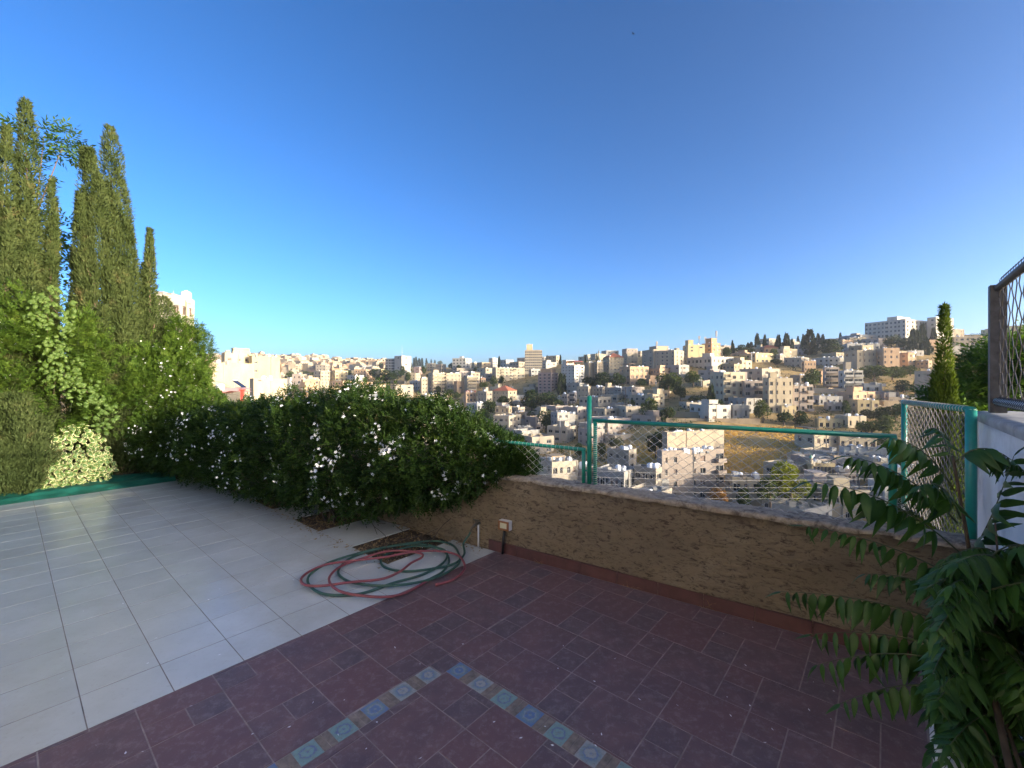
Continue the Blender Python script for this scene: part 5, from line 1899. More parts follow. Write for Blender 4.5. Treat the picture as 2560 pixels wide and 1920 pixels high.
def bld(name, cat, label, x0, xm, x1, yt, yb, storeys, nL, nR, col, beta=None, depth=None, Y=None, group=None, **o):
    Y = Y or solve_Y(xm, yb)
    a = lambda px: (px - CX) / F
    am = a(xm)
    phi = math.atan(am)
    if xm <= x0 + 0.5:
        be = phi + math.radians(72) if beta is None else math.radians(beta)
    elif xm >= x1 - 0.5:
        be = phi + math.radians(22) if beta is None else math.radians(beta)
    else:
        d = math.degrees(math.atan2(x1 - xm, xm - x0))
        be = phi + math.radians(min(68, max(24, d))) if beta is None else math.radians(beta)
    cb, sb = math.cos(be), math.sin(be)
    Cx = am * Y
    wl = (Cx - a(x0) * Y) / max(0.15, cb + a(x0) * sb) if xm > x0 + 0.5 else (depth or 9.0)
    wr = (a(x1) * Y - Cx) / max(0.15, sb - a(x1) * cb) if xm < x1 - 0.5 else (depth or 9.0)
    wl, wr = min(max(wl, 2.5), 60), min(max(wr, 2.5), 70)
    zb = CAM_H - (yb - HY) / F * Y
    H = (yb - yt) / F * Y - o.get('par', 0.7)
    return building(name, cat, label, Vector((Cx, Y, zb)), be, wl, wr, max(H, 2.2), storeys, nL, nR, col, o, group)

AP, HO, VI, OF = 'apartment_building', 'house', 'villa', 'office_building'
A_, H_ = 'apartment building', 'house'
# --- far left, nearer side of the valley
bld(AP, A_, 'pale apartment tower with rounded corner rising behind the cypresses at the left', 374, 452, 486, 738, 1150, 8, 3, 2, 'white', Y=62, tanks=1, ww=0.55, short='pale tower behind the cypresses', even=True)
bld(HO, H_, 'big windowless cream house at the left above the hedge, pink awning in front', 505, 516, 636, 905, 1010, 4, 0, 0, 'cream', Y=150, beta=28, tanks=2, short='windowless cream house')
bld(HO, H_, 'bright cream house with arched stair tower and battlements above the hedge at the left', 556, 562, 629, 882, 990, 5, 0, 3, 'cream', Y=168, beta=30, tanks=2, crenel=True, hut=(0.32, 0.05, 0.6, 0.6, 2.6), skip=3, ww=0.3, wh=0.3, short='battlemented cream house')
bld(HO, H_, 'plain yellow cream block with one column of windows, right of the battlemented house', 626, 630, 700, 889, 1000, 5, 0, 4, 'yellow', Y=172, beta=32, blank=[('R', 1), ('R', 2), ('R', 3)], ww=0.5, wh=0.25, skip=2, tanks=3, short='plain yellow cream block')
bld(HO, H_, 'low cream stone building with roof railing just left of the valley gap', 628, 634, 718, 946, 1060, 4, 0, 0, 'cream', Y=140, beta=34, tanks=3, short='low cream building with railing')
# --- left middle distance
bld(HO, H_, 'pink topped house with grey glazed side left of the orange wall', 730, 752, 760, 935, 975, 3, 2, 1, 'rose', tanks=1, short='pink topped house')
bld(HO, H_, 'orange walled long house half hidden by the hedge at the left', 753, 757, 797, 948, 990, 3, 1, 3, 'peach', tanks=2, short='orange walled long house')
bld(HO, H_, 'stepped white house between two clumps of trees left of the dark office slab', 784, 802, 826, 927, 955, 3, 2, 3, 'cream', tanks=2, short='stepped white house')
bld(AP, A_, 'grey apartment row with white right end at the foot of the far left hill', 789, 814, 826, 912, 934, 3, 3, 2, 'stone', tanks=2, short='grey row at the foot of the far hill')
bld(HO, H_, 'yellow ochre house low in the middle of the left town', 823, 838, 870, 926, 952, 3, 2, 3, 'yellow', tanks=2, short='yellow ochre house')
bld(HO, H_, 'dark red brick upper storey house at the left centre', 825, 830, 851, 921, 940, 2, 1, 3, 'orange', short='red brick house')
bld(AP, A_, 'long peach terrace with white end wall left of the trees by the dark slab', 886, 915, 930, 923, 950, 3, 4, 2, 'peach', tanks=3, short='long peach terrace')
bld(AP, A_, 'violet grey block in front of the far hill left of the dark slab', 873, 888, 904, 911, 930, 3, 2, 2, 'bluegrey', short='violet grey block')
bld(HO, H_, 'low white row with blue shaded side near the dark slab', 897, 906, 936, 914, 932, 2, 1, 4, 'white', tanks=2, short='low white row')
# --- skyline, left centre
bld(OF, 'office building', 'dark grey office slab with ribbon windows at the left of the skyline', 963, 985, 990, 896, 940, 6, 3, 1, 'bluegrey', ww=0.9, wh=0.5, wmax=9, shut=0)
bld(OF, 'office building', 'pale office tower beside the dark slab, under the tall radio mast', 986, 1004, 1028, 889, 940, 6, 1, 1, 'white', drop=0.5, shut=0, short='pale office tower')
bld(HO, H_, 'cream house among cypresses on the skyline right of the radio mast', 1067, 1081, 1090, 908, 928, 3, 2, 2, 'cream', tanks=2, short='cream house right of the mast')
bld(HO, H_, 'low brown pavilion with dark open front below the skyline cypresses', 1035, 1048, 1055, 917, 938, 2, 1, 1, 'pink', ww=0.8, short='brown pavilion')
bld(HO, H_, 'pair of low cream houses between trees left of the grey white hotel', 1090, 1104, 1115, 910, 930, 2, 3, 2, 'stone', tanks=1, short='pair of low cream houses')
bld('hotel', 'hotel', 'grey white hotel block with shaded left face on the skyline left of centre', 1131, 1164, 1179, 895, 928, 4, 4, 2, 'white', band=True, ww=0.5, hut=(0.1, 0.3, 0.3, 0.2, 2.5), tanks=1, short='grey white hotel block')
bld(HO, H_, 'beige stepped house right of the grey white hotel', 1178, 1186, 1204, 906, 928, 3, 1, 3, 'cream', tanks=3, short='beige stepped house')
bld(HO, H_, 'white flat roofed house on the skyline left of a dark cypress', 1222, 1232, 1244, 895, 921, 4, 2, 2, 'white', tanks=2, short='white skyline house')
bld(AP, A_, 'white block with blank right wall on the skyline left of the banded tower', 1251, 1265, 1284, 899, 926, 3, 2, 0, 'white', short='white block with blank wall')
bld(HO, H_, 'long shed with pale flat roof among trees below the grey white hotel', 1138, 1142, 1192, 920, 934, 1, 0, 4, 'stone', short='long pale shed')
bld(OF, 'office building', 'tall tower of horizontal bands with rooftop hut, tallest on the centre skyline', 1312, 1355, 1357, 875, 930, 8, 9, 1, 'stone', beta=4, ww=0.8, wh=0.42, wmax=3.4, shut=0, band=True, bandcol='cream', hut=(0.2, 0.55, 0.6, 0.35, 6.0), hutcol='yellow', tanks=0)
bld(HO, H_, 'low white house with dark glazing at the foot of the banded tower', 1322, 1328, 1352, 922, 944, 2, 1, 3, 'white', short='white house below the banded tower')
# --- centre, second row
bld(AP, A_, 'long cream apartment block in sun below the banded tower, with recessed balconies', 1230, 1240, 1312, 919, 958, 5, 1, 7, 'cream', loggia=[('R', 1), ('R', 4)], tanks=8, drop=0.1, short='long cream apartment block')
bld(AP, A_, 'sunny six storey block of open balconies left of centre, with shaded brick edge', 1070, 1082, 1114, 932, 985, 6, 1, 3, 'cream', loggia=[('R', 0), ('R', 1), ('R', 2)], hut=(0.1, 0.1, 0.4, 0.5, 3), tanks=3, short='six storey balcony block')
bld(AP, A_, 'five storey cream wing joined to the right of the balcony block', 1112, 1116, 1153, 933, 980, 5, 0, 4, 'cream', tanks=6, shut=0.4, short='five storey cream wing')
bld(HO, H_, 'narrow orange stone tower house with one window left of centre', 1134, 1142, 1160, 953, 984, 3, 1, 1, 'peach', drop=0.5, short='orange tower house')
bld(HO, H_, 'grey shaded low house at the foot of the cream wing', 1118, 1138, 1142, 961, 980, 2, 3, 1, 'stone', short='grey house at the foot of the wing')
bld(AP, A_, 'balcony fronted cream block with grey shaded flank in the left centre', 1160, 1168, 1192, 941, 985, 5, 0, 1, 'cream', loggia=[('R', 0)], tanks=5, short='cream block with grey flank')
bld(AP, A_, 'beige block behind the grey flanked one, tanks along its roof', 1166, 1178, 1200, 931, 966, 4, 1, 2, 'beige', tanks=6, short='beige block behind')
bld(HO, H_, 'red roofed small house between trees left of centre', 1199, 1203, 1214, 946, 960, 1, 1, 2, 'peach', roof='hip', par=0.1)
bld(HO, H_, 'narrow sunny house with three window rows at the left of the balcony block', 1050, 1054, 1070, 945, 985, 4, 0, 2, 'cream', tanks=3, short='narrow sunny house')
bld(HO, H_, 'blue grey flat house beneath the trees at the left of the narrow sunny house', 1024, 1044, 1051, 952, 975, 2, 3, 1, 'bluegrey', tanks=2, short='blue grey flat house')
bld(HO, H_, 'brown stone cube house above the blue grey one', 1031, 1043, 1052, 938, 956, 2, 1, 1, 'stone', drop=0.6, short='brown stone cube')
bld(HO, H_, 'cream house partly hidden by the hedge flowers, nearest at the left centre', 1052, 1062, 1094, 986, 1025, 3, 1, 4, 'cream', tanks=4, short='cream house behind the hedge flowers')
bld(HO, H_, 'small house with grey pitched shade roof right of the hedge flowers', 1094, 1106, 1122, 985, 1012, 2, 2, 2, 'beige', tanks=2, short='small shade roofed house')
bld(HO, H_, 'house with brick red awning roof and arches in the left centre', 1160, 1165, 1190, 980, 1018, 3, 0, 3, 'peach', tanks=9, canopy=(0.0, 0.0, 0.98, 0.5, 1.2, RED), short='brick red awning house')
bld(HO, H_, 'pale grey house with blue tarpaulin terrace below the orange tower house', 1194, 1216, 1231, 978, 1018, 3, 3, 2, 'stone', tanks=4, hut=(0.2, 0.2, 0.4, 0.35, 3), short='blue terrace house')
bld(HO, H_, 'flat blue grey shaded house low in the left centre above the hedge', 1166, 1192, 1210, 1008, 1045, 2, 4, 2, 'bluegrey', tanks=3, short='low blue grey house')
bld(VI, 'villa', 'cream villa with orange hipped tile roof and sunlit gable, centre of the valley side', 1232, 1270, 1292, 977, 1012, 3, 5, 2, 'cream', roof='hip', par=0.1, ww=0.3, shut=0)
bld(AP, A_, 'pink purple apartment tower with white framed windows in the centre', 1345, 1378, 1395, 931, 982, 6, 3, 2, 'pink', band=True, bandcol='rose', ww=0.5, shut=0, hut=(0.15, 0.1, 0.7, 0.8, 3), hutcol='peach', tanks=2, short='pink purple tower')
bld(AP, A_, 'tall white apartment tower with red rooftop cladding right of the pink one', 1403, 1436, 1461, 912, 975, 8, 4, 2, 'white', ww=0.35, shut=0.2, canopy=(0.05, 0.05, 0.8, 0.6, 3.2, RED), tanks=2, short='tall white tower', hut=(0.05, 0.66, 0.8, 0.3, 4))
bld(AP, A_, 'tan windowless block behind the trees right of the white tower', 1460, 1472, 1488, 906, 950, 6, 0, 0, 'tan', tanks=4, short='tan windowless block')
bld(AP, A_, 'beige block with sunlit upper edge between the tan block and the twin gabled one', 1485, 1493, 1509, 904, 950, 6, 1, 2, 'beige', tanks=4, drop=0.2, short='beige sunlit edge block')
bld(AP, A_, 'twin beige block with red hipped roof near the minaret', 1507, 1523, 1560, 893, 945, 6, 2, 4, 'cream', tanks=0, ww=0.3, roof='hip', par=0.1, drop=0.15)
bld(AP, A_, 'cream block with battlement roofline right of the red hipped roof', 1559, 1568, 1594, 884, 930, 6, 1, 3, 'cream', crenel=True, tanks=2, drop=0.3, short='battlement block')
bld(VI, 'villa', 'peach villa with arched windows and dark roof terrace right of centre', 1548, 1575, 1622, 916, 965, 3, 2, 4, 'peach', shut=0.3, tanks=3, canopy=(0.0, 0.05, 0.3, 0.8, 2.4, SHUT), short='peach villa')
# --- centre valley floor (shaded)
bld(HO, H_, 'long low house with a row of dark windows under the hipped roof villa', 1278, 1312, 1318, 1004, 1026, 1, 5, 1, 'beige', ww=0.5, wh=0.5, tanks=2, short='long low house under the villa')
bld(HO, H_, 'tan three storey house with sunlit roof edge beside the hedge tip', 1238, 1272, 1279, 1016, 1068, 3, 3, 1, 'tan', tanks=3, ww=0.4, short='tan house beside the hedge tip')
bld(HO, H_, 'grey green house right behind the tan three storey one', 1276, 1296, 1312, 1018, 1060, 3, 1, 2, 'stone', tanks=1, short='grey green house')
bld(HO, H_, 'small tan cube house on the valley floor', 1286, 1304, 1312, 1030, 1062, 2, 2, 1, 'tan', tanks=2, short='small tan cube house')
bld(HO, H_, 'low round walled house with pale yellow roof on the valley floor', 1287, 1312, 1326, 1051, 1074, 1, 1, 1, 'stone', tanks=1, short='round walled house')
bld(HO, H_, 'stone house with sunlit corner just above the low fence panel', 1289, 1301, 1334, 1069, 1102, 2, 1, 3, 'stone', ww=0.3, short='stone house above the low panel')
bld(HO, H_, 'four storey grey corner house with white ground floor, left of the tall green post', 1377, 1393, 1424, 1031, 1094, 4, 2, 2, 'grey', tanks=5, ww=0.35, shut=0, band=True, bandcol='grey', short='four storey grey corner house')
bld(HO, H_, 'plain grey annex joined to the right of the grey corner house', 1420, 1424, 1438, 1034, 1085, 4, 0, 1, 'grey', tanks=2, drop=0.5, short='plain grey annex')
bld(HO, H_, 'small white cottage in the shaded centre of the valley', 1378, 1400, 1406, 992, 1012, 1, 3, 1, 'white', short='small white cottage')
bld(HO, H_, 'narrow rose house right of the small white cottage', 1404, 1418, 1423, 985, 1012, 2, 2, 1, 'rose', tanks=1, short='narrow rose house')
bld(HO, H_, 'white balcony house above the top of the tall green post', 1423, 1437, 1442, 981, 1010, 2, 1, 1, 'rose', loggia=[('L', 0)], tanks=2, short='white balcony house')
bld(AP, A_, 'cream flats with pale roof terrace right above the tall green post', 1442, 1471, 1476, 966, 998, 2, 3, 1, 'beige', tanks=5, ww=0.3, canopy=(0.05, 0.1, 0.8, 0.6, 1.8, WM['white']), short='cream flats above the post')
bld(AP, A_, 'low grey wing continuing right of the cream flats, tanks in a row', 1474, 1506, 1512, 967, 992, 2, 4, 1, 'stone', tanks=6, short='low grey wing')
bld(HO, H_, 'long shaded row with shutters right of the low grey wing', 1508, 1552, 1560, 969, 990, 2, 5, 1, 'grey', tanks=5, short='long shaded row')
bld(HO, H_, 'stone house with wide roof terrace behind the right side of the green post', 1448, 1496, 1528, 993, 1030, 2, 4, 3, 'stone', tanks=5, short='wide terrace stone house')
bld(HO, H_, 'terraced house with sunlit balcony band above the long fence rail', 1482, 1512, 1552, 1022, 1060, 2, 3, 3, 'beige', tanks=4, loggia=[('R', 1)], short='sunlit balcony band house')
bld(HO, H_, 'wide blue white house just under the long fence rail', 1470, 1520, 1578, 1047, 1092, 3, 4, 4, 'rose', tanks=3, ww=0.35, short='wide blue white house')
bld(HO, H_, 'small flat house with water tanks left of the yellow corner house', 1573, 1612, 1619, 988, 1018, 2, 3, 1, 'stone', tanks=7, short='small flat house with many tanks')
bld(HO, H_, 'yellow corner house with sunlit tower and satellite dish, right of centre', 1612, 1632, 1661, 985, 1030, 3, 1, 2, 'cream', tanks=3, hut=(0.45, 0.1, 0.5, 0.5, 3.0), loggia=[('R', 0)], short='yellow corner house')
bld(HO, H_, 'long brown bungalow with white roof edge beside the tall poplar', 1697, 1716, 1768, 1006, 1026, 1, 2, 3, 'stone', tanks=2, ww=0.5, short='long brown bungalow')
# --- right of centre
bld(AP, A_, 'large beige block with shaded pilastered left face, rear of the pair right of centre', 1605, 1634, 1684, 873, 935, 8, 2, 3, 'beige', tanks=5, drop=0.5, hut=(0.2, 0.1, 0.6, 0.6, 3), short='large beige rear block')
bld(AP, A_, 'large beige block with sunlit right face, front of the pair right of centre', 1638, 1686, 1710, 875, 933, 6, 4, 2, 'beige', tanks=6, ww=0.25, shut=0.3, short='large beige front block')
bld(AP, A_, 'cream yellow block with conifer in front and tanks on top', 1707, 1720, 1762, 862, 915, 6, 1, 2, 'yellow', tanks=4, drop=0.35, hut=(0.05, 0.1, 0.3, 0.6, 4), short='cream yellow block')
bld(AP, A_, 'tan round cornered tower carrying the antenna masts', 1754, 1779, 1801, 857, 910, 5, 2, 2, 'orange', band=True, bandcol='yellow', tanks=4, hut=(0.1, 0.1, 0.6, 0.6, 4), short='antenna tower')
bld(VI, 'villa', 'wide white villa with two rows of windows below the antenna tower', 1717, 1779, 1834, 891, 928, 2, 6, 5, 'white', tanks=4, ww=0.42, shut=0, hut=(0.1, 0.15, 0.2, 0.3, 3.0), short='wide white villa')
bld(AP, A_, 'four storey stone flats with shaded left flank and protruding bays, middle right', 1775, 1809, 1862, 930, 1012, 4, 3, 3, 'cream', loggia=[('R', 0)], tanks=3, ww=0.4, short='stone flats with bays')
bld(AP, A_, 'lower stone wing with large windows and dark open balcony right of the bayed flats', 1856, 1860, 1909, 952, 1014, 3, 0, 2, 'rose', loggia=[('R', 1)], ww=0.5, tanks=2, short='stone wing with open balcony')
bld(AP, A_, 'broad stone block with three roof arches, right of the bayed flats', 1907, 1922, 1982, 945, 1035, 4, 1, 4, 'cream', tanks=2, hut=(0.1, 0.2, 0.3, 0.3, 3), ww=0.35, shut=0.3, short='broad stone block')
bld(AP, A_, 'stone block with stacked wide windows joined to the broad stone block', 1979, 1983, 2033, 961, 1032, 3, 0, 3, 'rose', loggia=[('R', 2)], ww=0.4, tanks=2, short='stacked wide window block')
bld(HO, H_, 'small bright yellow annex in front of the broad stone block', 1948, 1953, 1991, 1014, 1040, 1, 0, 3, 'yellow', ww=0.35, short='bright yellow annex')
bld(HO, H_, 'unfinished grey concrete house on the edge of the dry slope', 1815, 1832, 1874, 1013, 1050, 1, 1, 3, 'grey', drop=0.4, short='unfinished concrete house')
bld(HO, H_, 'cream roof house behind the bayed flats with two white tanks', 1848, 1905, 1951, 921, 955, 2, 3, 2, 'stone', tanks=4, ww=0.4, short='cream roof house behind the flats')
bld(HO, H_, 'tan shaded house behind the broad stone block', 1975, 2000, 2022, 938, 970, 2, 2, 2, 'tan', tanks=2, short='tan shaded house')
# --- upper right rows
bld(HO, H_, 'long cream house with white pole in front, upper right of the antenna tower', 1849, 1889, 1935, 882, 908, 2, 3, 4, 'yellow', tanks=6, ww=0.35, short='long cream house by the white pole')
bld(HO, H_, 'grey flat house with white tanks right of the long cream house', 1934, 1950, 1964, 886, 908, 2, 2, 2, 'stone', tanks=4, short='grey flat house with tanks')
bld(HO, H_, 'olive grey house with pale sunlit end in the upper right', 1960, 2003, 2023, 893, 920, 2, 3, 1, 'stone', tanks=4, ww=0.3, short='olive grey house')
bld(HO, H_, 'pinkish terrace house in front of the olive grey one', 2004, 2010, 2040, 902, 930, 2, 1, 4, 'peach', tanks=3, short='pinkish terrace house')
bld(HO, H_, 'long white house with small windows, upper right', 2030, 2072, 2128, 893, 918, 2, 3, 4, 'white', tanks=8, drop=0.3, short='long white house')
bld(AP, A_, 'balconied pale villa block with dark side wall, right', 2058, 2062, 2098, 918, 968, 3, 0, 1, 'rose', loggia=[('R', 0)], tanks=4, short='balconied pale block')
bld(AP, A_, 'white balconied house with olive side right of the dark wall', 2096, 2110, 2158, 926, 978, 3, 1, 2, 'white', loggia=[('R', 0), ('R', 1)], tanks=2, short='white balconied house')
bld(HO, H_, 'light olive house behind the balconied pale block', 2108, 2114, 2128, 905, 940, 3, 0, 1, 'stone', drop=0.6, short='light olive house')
bld(AP, A_, 'plain cream block with bright right face in the upper right', 2110, 2143, 2191, 876, 925, 3, 2, 4, 'cream', tanks=2, ww=0.35, drop=0.25, short='plain cream block')
bld(AP, A_, 'orange cream pair of narrow blocks right of the plain cream block', 2189, 2208, 2249, 870, 926, 4, 1, 3, 'peach', ww=0.35, tanks=2, drop=0.1, short='orange cream pair')
bld(AP, A_, 'small orange sided block with bay windows left of the lone cypress', 2248, 2270, 2291, 881, 922, 3, 1, 2, 'peach', ww=0.5, tanks=2, short='orange sided bay block')
bld(HO, H_, 'shaded tan house between the bay block and the lone cypress', 2290, 2320, 2330, 901, 926, 2, 3, 1, 'tan', tanks=3, short='shaded tan house by the cypress')
bld(AP, A_, 'tall shaded beige block directly left of the lone cypress', 2286, 2336, 2372, 926, 1012, 5, 2, 2, 'beige', ww=0.3, drop=0.3, tanks=2, short='tall shaded beige block')
ht, hF = bld('hotel', 'hotel', 'huge pale hotel on the ridge at the far right, largest building of the skyline', 2162, 2264, 2318, 797, 862, 6, 10, 5, 'white', beta=66, ww=0.5, wh=0.5, shut=0, hut=(0.3, 0.35, 0.6, 0.25, 4.5), tanks=0)
bld('hotel', 'hotel', 'right wing of the pale ridge hotel partly behind the lone cypress', 2318, 2340, 2384, 792, 862, 6, 1, 2, 'white', beta=68, ww=0.3, shut=0, blank=[('R', 1)])
bld(OF, 'office building', 'long low grey blue hall roofs left of the ridge hotel', 2098, 2150, 2190, 836, 860, 2, 5, 2, 'bluegrey', tanks=0, ww=0.6)
bld(HO, H_, 'small cream house in front of the grey blue halls', 2118, 2124, 2166, 844, 866, 2, 0, 3, 'cream', tanks=3, short='small cream house by the halls')
bld(HO, H_, 'cluster of bright white flat houses under the small cream house', 2104, 2118, 2164, 859, 882, 2, 1, 3, 'white', tanks=7, short='bright white cluster')
bld(HO, H_, 'white cottage with a round window right of the white cluster', 2162, 2168, 2200, 859, 880, 1, 0, 2, 'white', tanks=3, short='round window cottage')
bld(HO, H_, 'shaded grey house under dark pines on the upper right skyline', 1986, 2015, 2026, 860, 890, 2, 3, 1, 'bluegrey', tanks=1, short='grey house under the pines')
bld(HO, H_, 'red roofed low house on the skyline between the cypress groups', 1900, 1910, 1945, 869, 884, 1, 1, 2, 'orange', roof='hip', par=0.1)
bld(HO, H_, 'cream terrace of houses beyond the lone cypress at the far right', 2376, 2386, 2452, 842, 866, 2, 1, 5, 'cream', tanks=4, short='cream terrace at the far right')
bld(HO, H_, 'grey house behind the far right steel post', 2455, 2475, 2520, 842, 866, 2, 2, 3, 'stone', tanks=3, short='grey house behind the post')
bld(HO, H_, 'beige house seen through the tall wire fence at the right edge', 2505, 2520, 2575, 815, 850, 2, 1, 3, 'beige', tanks=2, short='beige house through the wire')
bld(HO, H_, 'low cream house between the lone cypress and the steel post', 2385, 2400, 2450, 955, 985, 2, 2, 3, 'peach', tanks=2, short='low cream house by the post')
# --- lower right
bld(HO, H_, 'stone house with two floors of windows above the lower pines, right', 2123, 2144, 2198, 1000, 1040, 2, 1, 3, 'yellow', ww=0.35, tanks=1, short='two floor stone house')
bld(HO, H_, 'bright white stepped house beside the stacked window block', 2032, 2048, 2107, 990, 1015, 1, 1, 4, 'white', tanks=3, short='bright white stepped house')
bld(HO, H_, 'rose low house in front of the white stepped one', 2060, 2066, 2124, 1006, 1030, 1, 0, 3, 'rose', tanks=1, short='rose low house')
bld(HO, H_, 'ochre yellow cottage with three small windows above the fence rail', 2038, 2044, 2108, 1046, 1074, 1, 0, 4, 'yellow', tanks=2, short='ochre yellow cottage')
bld(HO, H_, 'cream cottage with grey roof right of the ochre one', 2086, 2120, 2166, 1040, 1072, 1, 1, 3, 'cream', tanks=2, short='cream cottage with grey roof')
bld(HO, H_, 'blue grey garage building with a parked row of cars, right', 2154, 2160, 2206, 958, 985, 1, 0, 2, 'bluegrey', short='blue grey garage')
bld(HO, H_, 'low house with a white roof kiosk left of the tall beige block', 2212, 2222, 2292, 992, 1022, 2, 1, 4, 'beige', tanks=1, hut=(0.02, 0.1, 0.25, 0.4, 2.5), hutcol='white', short='white kiosk house')
# --- behind the long fence panel
bld(AP, A_, 'big pale block with a row of white tanks, nearest behind the long fence', 1650, 1655, 1810, 1127, 1320, 6, 0, 7, 'block', beta=78, depth=16, Y=112, tanks=16, ww=0.38, shut=0.25, blank=[('R', 2), ('R', 5)], loggia=[('R', 6)], par=1.0, short='big pale block behind the fence')
bld(AP, A_, 'flat topped grey block with vaulted roof terrace behind the big pale block', 1662, 1668, 1810, 1080, 1200, 4, 0, 3, 'beige', beta=74, depth=12, Y=133, tanks=6, drop=0.6, par=1.2, short='vaulted terrace block')
bld(HO, H_, 'roof terraced house with peeling concrete slabs behind the low fence panel', 1348, 1380, 1445, 1155, 1230, 2, 2, 4, 'stone', Y=105, tanks=9, ww=0.5, canopy=(0.0, 0.0, 0.5, 0.5, 1.8, WM['tan']), short='roof terraced house')
bld(HO, H_, 'grey beige house with three dark windows behind the left of the long fence', 1518, 1572, 1592, 1126, 1180, 2, 3, 1, 'stone', Y=124, tanks=4, ww=0.4, shut=0, short='three dark window house')
bld(HO, H_, 'long grey roofed shed house low behind the long fence', 1488, 1560, 1592, 1180, 1240, 1, 6, 2, 'grey', Y=100, tanks=3, ww=0.6, short='long grey shed house')
bld(HO, H_, 'blue grey roofed house with tall tanks left of the big pale block', 1585, 1640, 1655, 1172, 1240, 2, 3, 1, 'stone', Y=100, tanks=9, ww=0.6, short='blue grey roofed house with tanks')
bld(HO, H_, 'pink beige house in the gap behind the tall green post', 1436, 1470, 1492, 1168, 1235, 2, 2, 2, 'rose', Y=106, tanks=5, ww=0.5, short='pink beige house behind the post')
bld(HO, H_, 'low sheds with pale roofs right of the big pale block', 1813, 1830, 1905, 1192, 1240, 1, 1, 3, 'cream', Y=108, tanks=6, ww=0.5, short='low pale sheds')
mq, mF = bld('mosque', 'mosque', 'small yellow mosque with two rows of tall windows, behind the long fence', 2014, 2032, 2088, 1157, 1222, 2, 1, 6, 'yellow', Y=112, ww=0.55, wh=0.62, shut=0, tanks=0)
bld(HO, H_, 'cream house with dark awning on its shaded side, top right behind the long fence', 1986, 2036, 2096, 1084, 1146, 2, 2, 3, 'cream', Y=140, tanks=2, ww=0.45, canopy=(0.0, 0.3, 0.4, 0.7, 2.0, DARK), short='cream house with dark awning')
bld(HO, H_, 'row of low cream roofs at the top right behind the long fence', 2094, 2100, 2192, 1088, 1128, 1, 0, 5, 'cream', Y=139, tanks=3, short='row of low cream roofs')
bld(HO, H_, 'pale roofs with white railings in the right of the fence view', 2098, 2110, 2220, 1118, 1158, 1, 1, 5, 'white', Y=126, tanks=5, short='pale railing roofs')
bld('hall', 'hall', 'wide low hall with blue grey flat roof behind the mosque', 2035, 2050, 2180, 1140, 1190, 1, 0, 4, 'bluegrey', Y=121, depth=20, tanks=0)
bld(HO, H_, 'small terraced shop row right of the mosque', 2092, 2098, 2150, 1172, 1218, 1, 0, 5, 'rose', Y=108, tanks=2, short='small shop row')
bld(HO, H_, 'stone house behind the right post of the long fence', 2170, 2182, 2240, 1146, 1200, 1, 1, 3, 'stone', Y=112, tanks=3, short='stone house behind the right post')
bld(HO, H_, 'pale rose block low between the two right fence posts', 2216, 2230, 2300, 1168, 1240, 2, 1, 3, 'rose', Y=98, tanks=3, short='pale rose block between posts')

SIZEW = {1: 'one storey', 2: 'two storey', 3: 'three storey', 4: 'four storey', 5: 'five storey'}
COLW = {'stone': 'stone grey', 'rose': 'rosy', 'bluegrey': 'blue grey'}
def relation(what, px, py):
    for a, b, s in sorted(NAMED, key=lambda e: (e[0] - px) ** 2 + 2 * (e[1] - py) ** 2)[:6]:
        dx, dy = px - a, py - b
        rel = ('left of' if dx < 0 else 'right of') if abs(dx) > 1.2 * abs(dy) else ('above' if dy < 0 else 'below')
        for ext in ('', 'a little '):
            l = '%s %s%s the %s' % (what, ext, rel, s)
            if l not in USED and len(l.split()) <= 16:
                USED.add(l)
                return l
    return None
# --- procedural houses filling the slopes (individual, too small to tell apart)
def fits(x, y, r, k=0.8):
    return all((x - a) ** 2 + (y - b) ** 2 > (k * (r + c)) ** 2 for a, b, c in FOOT)
def fill(n_, px0, px1, Y0, Y1, label, group, st=(1, 3), size=(7, 13), k=0.75, wins=True, cols=None, tanks=2, tries=30):
    got = 0
    for q in range(n_ * tries):
        if got >= n_:
            break
        px = random.uniform(px0, px1)
        Y = math.exp(random.uniform(math.log(Y0), math.log(Y1)))
        X = (px - CX) / F * Y
        wl, wr = random.uniform(*size), random.uniform(*size)
        r = 0.5 * math.hypot(wl, wr)
        be = math.atan2(X, Y) + math.radians(random.uniform(25, 65))
        cx, cy = X + (-math.cos(be) * wl + math.sin(be) * wr) / 2, Y + (math.sin(be) * wl + math.cos(be) * wr) / 2
        if not fits(cx, cy, r, k) or (1545 < px < 2000 and 116 < Y < 176):
            continue
        s = random.randint(*st)
        H = s * 3.1
        col = random.choice(cols or ['cream', 'cream', 'beige', 'stone', 'white', 'tan', 'rose', 'peach', 'grey'])
        o = dict(ww=random.uniform(.3, .5), drop=0.15, tanks=0)
        nw = (random.randint(2, 3), random.randint(2, 3)) if wins else (2, 2)
        if random.random() < 0.3:
            o['hut'] = (0.2, 0.2, 0.4, 0.4, 2.6)
        z0 = tz(X, Y)
        lab = None
        if not group.startswith('tiny'):
            lab = relation('small %s %s house' % (SIZEW[s], COLW.get(col, col)), CX + F * cx / cy, HY - (z0 + H / 2 - CAM_H) / cy * F)
        building(HO, H_, lab or label, Vector((X, Y, z0)), be, wl, wr, H, s, nw[0], nw[1], col, o, group)
        got += 1
    return got
fill(80, 470, 985, 800, 1290, 'tiny pale house on the distant hill at the left', 'tiny pale houses on the distant hill', (2, 5), (10, 22), 0.62, cols=['cream', 'cream', 'peach', 'white', 'beige', 'tan'])
fill(34, 700, 1000, 290, 700, 'small house in the left part of the town below the distant hill', 'small houses below the distant hill', (2, 3), (9, 16), 0.8, cols=['cream', 'white', 'peach', 'stone', 'yellow'])
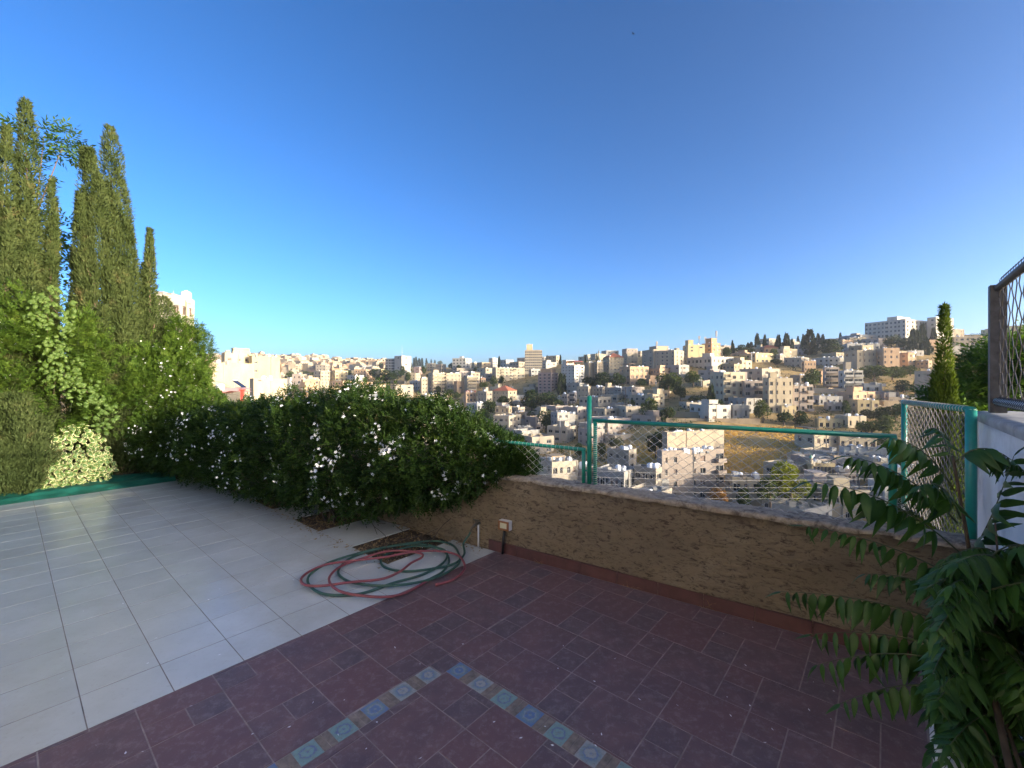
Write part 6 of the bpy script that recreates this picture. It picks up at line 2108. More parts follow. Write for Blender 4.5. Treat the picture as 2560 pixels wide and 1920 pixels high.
def distant_houses():
    mb = MB()
    n_ = 0
    for q in range(3000):
        if n_ > 330:
            break
        px = random.uniform(440, 1000); Y = math.exp(random.uniform(math.log(700), math.log(1290)))
        X = (px - CX) / F * Y
        if not fits(X, Y, 8, 0.55):
            continue
        be = math.atan2(X, Y) + math.radians(random.uniform(25, 65))
        Mx = Matrix.Translation((X, Y, tz(X, Y))) @ Matrix.Rotation(math.pi / 2 - be, 4, 'Z')
        w, d, h = random.uniform(8, 20), random.uniform(8, 20), random.uniform(6, 16)
        mb.box(-w / 2, w / 2, -d / 2, d / 2, -4, h, random.randrange(3), Mx)
        if random.random() < .5:
            mb.box(-w / 4, w / 5, -d / 4, d / 4, h + 0.01, h + 3, random.randrange(3), Mx)
        for s_ in range(int(h / 3.2)):
            for c_ in range(3):
                mb.box(-w * .4 + c_ * w * .32, -w * .4 + c_ * w * .32 + 1.6, -d / 2 - 0.15, -d / 2 - .02, 1 + s_ * 3.2, 2.6 + s_ * 3.2, 3, Mx)
        FOOT.append((X, Y, 9)); n_ += 1
    tag(obj('distant_houses', mb.mesh('distant_houses', [WM['cream'], WM['beige'], WM['peach'], GLASS]), kind='stuff'), 'mass of tiny pale houses covering the distant hill at the left', 'houses')
distant_houses()
fill(26, 1000, 1300, 150, 420, 'small stone house filling the left centre slope', 'small stone houses of the left centre slope', (1, 3))
fill(28, 1290, 1600, 160, 330, 'small grey house in the shaded centre of the valley', 'small grey houses in the shaded centre', (1, 2), (7, 11), cols=['stone', 'grey', 'rose', 'beige'])
fill(34, 1620, 2240, 175, 380, 'small stone house filling the slope at the right of centre', 'small stone houses of the right slope', (1, 2))
fill(14, 1130, 1620, 425, 520, 'small skyline house behind the first row, around the centre', 'small skyline houses around the centre', (2, 3), (9, 14))
fill(16, 1900, 2540, 300, 430, 'small ridge house in the upper right', 'small ridge houses in the upper right', (1, 2), (9, 14))
fill(16, 1980, 2330, 85, 130, 'low pale house in the dense quarter behind the right of the fence', 'low pale houses behind the right of the fence', (1, 2), (6, 10), 0.7, cols=['cream', 'white', 'rose', 'stone'])
fill(14, 1270, 1640, 75, 118, 'low grey house in the dense quarter behind the left of the fence', 'low grey houses behind the left of the fence', (1, 2), (6, 10), 0.7, cols=['stone', 'grey', 'rose', 'beige'])

# --- minaret, domes, masts, poles
def minaret(px, yt, yb, w, label, Y=None):
    Y = Y or solve_Y(px, yb)
    X = (px - CX) / F * Y
    zb, ztp = CAM_H - (yb - HY) / F * Y, CAM_H - (yt - HY) / F * Y
    r = w / 2 / F * Y
    H = ztp - zb
    t = thing('minaret', label, 'minaret', (X, Y, zb))
    mb = MB(); mb.lathe([(r, -3), (r, H * .62), (r * 1.35, H * .65), (r * 1.35, H * .70)], 12)
    obj('shaft', mb.mesh('shaft', WM['yellow'], False), t)
    mb = MB(); mb.lathe([(r * .75, 0), (r * .75, H * .14), (r * .5, H * .18)], 12, (0, 0, H * .70))
    obj('lantern', mb.mesh('lantern', WM['cream']), t)
    mb = MB(); mb.lathe([(r * .8, 0), (r * .7, H * .03), (r * .3, H * .07), (r * .06, H * .09), (r * .06, H * .16)], 12, (0, 0, H * .86))
    obj('cap', mb.mesh('cap', DOME if w > 8 else WM['grey']), t)
minaret(1497, 872, 935, 4.5, 'slim pale minaret on the skyline left of the red hipped roof')
minaret(2027, 1132, 1222, 11, 'short minaret with green dome at the corner of the yellow mosque', 111)
def mast(px, yt, yb, label, lattice=True, w=0.8, Y=None, panels=0):
    Y = Y or solve_Y(px, yb)
    X = (px - CX) / F * Y
    zb, ztp = CAM_H - (yb - HY) / F * Y, CAM_H - (yt - HY) / F * Y
    H = ztp - zb
    t = thing('antenna_mast', label, 'antenna', (X, Y, zb))
    mb = MB()
    if lattice:
        cr = [Vector((w / 2 * math.cos(a), w / 2 * math.sin(a), 0)) for a in (0.5, 2.6, 4.7)]
        for c in cr:
            mb.tube([c, c * 0.35 + Vector((0, 0, H))], 0.09, 4)
        k = max(4, int(H / 1.8))
        for i in range(k):
            f0, f1 = i / k, (i + 1) / k
            for j in range(3):
                a, b = cr[j], cr[(j + 1) % 3]
                mb.tube([a * (1 - .65 * f0) + Vector((0, 0, H * f0)), b * (1 - .65 * f1) + Vector((0, 0, H * f1))], 0.05, 3)
    else:
        mb.tube([Vector((0, 0, 0)), Vector((0, 0, H))], [0.16, 0.09], 6)
    obj('mast', mb.mesh('mast', MASTM), t)
    for q in range(panels):
        mb = MB(); mb.box(-0.2, 0.2, -0.12, 0.12, 0, 2.0)
        an = q * 2.1 + px
        obj('antenna_panel', mb.mesh('antenna_panel', FRAME), t, (0.55 * math.cos(an), 0.55 * math.sin(an), H * (0.95 - 0.12 * (q // 3)) - 2.0))
    return t
mast(1005, 863, 912, 'tall lattice radio mast on the pale office tower at the left skyline', True, 1.6)
mast(1323, 857, 871, 'thin aerial on the roof of the banded tower, left one', False, Y=398)
mast(1331, 858, 872, 'thin aerial on the roof of the banded tower, right one', False, Y=399)
mast(1642, 853, 872, 'panel antenna frame on the roof of the large beige pair', True, 1.2, 292, 5)
mast(1748, 839, 860, 'lattice antenna left of the antenna tower', True, 1.2, 330, 4)
mast(1763, 842, 858, 'short panel antenna between the two larger mast groups', True, 1.0, 330, 5)
mast(1791, 826, 856, 'tallest antenna mast hung with panels and a dish on the tan tower', True, 1.5, 340, 9)
mast(1779, 838, 856, 'thin aerial beside the tallest antenna mast', False, Y=338)
def pole(px, yt, yb, label, mat, Y=None, r=0.13, arm=False, name='utility_pole'):
    Y = Y or solve_Y(px, yb)
    X = (px - CX) / F * Y
    zb, ztp = CAM_H - (yb - HY) / F * Y, CAM_H - (yt - HY) / F * Y
    t = thing(name, label, 'pole', (X, Y, zb))
    mb = MB(); mb.tube([Vector((0, 0, -1)), Vector((0, 0, ztp - zb))], [r, r * .7], 8)
    obj('pole', mb.mesh('pole', mat), t)
    if arm:
        mb = MB(); mb.tube([Vector((-.9, 0, ztp - zb - .5)), Vector((.9, 0, ztp - zb - .5))], 0.06, 5)
        obj('cross_arm', mb.mesh('cross_arm', mat), t)
pole(1879, 880, 914, 'white street pole in front of the long cream house', TANKM, r=0.2)
pole(1564, 968, 1025, 'brown timber pole on the shaded slope right of the long shaded row', M['bark'], r=0.22, arm=True)
pole(1702, 892, 932, 'timber pole in front of the large beige front block', M['bark'], arm=True)
pole(1753, 940, 972, 'thin pole on the green slope under the wide white villa', MASTM)
pole(1827, 1008, 1046, 'left dark pole in front of the unfinished concrete house', MASTM, arm=True)
pole(1843, 1012, 1045, 'right dark pole in front of the unfinished concrete house', MASTM)
pole(2117, 925, 975, 'thin pole beside the round tree near the white balconied house', MASTM)
pole(1400, 1040, 1108, 'dark pole in front of the four storey grey corner house', MASTM, r=0.16)
pole(1640, 945, 968, 'thin leaning pole over the dry bank', MASTM)

# pink canvas awning with a steel tank at the left
def awning():
    Y = 120
    f = lambda px, py: ad(px / 1.1573, py / 1.1573, Y)
    a = f(548, 985)
    t = thing('roof_awning', 'pink and red canvas awning over a roof terrace at the left above the hedge', 'awning', tuple(a))
    sc = Y / F
    V, Fc = [], []
    for i in range(13):
        u = i / 12
        for d in (0, 5):
            V.append((u * 56 * sc, d, (4 + 15 * math.sin(math.pi * (0.25 + 0.5 * u)) - 3) * sc))
            V.append((u * 56 * sc, d, (4 + 15 * math.sin(math.pi * (0.25 + 0.5 * u)) - 3) * sc - 1.2 + 0.5 * u))
    for i in range(12):
        b = i * 4
        Fc += [(b, b + 4, b + 6, b + 2), (b, b + 1, b + 5, b + 4), (b + 1, b + 3, b + 7, b + 5)]
    mb = MB(); mb.add(V, Fc)
    obj('canvas', mb.mesh('canvas', PINKC), t)
    mb = MB(); mb.box(-1.2, 0.3, 0, 5, 0.2, 1.3); obj('red_end', mb.mesh('red_end', REDC), t)
    mb = MB(); mb.box(56 * sc - 0.2, 56 * sc + 0.5, -0.2, 0.3, -2.6, 1.0); mb.box(56 * sc - 0.5, 56 * sc + 0.9, -0.3, 0.4, 1.003, 1.3); obj('post', mb.mesh('post', REDC), t)
    k = tag(obj('water_tank', TANK_A, None, tuple(f(551, 976)), None, (1.9, 1.9, 1.35)), 'round grey white tank standing left of the pink awning', 'water tank')
    t2 = thing('solar_heater', 'tilted dark solar water heater above the right end of the pink awning', 'solar heater', tuple(f(590, 966)))
    mb = MB(); mb.add([(-1.0, 0, 1.6), (1.6, 0, -0.2), (1.6, 2.2, -0.2), (-1.0, 2.2, 1.6)], [(0, 1, 2, 3)]); mb.add([(-1.0, 0, 1.5), (1.6, 0, -0.3), (1.6, 2.2, -0.3), (-1.0, 2.2, 1.5)], [(3, 2, 1, 0)])
    obj('panel', mb.mesh('panel', PANEL), t2)
    mb = MB(); mb.tube([Vector((-1.2, 0, 1.75)), Vector((-1.2, 2.2, 1.75))], 0.28, 10); mb.tube([Vector((-1.1, 1, 1.5)), Vector((-1.1, 1, -1.5))], 0.05, 4)
    obj('cylinder', mb.mesh('cylinder', TANKS), t2)
awning()

# --- retaining walls on the slopes
def rwall(x0, x1, yb, h, label, col='stone', Y=None, dY=0.0):
    a, b = Y or solve_Y(x0, yb), (Y or solve_Y(x1, yb)) + dY
    A = Vector(((x0 - CX) / F * a, a, 0)); B = Vector(((x1 - CX) / F * b, b, 0))
    A.z, B.z = tz(A.x, A.y), tz(B.x, B.y)
    t = thing('retaining_wall', label, 'wall', tuple(A))
    d = B - A
    hh = h / F * (a + b) / 2
    nrm = Vector((d.y, -d.x, 0)).normalized() * 0.35
    mb = MB()
    p = [Vector((0, 0, -2)), d + Vector((0, 0, -2)), d + Vector((0, 0, hh)), Vector((0, 0, hh))]
    mb.add([q + nrm for q in p] + [q - nrm for q in p], [(0, 1, 2, 3), (7, 6, 5, 4), (3, 2, 6, 7), (0, 3, 7, 4), (1, 5, 6, 2)])
    obj('masonry', mb.mesh('masonry', WM[col]), t)
rwall(2024, 2112, 985, 13, 'pale retaining wall below the balconied pale block', 'stone')
rwall(2130, 2212, 1000, 12, 'sunlit retaining wall under the blue grey garage', 'yellow')
rwall(1665, 1760, 1046, 14, 'tan retaining wall below the long brown bungalow', 'tan')
rwall(1665, 1900, 1062, 14, 'long dry stone wall along the top of the golden slope', 'tan')
rwall(1560, 1668, 1040, 18, 'grey retaining wall under the yellow corner house', 'stone')
rwall(1340, 1425, 1108, 12, 'cream retaining wall under the four storey grey corner house', 'stone')
rwall(2376, 2480, 890, 24, 'long grey retaining wall right of the lone cypress', 'grey')
rwall(1640, 1720, 945, 8, 'low wall along the garden under the large beige front block', 'stone')
rwall(1700, 1790, 1000, 10, 'shaded wall at the foot of the dry bank beside the poplar', 'grey')

# --- trees of the town
def clump_crown(name, mat, rx, rz, n_, seed, cs=0.55, flat=1.0):
    lobes = rand_dirs(9) * np.array([0.55, 0.55, 0.5]) + np.array([0, 0, 0.08])
    q = rng.integers(0, 9, n_)
    d = rand_dirs(n_)
    P = lobes[q] + d * (rng.uniform(0.55, 1.05, n_) ** 0.5)[:, None] * rng.uniform(0.32, 0.5, 9)[q][:, None]
    P = P * np.array([rx, rx, rz])
    D = nrmz(d + rng.normal(size=(n_, 3)) * 0.6)
    S = nrmz(np.cross(D, rand_dirs(n_)))
    V, Fc = rhombs(P, D, S, cs * rng.uniform(.6, 1.4, n_), cs * 0.7 * rng.uniform(.6, 1.3, n_), 0.1)
    return fast_mesh(name, V, Fc, M[mat])
M['tree_dark'] = leaf_mat('dark_tree_foliage', (0.020, 0.034, 0.010), (0.045, 0.065, 0.018), 0.6, 0.15, 0.7, 0.1)
M['tree_mid'] = leaf_mat('green_tree_foliage', (0.035, 0.055, 0.014), (0.085, 0.105, 0.028), 0.6, 0.2, 0.7, 0.1)
M['tree_yellow'] = leaf_mat('yellow_green_tree_foliage', (0.13, 0.16, 0.012), (0.24, 0.25, 0.02), 0.8, 0.3, 0.6, 0.1)
M['tree_olive'] = leaf_mat('olive_tree_foliage', (0.055, 0.065, 0.03), (0.10, 0.105, 0.05), 0.6, 0.2, 0.7, 0.1)
M['tree_orange'] = leaf_mat('orange_shrub_foliage', (0.20, 0.10, 0.03), (0.34, 0.18, 0.06), 0.8, 0.25, 0.6, 0.1)
M['tree_cyp'] = leaf_mat('far_cypress_foliage', (0.016, 0.026, 0.011), (0.036, 0.05, 0.018), 0.8, 0.12, 0.7, 0.1)
CROWN = {}
for i in range(3):
    CROWN['dark', i] = clump_crown('crown', 'tree_dark', 1, 0.85, 1500, i, 0.16)
    CROWN['mid', i] = clump_crown('crown', 'tree_mid', 1, 0.85, 1500, i, 0.16)
    CROWN['olive', i] = clump_crown('crown', 'tree_olive', 1, 0.8, 1500, i, 0.16)
    CROWN['cyp', i] = None
CROWN['yellow', 0] = clump_crown('crown', 'tree_yellow', 1, 1.0, 5200, 5, 0.10)
CROWN['orange', 0] = clump_crown('crown', 'tree_orange', 1, 0.8, 2600, 6, 0.12)
def unit_cypress(n_, seed, cedar=False):
    h = rng.random(n_)
    an = rng.uniform(0, 6.283, n_)
    prof = np.minimum(1, 0.5 + h * 2) * (1 - h) ** (0.75 if cedar else 0.55)
    if cedar:
        prof = prof * (0.62 + 0.5 * np.abs(np.sin(h * 22 + seed)))
    r = prof * (1 + 0.25 * np.sin(an * 3 + h * 9 + seed)) * np.where(rng.random(n_) < .7, rng.uniform(.8, 1.1, n_), rng.uniform(.2, .8, n_))
    P = np.stack([r * np.cos(an), r * np.sin(an), h * 0.98], 1)
    o_ = np.stack([np.cos(an), np.sin(an), np.zeros(n_)], 1)
    D = nrmz(o_ * (1.0 if cedar else 0.5) + np.array([0, 0, 0.25 if cedar else 0.25]) + rng.normal(size=(n_, 3)) * 0.15)
    S = nrmz(np.cross(D, rand_dirs(n_)))
    V, Fc = rhombs(P, D, S, 0.30 * rng.uniform(.6, 1.3, n_) * np.ones(n_), 0.16 * np.ones(n_), 0.05)
    return fast_mesh('crown', V, Fc, M['tree_cyp'])
for i in range(3):
    CROWN['cyp', i] = unit_cypress(700, i)
CROWN['cedar', 0] = unit_cypress(1000, 3, True)
TRUNK = None
mb = MB(); mb.tube([Vector((0, 0, -0.3)), Vector((0.03, 0, 0.3)), Vector((0, 0.02, 0.75))], [0.075, 0.06, 0.03], 6)
TRUNK = mb.mesh('trunk', M['bark'])
TCOUNT = [0]
def tree(kind, px, yt, yb, w, label, group=None, Y=None, name=None):
    Y = Y or solve_Y(px, yb)
    X = (px - CX) / F * Y
    zb = CAM_H - (yb - HY) / F * Y
    H = (yb - yt) / F * Y
    Wd = w / F * Y
    i = TCOUNT[0] % 3
    TCOUNT[0] += 1
    nm = name or {'cyp': 'cypress_tree', 'cedar': 'cedar_tree', 'orange': 'flowering_shrub'}.get(kind, 'broadleaf_tree')
    t = thing(nm, label, 'shrub' if kind == 'orange' else 'tree', (X, Y, zb), random.uniform(0, 6), group)
    if kind in ('cyp', 'cedar'):
        obj('crown', CROWN[kind, i if kind == 'cyp' else 0], t, (0, 0, 0), None, (Wd / 2, Wd / 2, H))
        obj('trunk', TRUNK, t, (0, 0, 0), None, (Wd * 0.8, Wd * 0.8, H * 0.9))
    else:
        key = (kind, i) if (kind, i) in CROWN else (kind, 0)
        obj('crown', CROWN[key], t, (0, 0, H * 0.56), None, (Wd / 2, Wd / 2, H * 0.52))
        obj('trunk', TRUNK, t, (0, 0, -0.3), None, (max(Wd * .6, 1), max(Wd * .6, 1), H * 0.7))
    FOOT.append((X, Y, Wd * 0.25))
    if group == 'garden trees between the houses across the valley':
        t['label'] = relation('small garden tree', px, (yt + yb) / 2) or label
    elif group:
        ORDREG.setdefault(group, []).append((px, t))
tree('yellow', 1978, 1160, 1262, 100, 'large bright yellow green tree behind the right half of the long fence', Y=92)
tree('mid', 1925, 1196, 1270, 70, 'green tree touching the left side of the yellow green one', Y=90)
tree('orange', 1795, 1222, 1275, 62, 'orange pink shrub in front of the big pale block', Y=85)
tree('dark', 1862, 1218, 1275, 50, 'small dark palm like tree right of the orange shrub', Y=80)
tree('mid', 1622, 995, 1058, 48, 'round green tree in front of the yellow corner house', None)
tree('dark', 1668, 1018, 1062, 40, 'dark tree under the wall of the yellow corner house')
tree('mid', 1579, 998, 1026, 20, 'small bright tree left of the many tanks house')
tree('mid', 1490, 1000, 1026, 30, 'bright tree behind the terraced house above the long rail')
tree('mid', 1395, 1000, 1032, 40, 'sunlit round tree below the small white cottage')
tree('dark', 1330, 975, 1030, 62, 'big dark tree under the pink purple tower, left half')
tree('dark', 1368, 980, 1026, 56, 'big dark tree under the pink purple tower, right half')
tree('dark', 1262, 990, 1030, 42, 'dark round tree in front of the hipped roof villa')
tree('mid', 1365, 1024, 1085, 46, 'tall tree with sunlit top left of the grey corner house')
tree('dark', 1335, 1024, 1060, 40, 'dark tree behind the stone house above the low panel')
tree('dark', 1225, 1000, 1050, 40, 'dark bushy tree at the left of the tan three storey house')
tree('mid', 1205, 1020, 1060, 44, 'green tree just behind the hedge top in the centre')
tree('cyp', 1402, 938, 990, 18, 'tall dark cypress at the foot of the white tower, left one')
tree('cyp', 1411, 940, 985, 10, 'slim dark cypress at the foot of the white tower, right one')
tree('dark', 1506, 932, 975, 66, 'broad dark tree mass under the beige block right of the white tower')
tree('dark', 1543, 932, 972, 40, 'dark tree right of the broad mass, left of the peach villa')
tree('dark', 1475, 942, 975, 40, 'dark tree at the left of the broad mass')
tree('mid', 1672, 930, 990, 66, 'big leafy tree on the slope under the large beige pair')
tree('mid', 1733, 928, 968, 44, 'green tree right of the big leafy tree, under the white villa')
tree('olive', 1770, 924, 945, 36, 'olive grey bush right under the wide white villa')
tree('mid', 1812, 908, 932, 28, 'round yellowish bush in front of the white villa')
tree('cedar', 1731, 864, 898, 20, 'dark conifer in front of the cream yellow block')
tree('cyp', 1778, 970, 1045, 22, 'tall poplar like dark tree beside the long brown bungalow')
tree('dark', 1800, 1000, 1046, 34, 'brownish thicket right of the tall poplar')
tree('dark', 1745, 988, 1010, 50, 'dark hedge tree above the long brown bungalow')
tree('dark', 1700, 965, 1005, 34, 'shaded tree below the dry bank')
tree('mid', 1740, 1012, 1034, 24, 'light green bush in front of the long brown bungalow')
tree('mid', 1907, 1000, 1058, 46, 'spreading green tree below the bayed flats')
tree('dark', 1960, 1030, 1066, 40, 'dark shrub left of the ochre yellow cottage, left one')
tree('dark', 2000, 1028, 1068, 48, 'dark shrub left of the ochre yellow cottage, right one')
tree('mid', 2036, 922, 980, 52, 'round green tree left of the balconied pale block')
tree('mid', 2128, 974, 1004, 44, 'green bush under the white balconied house')
tree('mid', 2187, 912, 955, 70, 'wide green tree below the orange cream pair')
tree('mid', 2232, 916, 955, 56, 'green tree below the orange sided bay block')
tree('mid', 2275, 914, 940, 40, 'lighter green tree left of the shaded tan house')
tree('dark', 2259, 950, 985, 44, 'dark round tree on the golden bank left of the tall beige block')
tree('mid', 2212, 1018, 1060, 52, 'flat topped pine right of the two floor stone house')
tree('dark', 2240, 1010, 1060, 50, 'dark pine behind the teal panel')
tree('mid', 2180, 1052, 1090, 76, 'wide low pine just above the end of the long rail')
tree('mid', 2222, 1040, 1092, 60, 'low pine left of the teal panel')
tree('mid', 2210, 1078, 1130, 46, 'green tree under the right end of the long rail')
tree('dark', 2250, 1150, 1260, 60, 'leafy tree low behind the teal panel')
tree('dark', 2330, 1060, 1200, 70, 'dark tree trunk mass behind the teal panel wire')
tree('mid', 2390, 1050, 1180, 60, 'green tree behind the right part of the teal panel')
tree('mid', 2408, 930, 1000, 60, 'green tree right of the lone cypress')
tree('dark', 1690, 1068, 1092, 90, 'green thicket behind the vaulted terrace block')
tree('mid', 1760, 1068, 1086, 60, 'green bushes right behind the vaulted terrace block')
tree('mid', 1500, 1106, 1150, 34, 'round bush behind the first upright of the long fence')
tree('mid', 1450, 1108, 1150, 30, 'bush behind the tall green post')
tree('dark', 1640, 1080, 1150, 50, 'dark tree in the gap left of the vaulted terrace block')
tree('dark', 1600, 946, 968, 40, 'shaded bush on the slope right of the peach villa')
tree('mid', 1935, 872, 905, 26, 'bush in front of the long cream house')
tree('dark', 1940, 898, 914, 30, 'small dark tree under the grey flat house')
tree('dark', 2075, 848, 890, 60, 'big round dark tree on the skyline left of the white cluster')
tree('cedar', 2024, 828, 888, 34, 'tall layered cedar on the upper right skyline')
for px, yt, yb, w in ((1912, 841, 880, 10), (1946, 842, 884, 15), (1966, 837, 884, 18), (1980, 850, 880, 8), (1893, 838, 872, 13), (1878, 856, 872, 10), (1870, 858, 872, 9), (1995, 843, 864, 7), (2008, 838, 868, 9), (2045, 836, 862, 11), (2057, 838, 862, 10), (2101, 834, 860, 8), (1831, 854, 885, 8), (1834, 862, 885, 6)):
    tree('cyp', px, yt, yb, w, 'dark cypress standing on the upper right ridge skyline', 'dark cypresses on the upper right skyline')
for px, yt, yb, w in ((1035, 897, 920, 7), (1040, 895, 918, 8), (1048, 898, 916, 9), (1055, 897, 916, 7), (1066, 898, 916, 6), (1078, 900, 916, 5), (1087, 901, 916, 5), (1024, 903, 935, 12), (1012, 904, 935, 12)):
    tree('cyp', px, yt, yb, w, 'small dark cypress on the skyline right of the radio mast', 'skyline cypresses right of the radio mast')
tree('cyp', 1248, 893, 922, 8, 'lone dark cypress between the two white skyline blocks')
for px, yt, yb, w in ((1368, 891, 912, 9), (1388, 892, 912, 9), (1401, 889, 912, 6), (1492, 885, 908, 5), (1463, 890, 910, 5)):
    tree('cyp', px, yt, yb, w, 'small dark cypress on the skyline right of the banded tower', 'skyline cypresses right of the banded tower')
for px, yt, yb, w in ((2282, 826, 872, 16), (2293, 830, 880, 22), (2306, 815, 872, 18), (2334, 822, 862, 13), (2315, 850, 890, 24), (2277, 845, 888, 18)):
    tree('cyp', px, yt, yb, w, 'tall dark cypress in the group before the ridge hotel', 'dark cypresses before the ridge hotel')
for px, yt, yb, w in ((2230, 838, 872, 40), (2260, 845, 876, 34), (1850, 862, 884, 30), (1868, 868, 888, 36), (1815, 868, 900, 26)):
    tree('dark', px, yt, yb, w, 'dark bushy tree on the upper right slope', 'dark bushy trees on the upper right slope')
for px, yt, yb, w in ((1130, 906, 928, 22), (1145, 912, 930, 16), (1100, 902, 916, 14), (1060, 912, 940, 16), (1022, 930, 960, 20), (1196, 918, 935, 34), (1218, 922, 940, 30), (1070, 935, 945, 22), (1235, 940, 972, 22), (1210, 954, 975, 26), (1256, 940, 966, 22), (1225, 930, 942, 18), (1125, 972, 988, 22), (1140, 980, 1000, 26), (1095, 965, 985, 16)):
    tree('mid', px, yt, yb, w, 'green tree among the houses of the left centre', 'green trees among the left centre houses')
for px, yt, yb, w in ((725, 926, 960, 22), (765, 928, 945, 36), (785, 930, 946, 24), (870, 924, 945, 18), (905, 932, 950, 26), (940, 922, 950, 40), (960, 925, 958, 44), (985, 925, 960, 38), (975, 915, 940, 30), (1005, 915, 945, 22), (952, 905, 930, 14)):
    tree('dark' if px > 900 else 'mid', px, yt, yb, w, 'green tree in the left part of the town', 'green trees in the left part of the town')
for q in range(26):
    px = random.uniform(1150, 2350); Y = math.exp(random.uniform(math.log(160), math.log(400)))
    X = (px - CX) / F * Y
    if not fits(X, Y, 2.0, 0.95):
        continue
    py = base_py(px, Y)
    s = F / Y
    tree(random.choice(['dark', 'mid', 'mid', 'olive']), px, py - random.uniform(4, 8) * s, py, random.uniform(4, 8) * s, 'garden tree between the houses across the valley', 'garden trees between the houses across the valley', Y)

# --- scrub between the houses
def scrub(name, label, n_, px0, px1, Y0, Y1, mats, seed, size=0.55, excl=None):
    px = rng.uniform(px0, px1, n_); Y = np.exp(rng.uniform(math.log(Y0), math.log(Y1), n_))
    cl = np.array([noise.noise(Vector((a * 0.012 + seed, math.log(b) * 6, 0))) for a, b in zip(px, Y)])
    ok = cl > -0.12
    px, Y = px[ok], Y[ok]
    X = (px - CX) / F * Y
    keep = []
    FA = np.array(FOOT)
    for i in range(len(X)):
        if excl and excl(px[i], Y[i]):
            continue
        d2 = (FA[:, 0] - X[i]) ** 2 + (FA[:, 1] - Y[i]) ** 2
        if np.all(d2 > (0.72 * FA[:, 2]) ** 2):
            keep.append(i)
    X, Y = X[keep], Y[keep]
    z = np.array([tz(a, b) for a, b in zip(X, Y)])
    parts = []
    r = rng.uniform(0.5, 1.7, len(X))
    for q in range(16):
        d = rand_dirs(len(X)) * np.array([1, 1, 0.75])
        P = np.stack([X, Y, z + 0.5 * r], 1) + d * r[:, None] * 0.8
        D = nrmz(d + rng.normal(size=d.shape) * 0.5)
        S = nrmz(np.cross(D, rand_dirs(len(X))))
        parts.append(rhombs(P, D, S, size * rng.uniform(.6, 1.4, len(X)), size * 0.7 * rng.uniform(.6, 1.3, len(X)), 0.1))
    V, Fc = join(parts)
    tag(obj(name, fast_mesh(name, V, Fc, M[mats]), kind='stuff'), label, 'scrub')
gold = lambda p, y: 1540 < p < 2010 and 120 < y < 175
scrub('dark_scrub', 'dark green scrub and bushes covering the slopes between the houses', 2600, 1000, 2560, 115, 440, 'tree_dark', 1.0, 0.6, gold)
scrub('green_scrub', 'mid green scrub between the houses across the valley', 1900, 720, 2560, 115, 520, 'tree_mid', 7.0, 0.6, gold)
scrub('dry_scrub', 'dry olive brown scrub on the hillside', 1500, 1000, 2500, 110, 400, 'tree_olive', 4.0, 0.5, gold)
# --- dry grass tufts on the bare golden slope
def dry_grass():
    n_ = 9000
    px = np.concatenate([rng.uniform(1540, 2010, 7000), rng.uniform(1440, 1680, 2000)])
    Y = np.concatenate([np.exp(rng.uniform(math.log(124), math.log(172), 7000)), np.exp(rng.uniform(math.log(122), math.log(150), 2000))])
    X = (px - CX) / F * Y
    z = np.array([tz(x, y) for x, y in zip(X, Y)])
    P = np.stack([X, Y, z + 0.1], 1)
    parts = []
    for q in range(3):
        D = nrmz(np.stack([rng.normal(size=n_) * .6, rng.normal(size=n_) * .6, np.ones(n_)], 1))
        S = nrmz(np.cross(D, rand_dirs(n_)))
        parts.append(rhombs(P + rng.normal(size=(n_, 3)) * np.array([.3, .3, 0]), D, S, rng.uniform(.25, .7, n_), rng.uniform(.2, .4, n_), 0.0))
    V, Fc = join(parts)
    g = leaf_mat('dry_grass', (0.56, 0.35, 0.10), (0.74, 0.48, 0.15), 0.25, 0.3, 0.9, 0.05, (0.42, 0.31, 0.11))
    tag(obj('dry_grass', fast_mesh('dry_grass', V, Fc, g), kind='stuff'), 'golden dry grass covering the bare slope behind the long fence', 'grass')
dry_grass()
# --- golden bare slope, paved yard and road pieces
def patch(name, pts, mat, lift=0.35):
    g = 8
    V, Fc = [], []
    (ax, aY), (bx, bY), (cx, cY), (dx, dY) = pts
    for i in range(g + 1):
        for j in range(g + 1):
            u, v = i / g, j / g
            px = (ax * (1 - u) + bx * u) * (1 - v) + (dx * (1 - u) + cx * u) * v
            Y = (aY * (1 - u) + bY * u) * (1 - v) + (dY * (1 - u) + cY * u) * v
            X = (px - CX) / F * Y
            V.append((X, Y, tz(X, Y) + lift))
    for i in range(g):
        for j in range(g):
            a = i * (g + 1) + j
            Fc.append((a, a + g + 1, a + g + 2, a + 1))
    obj(name, fast_mesh(name, V, Fc, mat, True), kind='structure')
m, n, p, o = new_mat('golden_dry_slope')
f1 = noise_fac(n, 0.16, 6, 0.7, 'Position')
f2 = noise_fac(n, 0.9, 5, 0.7, 'Position')
c = ramp(n, f1, [(0.3, (0.40, 0.25, 0.085)), (0.6, (0.62, 0.39, 0.12))])
c = mix(n, c, (0.20, 0.16, 0.07), ramp(n, f2, [(0.55, (0, 0, 0)), (0.7, (0.8, 0.8, 0.8))]))
n.links.new(c, p.inputs['Base Color']); p.inputs['Roughness'].default_value = 0.95
bump(n, p, f2, 0.8, 0.6)
patch('dry_slope', [(1560, 124), (1985, 122), (1960, 172), (1600, 170)], m, 0.12)
patch('dry_slope', [(1440, 128), (1640, 124), (1650, 150), (1460, 152)], m, 0.1)
ASPH = simple('pale_asphalt', (0.12, 0.115, 0.11), 0.9, var=0.2, scale=0.5, coord='Position')
patch('paved_yard', [(2100, 98), (2170, 98), (2150, 108), (2095, 108)], ASPH)
patch('road', [(1990, 84), (2140, 86), (2140, 92), (1990, 90)], ASPH)
patch('road', [(2020, 222), (2215, 226), (2215, 232), (2020, 228)], ASPH, 0.8)

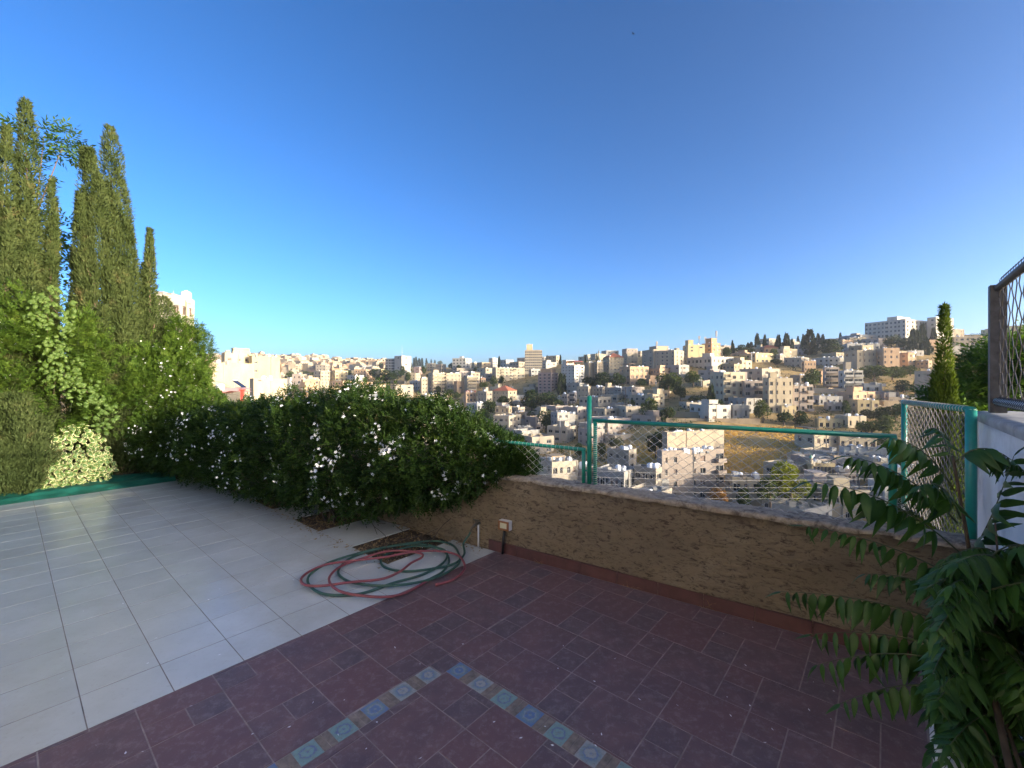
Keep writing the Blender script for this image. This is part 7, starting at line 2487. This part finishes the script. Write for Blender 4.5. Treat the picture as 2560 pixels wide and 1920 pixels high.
# --- parked cars, tiny
CARP = {k: simple(k + '_car_paint', c, 0.3) for k, c in (('white', (0.6, 0.6, 0.6)), ('blue', (0.08, 0.14, 0.25)), ('silver', (0.4, 0.41, 0.42)), ('orange', (0.5, 0.25, 0.05)))}
wm_ = MB(); wm_.tube([Vector((0, -0.1, 0)), Vector((0, 0.1, 0))], 0.32, 10)
WHEEL = wm_.mesh('wheel', M['black_plastic'])
def car(px, Y, colr, label, rot=0.2, lift=0.4):
    X = (px - CX) / F * Y
    t = thing('parked_car', label, 'car', (X, Y, tz(X, Y) + lift), rot)
    mb = MB()
    prof = [(-2.1, .3), (-2.1, .75), (-1.9, .9), (-1.1, .95), (1.0, .95), (1.9, .85), (2.1, .65), (2.1, .3)]
    k = len(prof)
    mb.add([(x, -.82, z) for x, z in prof] + [(x, .82, z) for x, z in prof], [tuple(range(k)), tuple(reversed(range(k, 2 * k)))] + [(i, k + i, k + (i + 1) % k, (i + 1) % k) for i in range(k)])
    obj('body', mb.mesh('body', CARP[colr]), t)
    mb = MB()
    prof = [(-1.5, .95), (-1.05, 1.42), (0.35, 1.45), (1.0, .95)]
    mb.add([(x, -.72, z) for x, z in prof] + [(x, .72, z) for x, z in prof], [(0, 1, 2, 3), (7, 6, 5, 4)] + [(i, 4 + i, 4 + (i + 1) % 4, (i + 1) % 4) for i in range(4)])
    obj('cabin', mb.mesh('cabin', GLASS), t)
    for x in (-1.3, 1.3):
        for y in (-.78, .78):
            obj('wheel', WHEEL, t, (x, y, .32))
car(2173, 224, 'white', 'white car parked in front of the blue grey garage, left one', 0.2, 0.85)
car(2192, 226, 'silver', 'silver car parked in front of the blue grey garage, right one', 0.2, 0.85)
car(2150, 224, 'blue', 'blue car near the wall left of the blue grey garage', 0.2, 0.85)
car(2075, 224, 'orange', 'orange yellow car above the white stepped house', 0.2, 0.85)
car(2046, 88, 'white', 'white car on the road below the yellow mosque, left one', 0.1, 0.4)
car(2070, 88, 'silver', 'silver car on the road below the yellow mosque, right one', 0.1, 0.4)

# --- power cables crossing in front of the valley houses
CABW = ['topmost', 'second from top', 'middle one', 'fourth from top', 'lowest']
def cable(y0, y1, label_i):
    Y = 55
    a, b = ad(1205 / 1.1573, y0 / 1.1573, Y), ad(2420 / 1.1573, y1 / 1.1573, Y)
    c = a.copy()
    pts = [a.lerp(b, i / 20) - Vector((0, 0, 1.0 * 4 * (i / 20) * (1 - i / 20))) - c for i in range(21)]
    mb = MB(); mb.tube(pts, 0.016, 5)
    tag(obj('power_cable', mb.mesh('power_cable', M['zinc']), None, tuple(c)), CABW[label_i] + ' of the five thin power cables strung behind the long fence', 'cable', 'power cables behind the long fence')
for i, (y0, y1) in enumerate(((1160, 1172), (1176, 1186), (1192, 1206), (1206, 1218), (1222, 1232))):
    cable(y0, y1, i)
def bird():
    p = ad(1368, 73, 60)
    t = thing('bird', 'tiny dark bird high in the blue sky', 'bird', tuple(p))
    mb = MB(); mb.lathe([(0.01, -.16), (.06, -.05), (.05, .08), (.01, .16)], 6); me = mb.mesh('body', M['black_plastic'])
    obj('body', me, t, None, (1.57, 0, 0.6))
    for s in (-1, 1):
        mb = MB(); mb.add([(0, .07, 0), (0, -.07, 0), (s * .22, -.06, .09), (s * .36, -.12, .04), (s * .2, .05, .09)], [(0, 1, 2, 4), (2, 3, 4)])
        obj('wing', mb.mesh('wing', M['black_plastic']), t, None, (0, 0, 0.6))
bird()

# --- tell the members of a row apart by their order from the left
NUM = ['', 'first', 'second', 'third', 'fourth', 'fifth', 'sixth', 'seventh', 'eighth', 'ninth', 'tenth', 'eleventh', 'twelfth', 'thirteenth', 'fourteenth', 'fifteenth', 'sixteenth']
CARD = ['', 'one', 'two', 'three', 'four', 'five', 'six', 'seven', 'eight', 'nine', 'ten', 'eleven', 'twelve', 'thirteen', 'fourteen', 'fifteen', 'sixteen']
def order_labels(items, noun, where):
    items = sorted(items, key=lambda e: e[0])
    k = len(items)
    for i, (_, o) in enumerate(items):
        if k == 1:
            o['label'] = 'only ' + noun + ' ' + where
        else:
            pos = 'leftmost' if i == 0 else ('rightmost' if i == k - 1 else NUM[i + 1] + ' from left')
            o['label'] = '%s of the %s %ss %s' % (pos, CARD[k], noun, where)
for s, ts in TANKREG.items():
    order_labels([(o.location.x / o.location.y, o) for o in ts], 'tank', 'on the ' + s)
for g, ts in ORDREG.items():
    if len(ts) > 1:
        order_labels([(px, o) for px, o in ts], '', '')
        gi = g
        for px, o in ts:
            o['label'] = o['label'].split(' of the ')[0] + ' of the ' + CARD[len(ts)] + ' ' + gi
for o in scene.objects:
    l = o.get('label')
    if l and len(l.split()) > 16:
        print('LONG', len(l.split()), o.name, l)

# --- thin evening haze
def haze():
    mb = MB(); mb.box(-5200, 5200, -260, 4700, -77, 118)
    m = bpy.data.materials.new('thin_haze'); m.use_nodes = True
    n = m.node_tree; n.nodes.clear()
    o = n.nodes.new('ShaderNodeOutputMaterial'); v = n.nodes.new('ShaderNodeVolumePrincipled')
    v.inputs['Color'].default_value = (0.86, 0.92, 1.0, 1)
    v.inputs['Density'].default_value = 0.00014
    v.inputs['Anisotropy'].default_value = 0.3
    n.links.new(v.outputs[0], o.inputs['Volume'])
    obj('haze', mb.mesh('haze', m), kind='stuff')
haze()
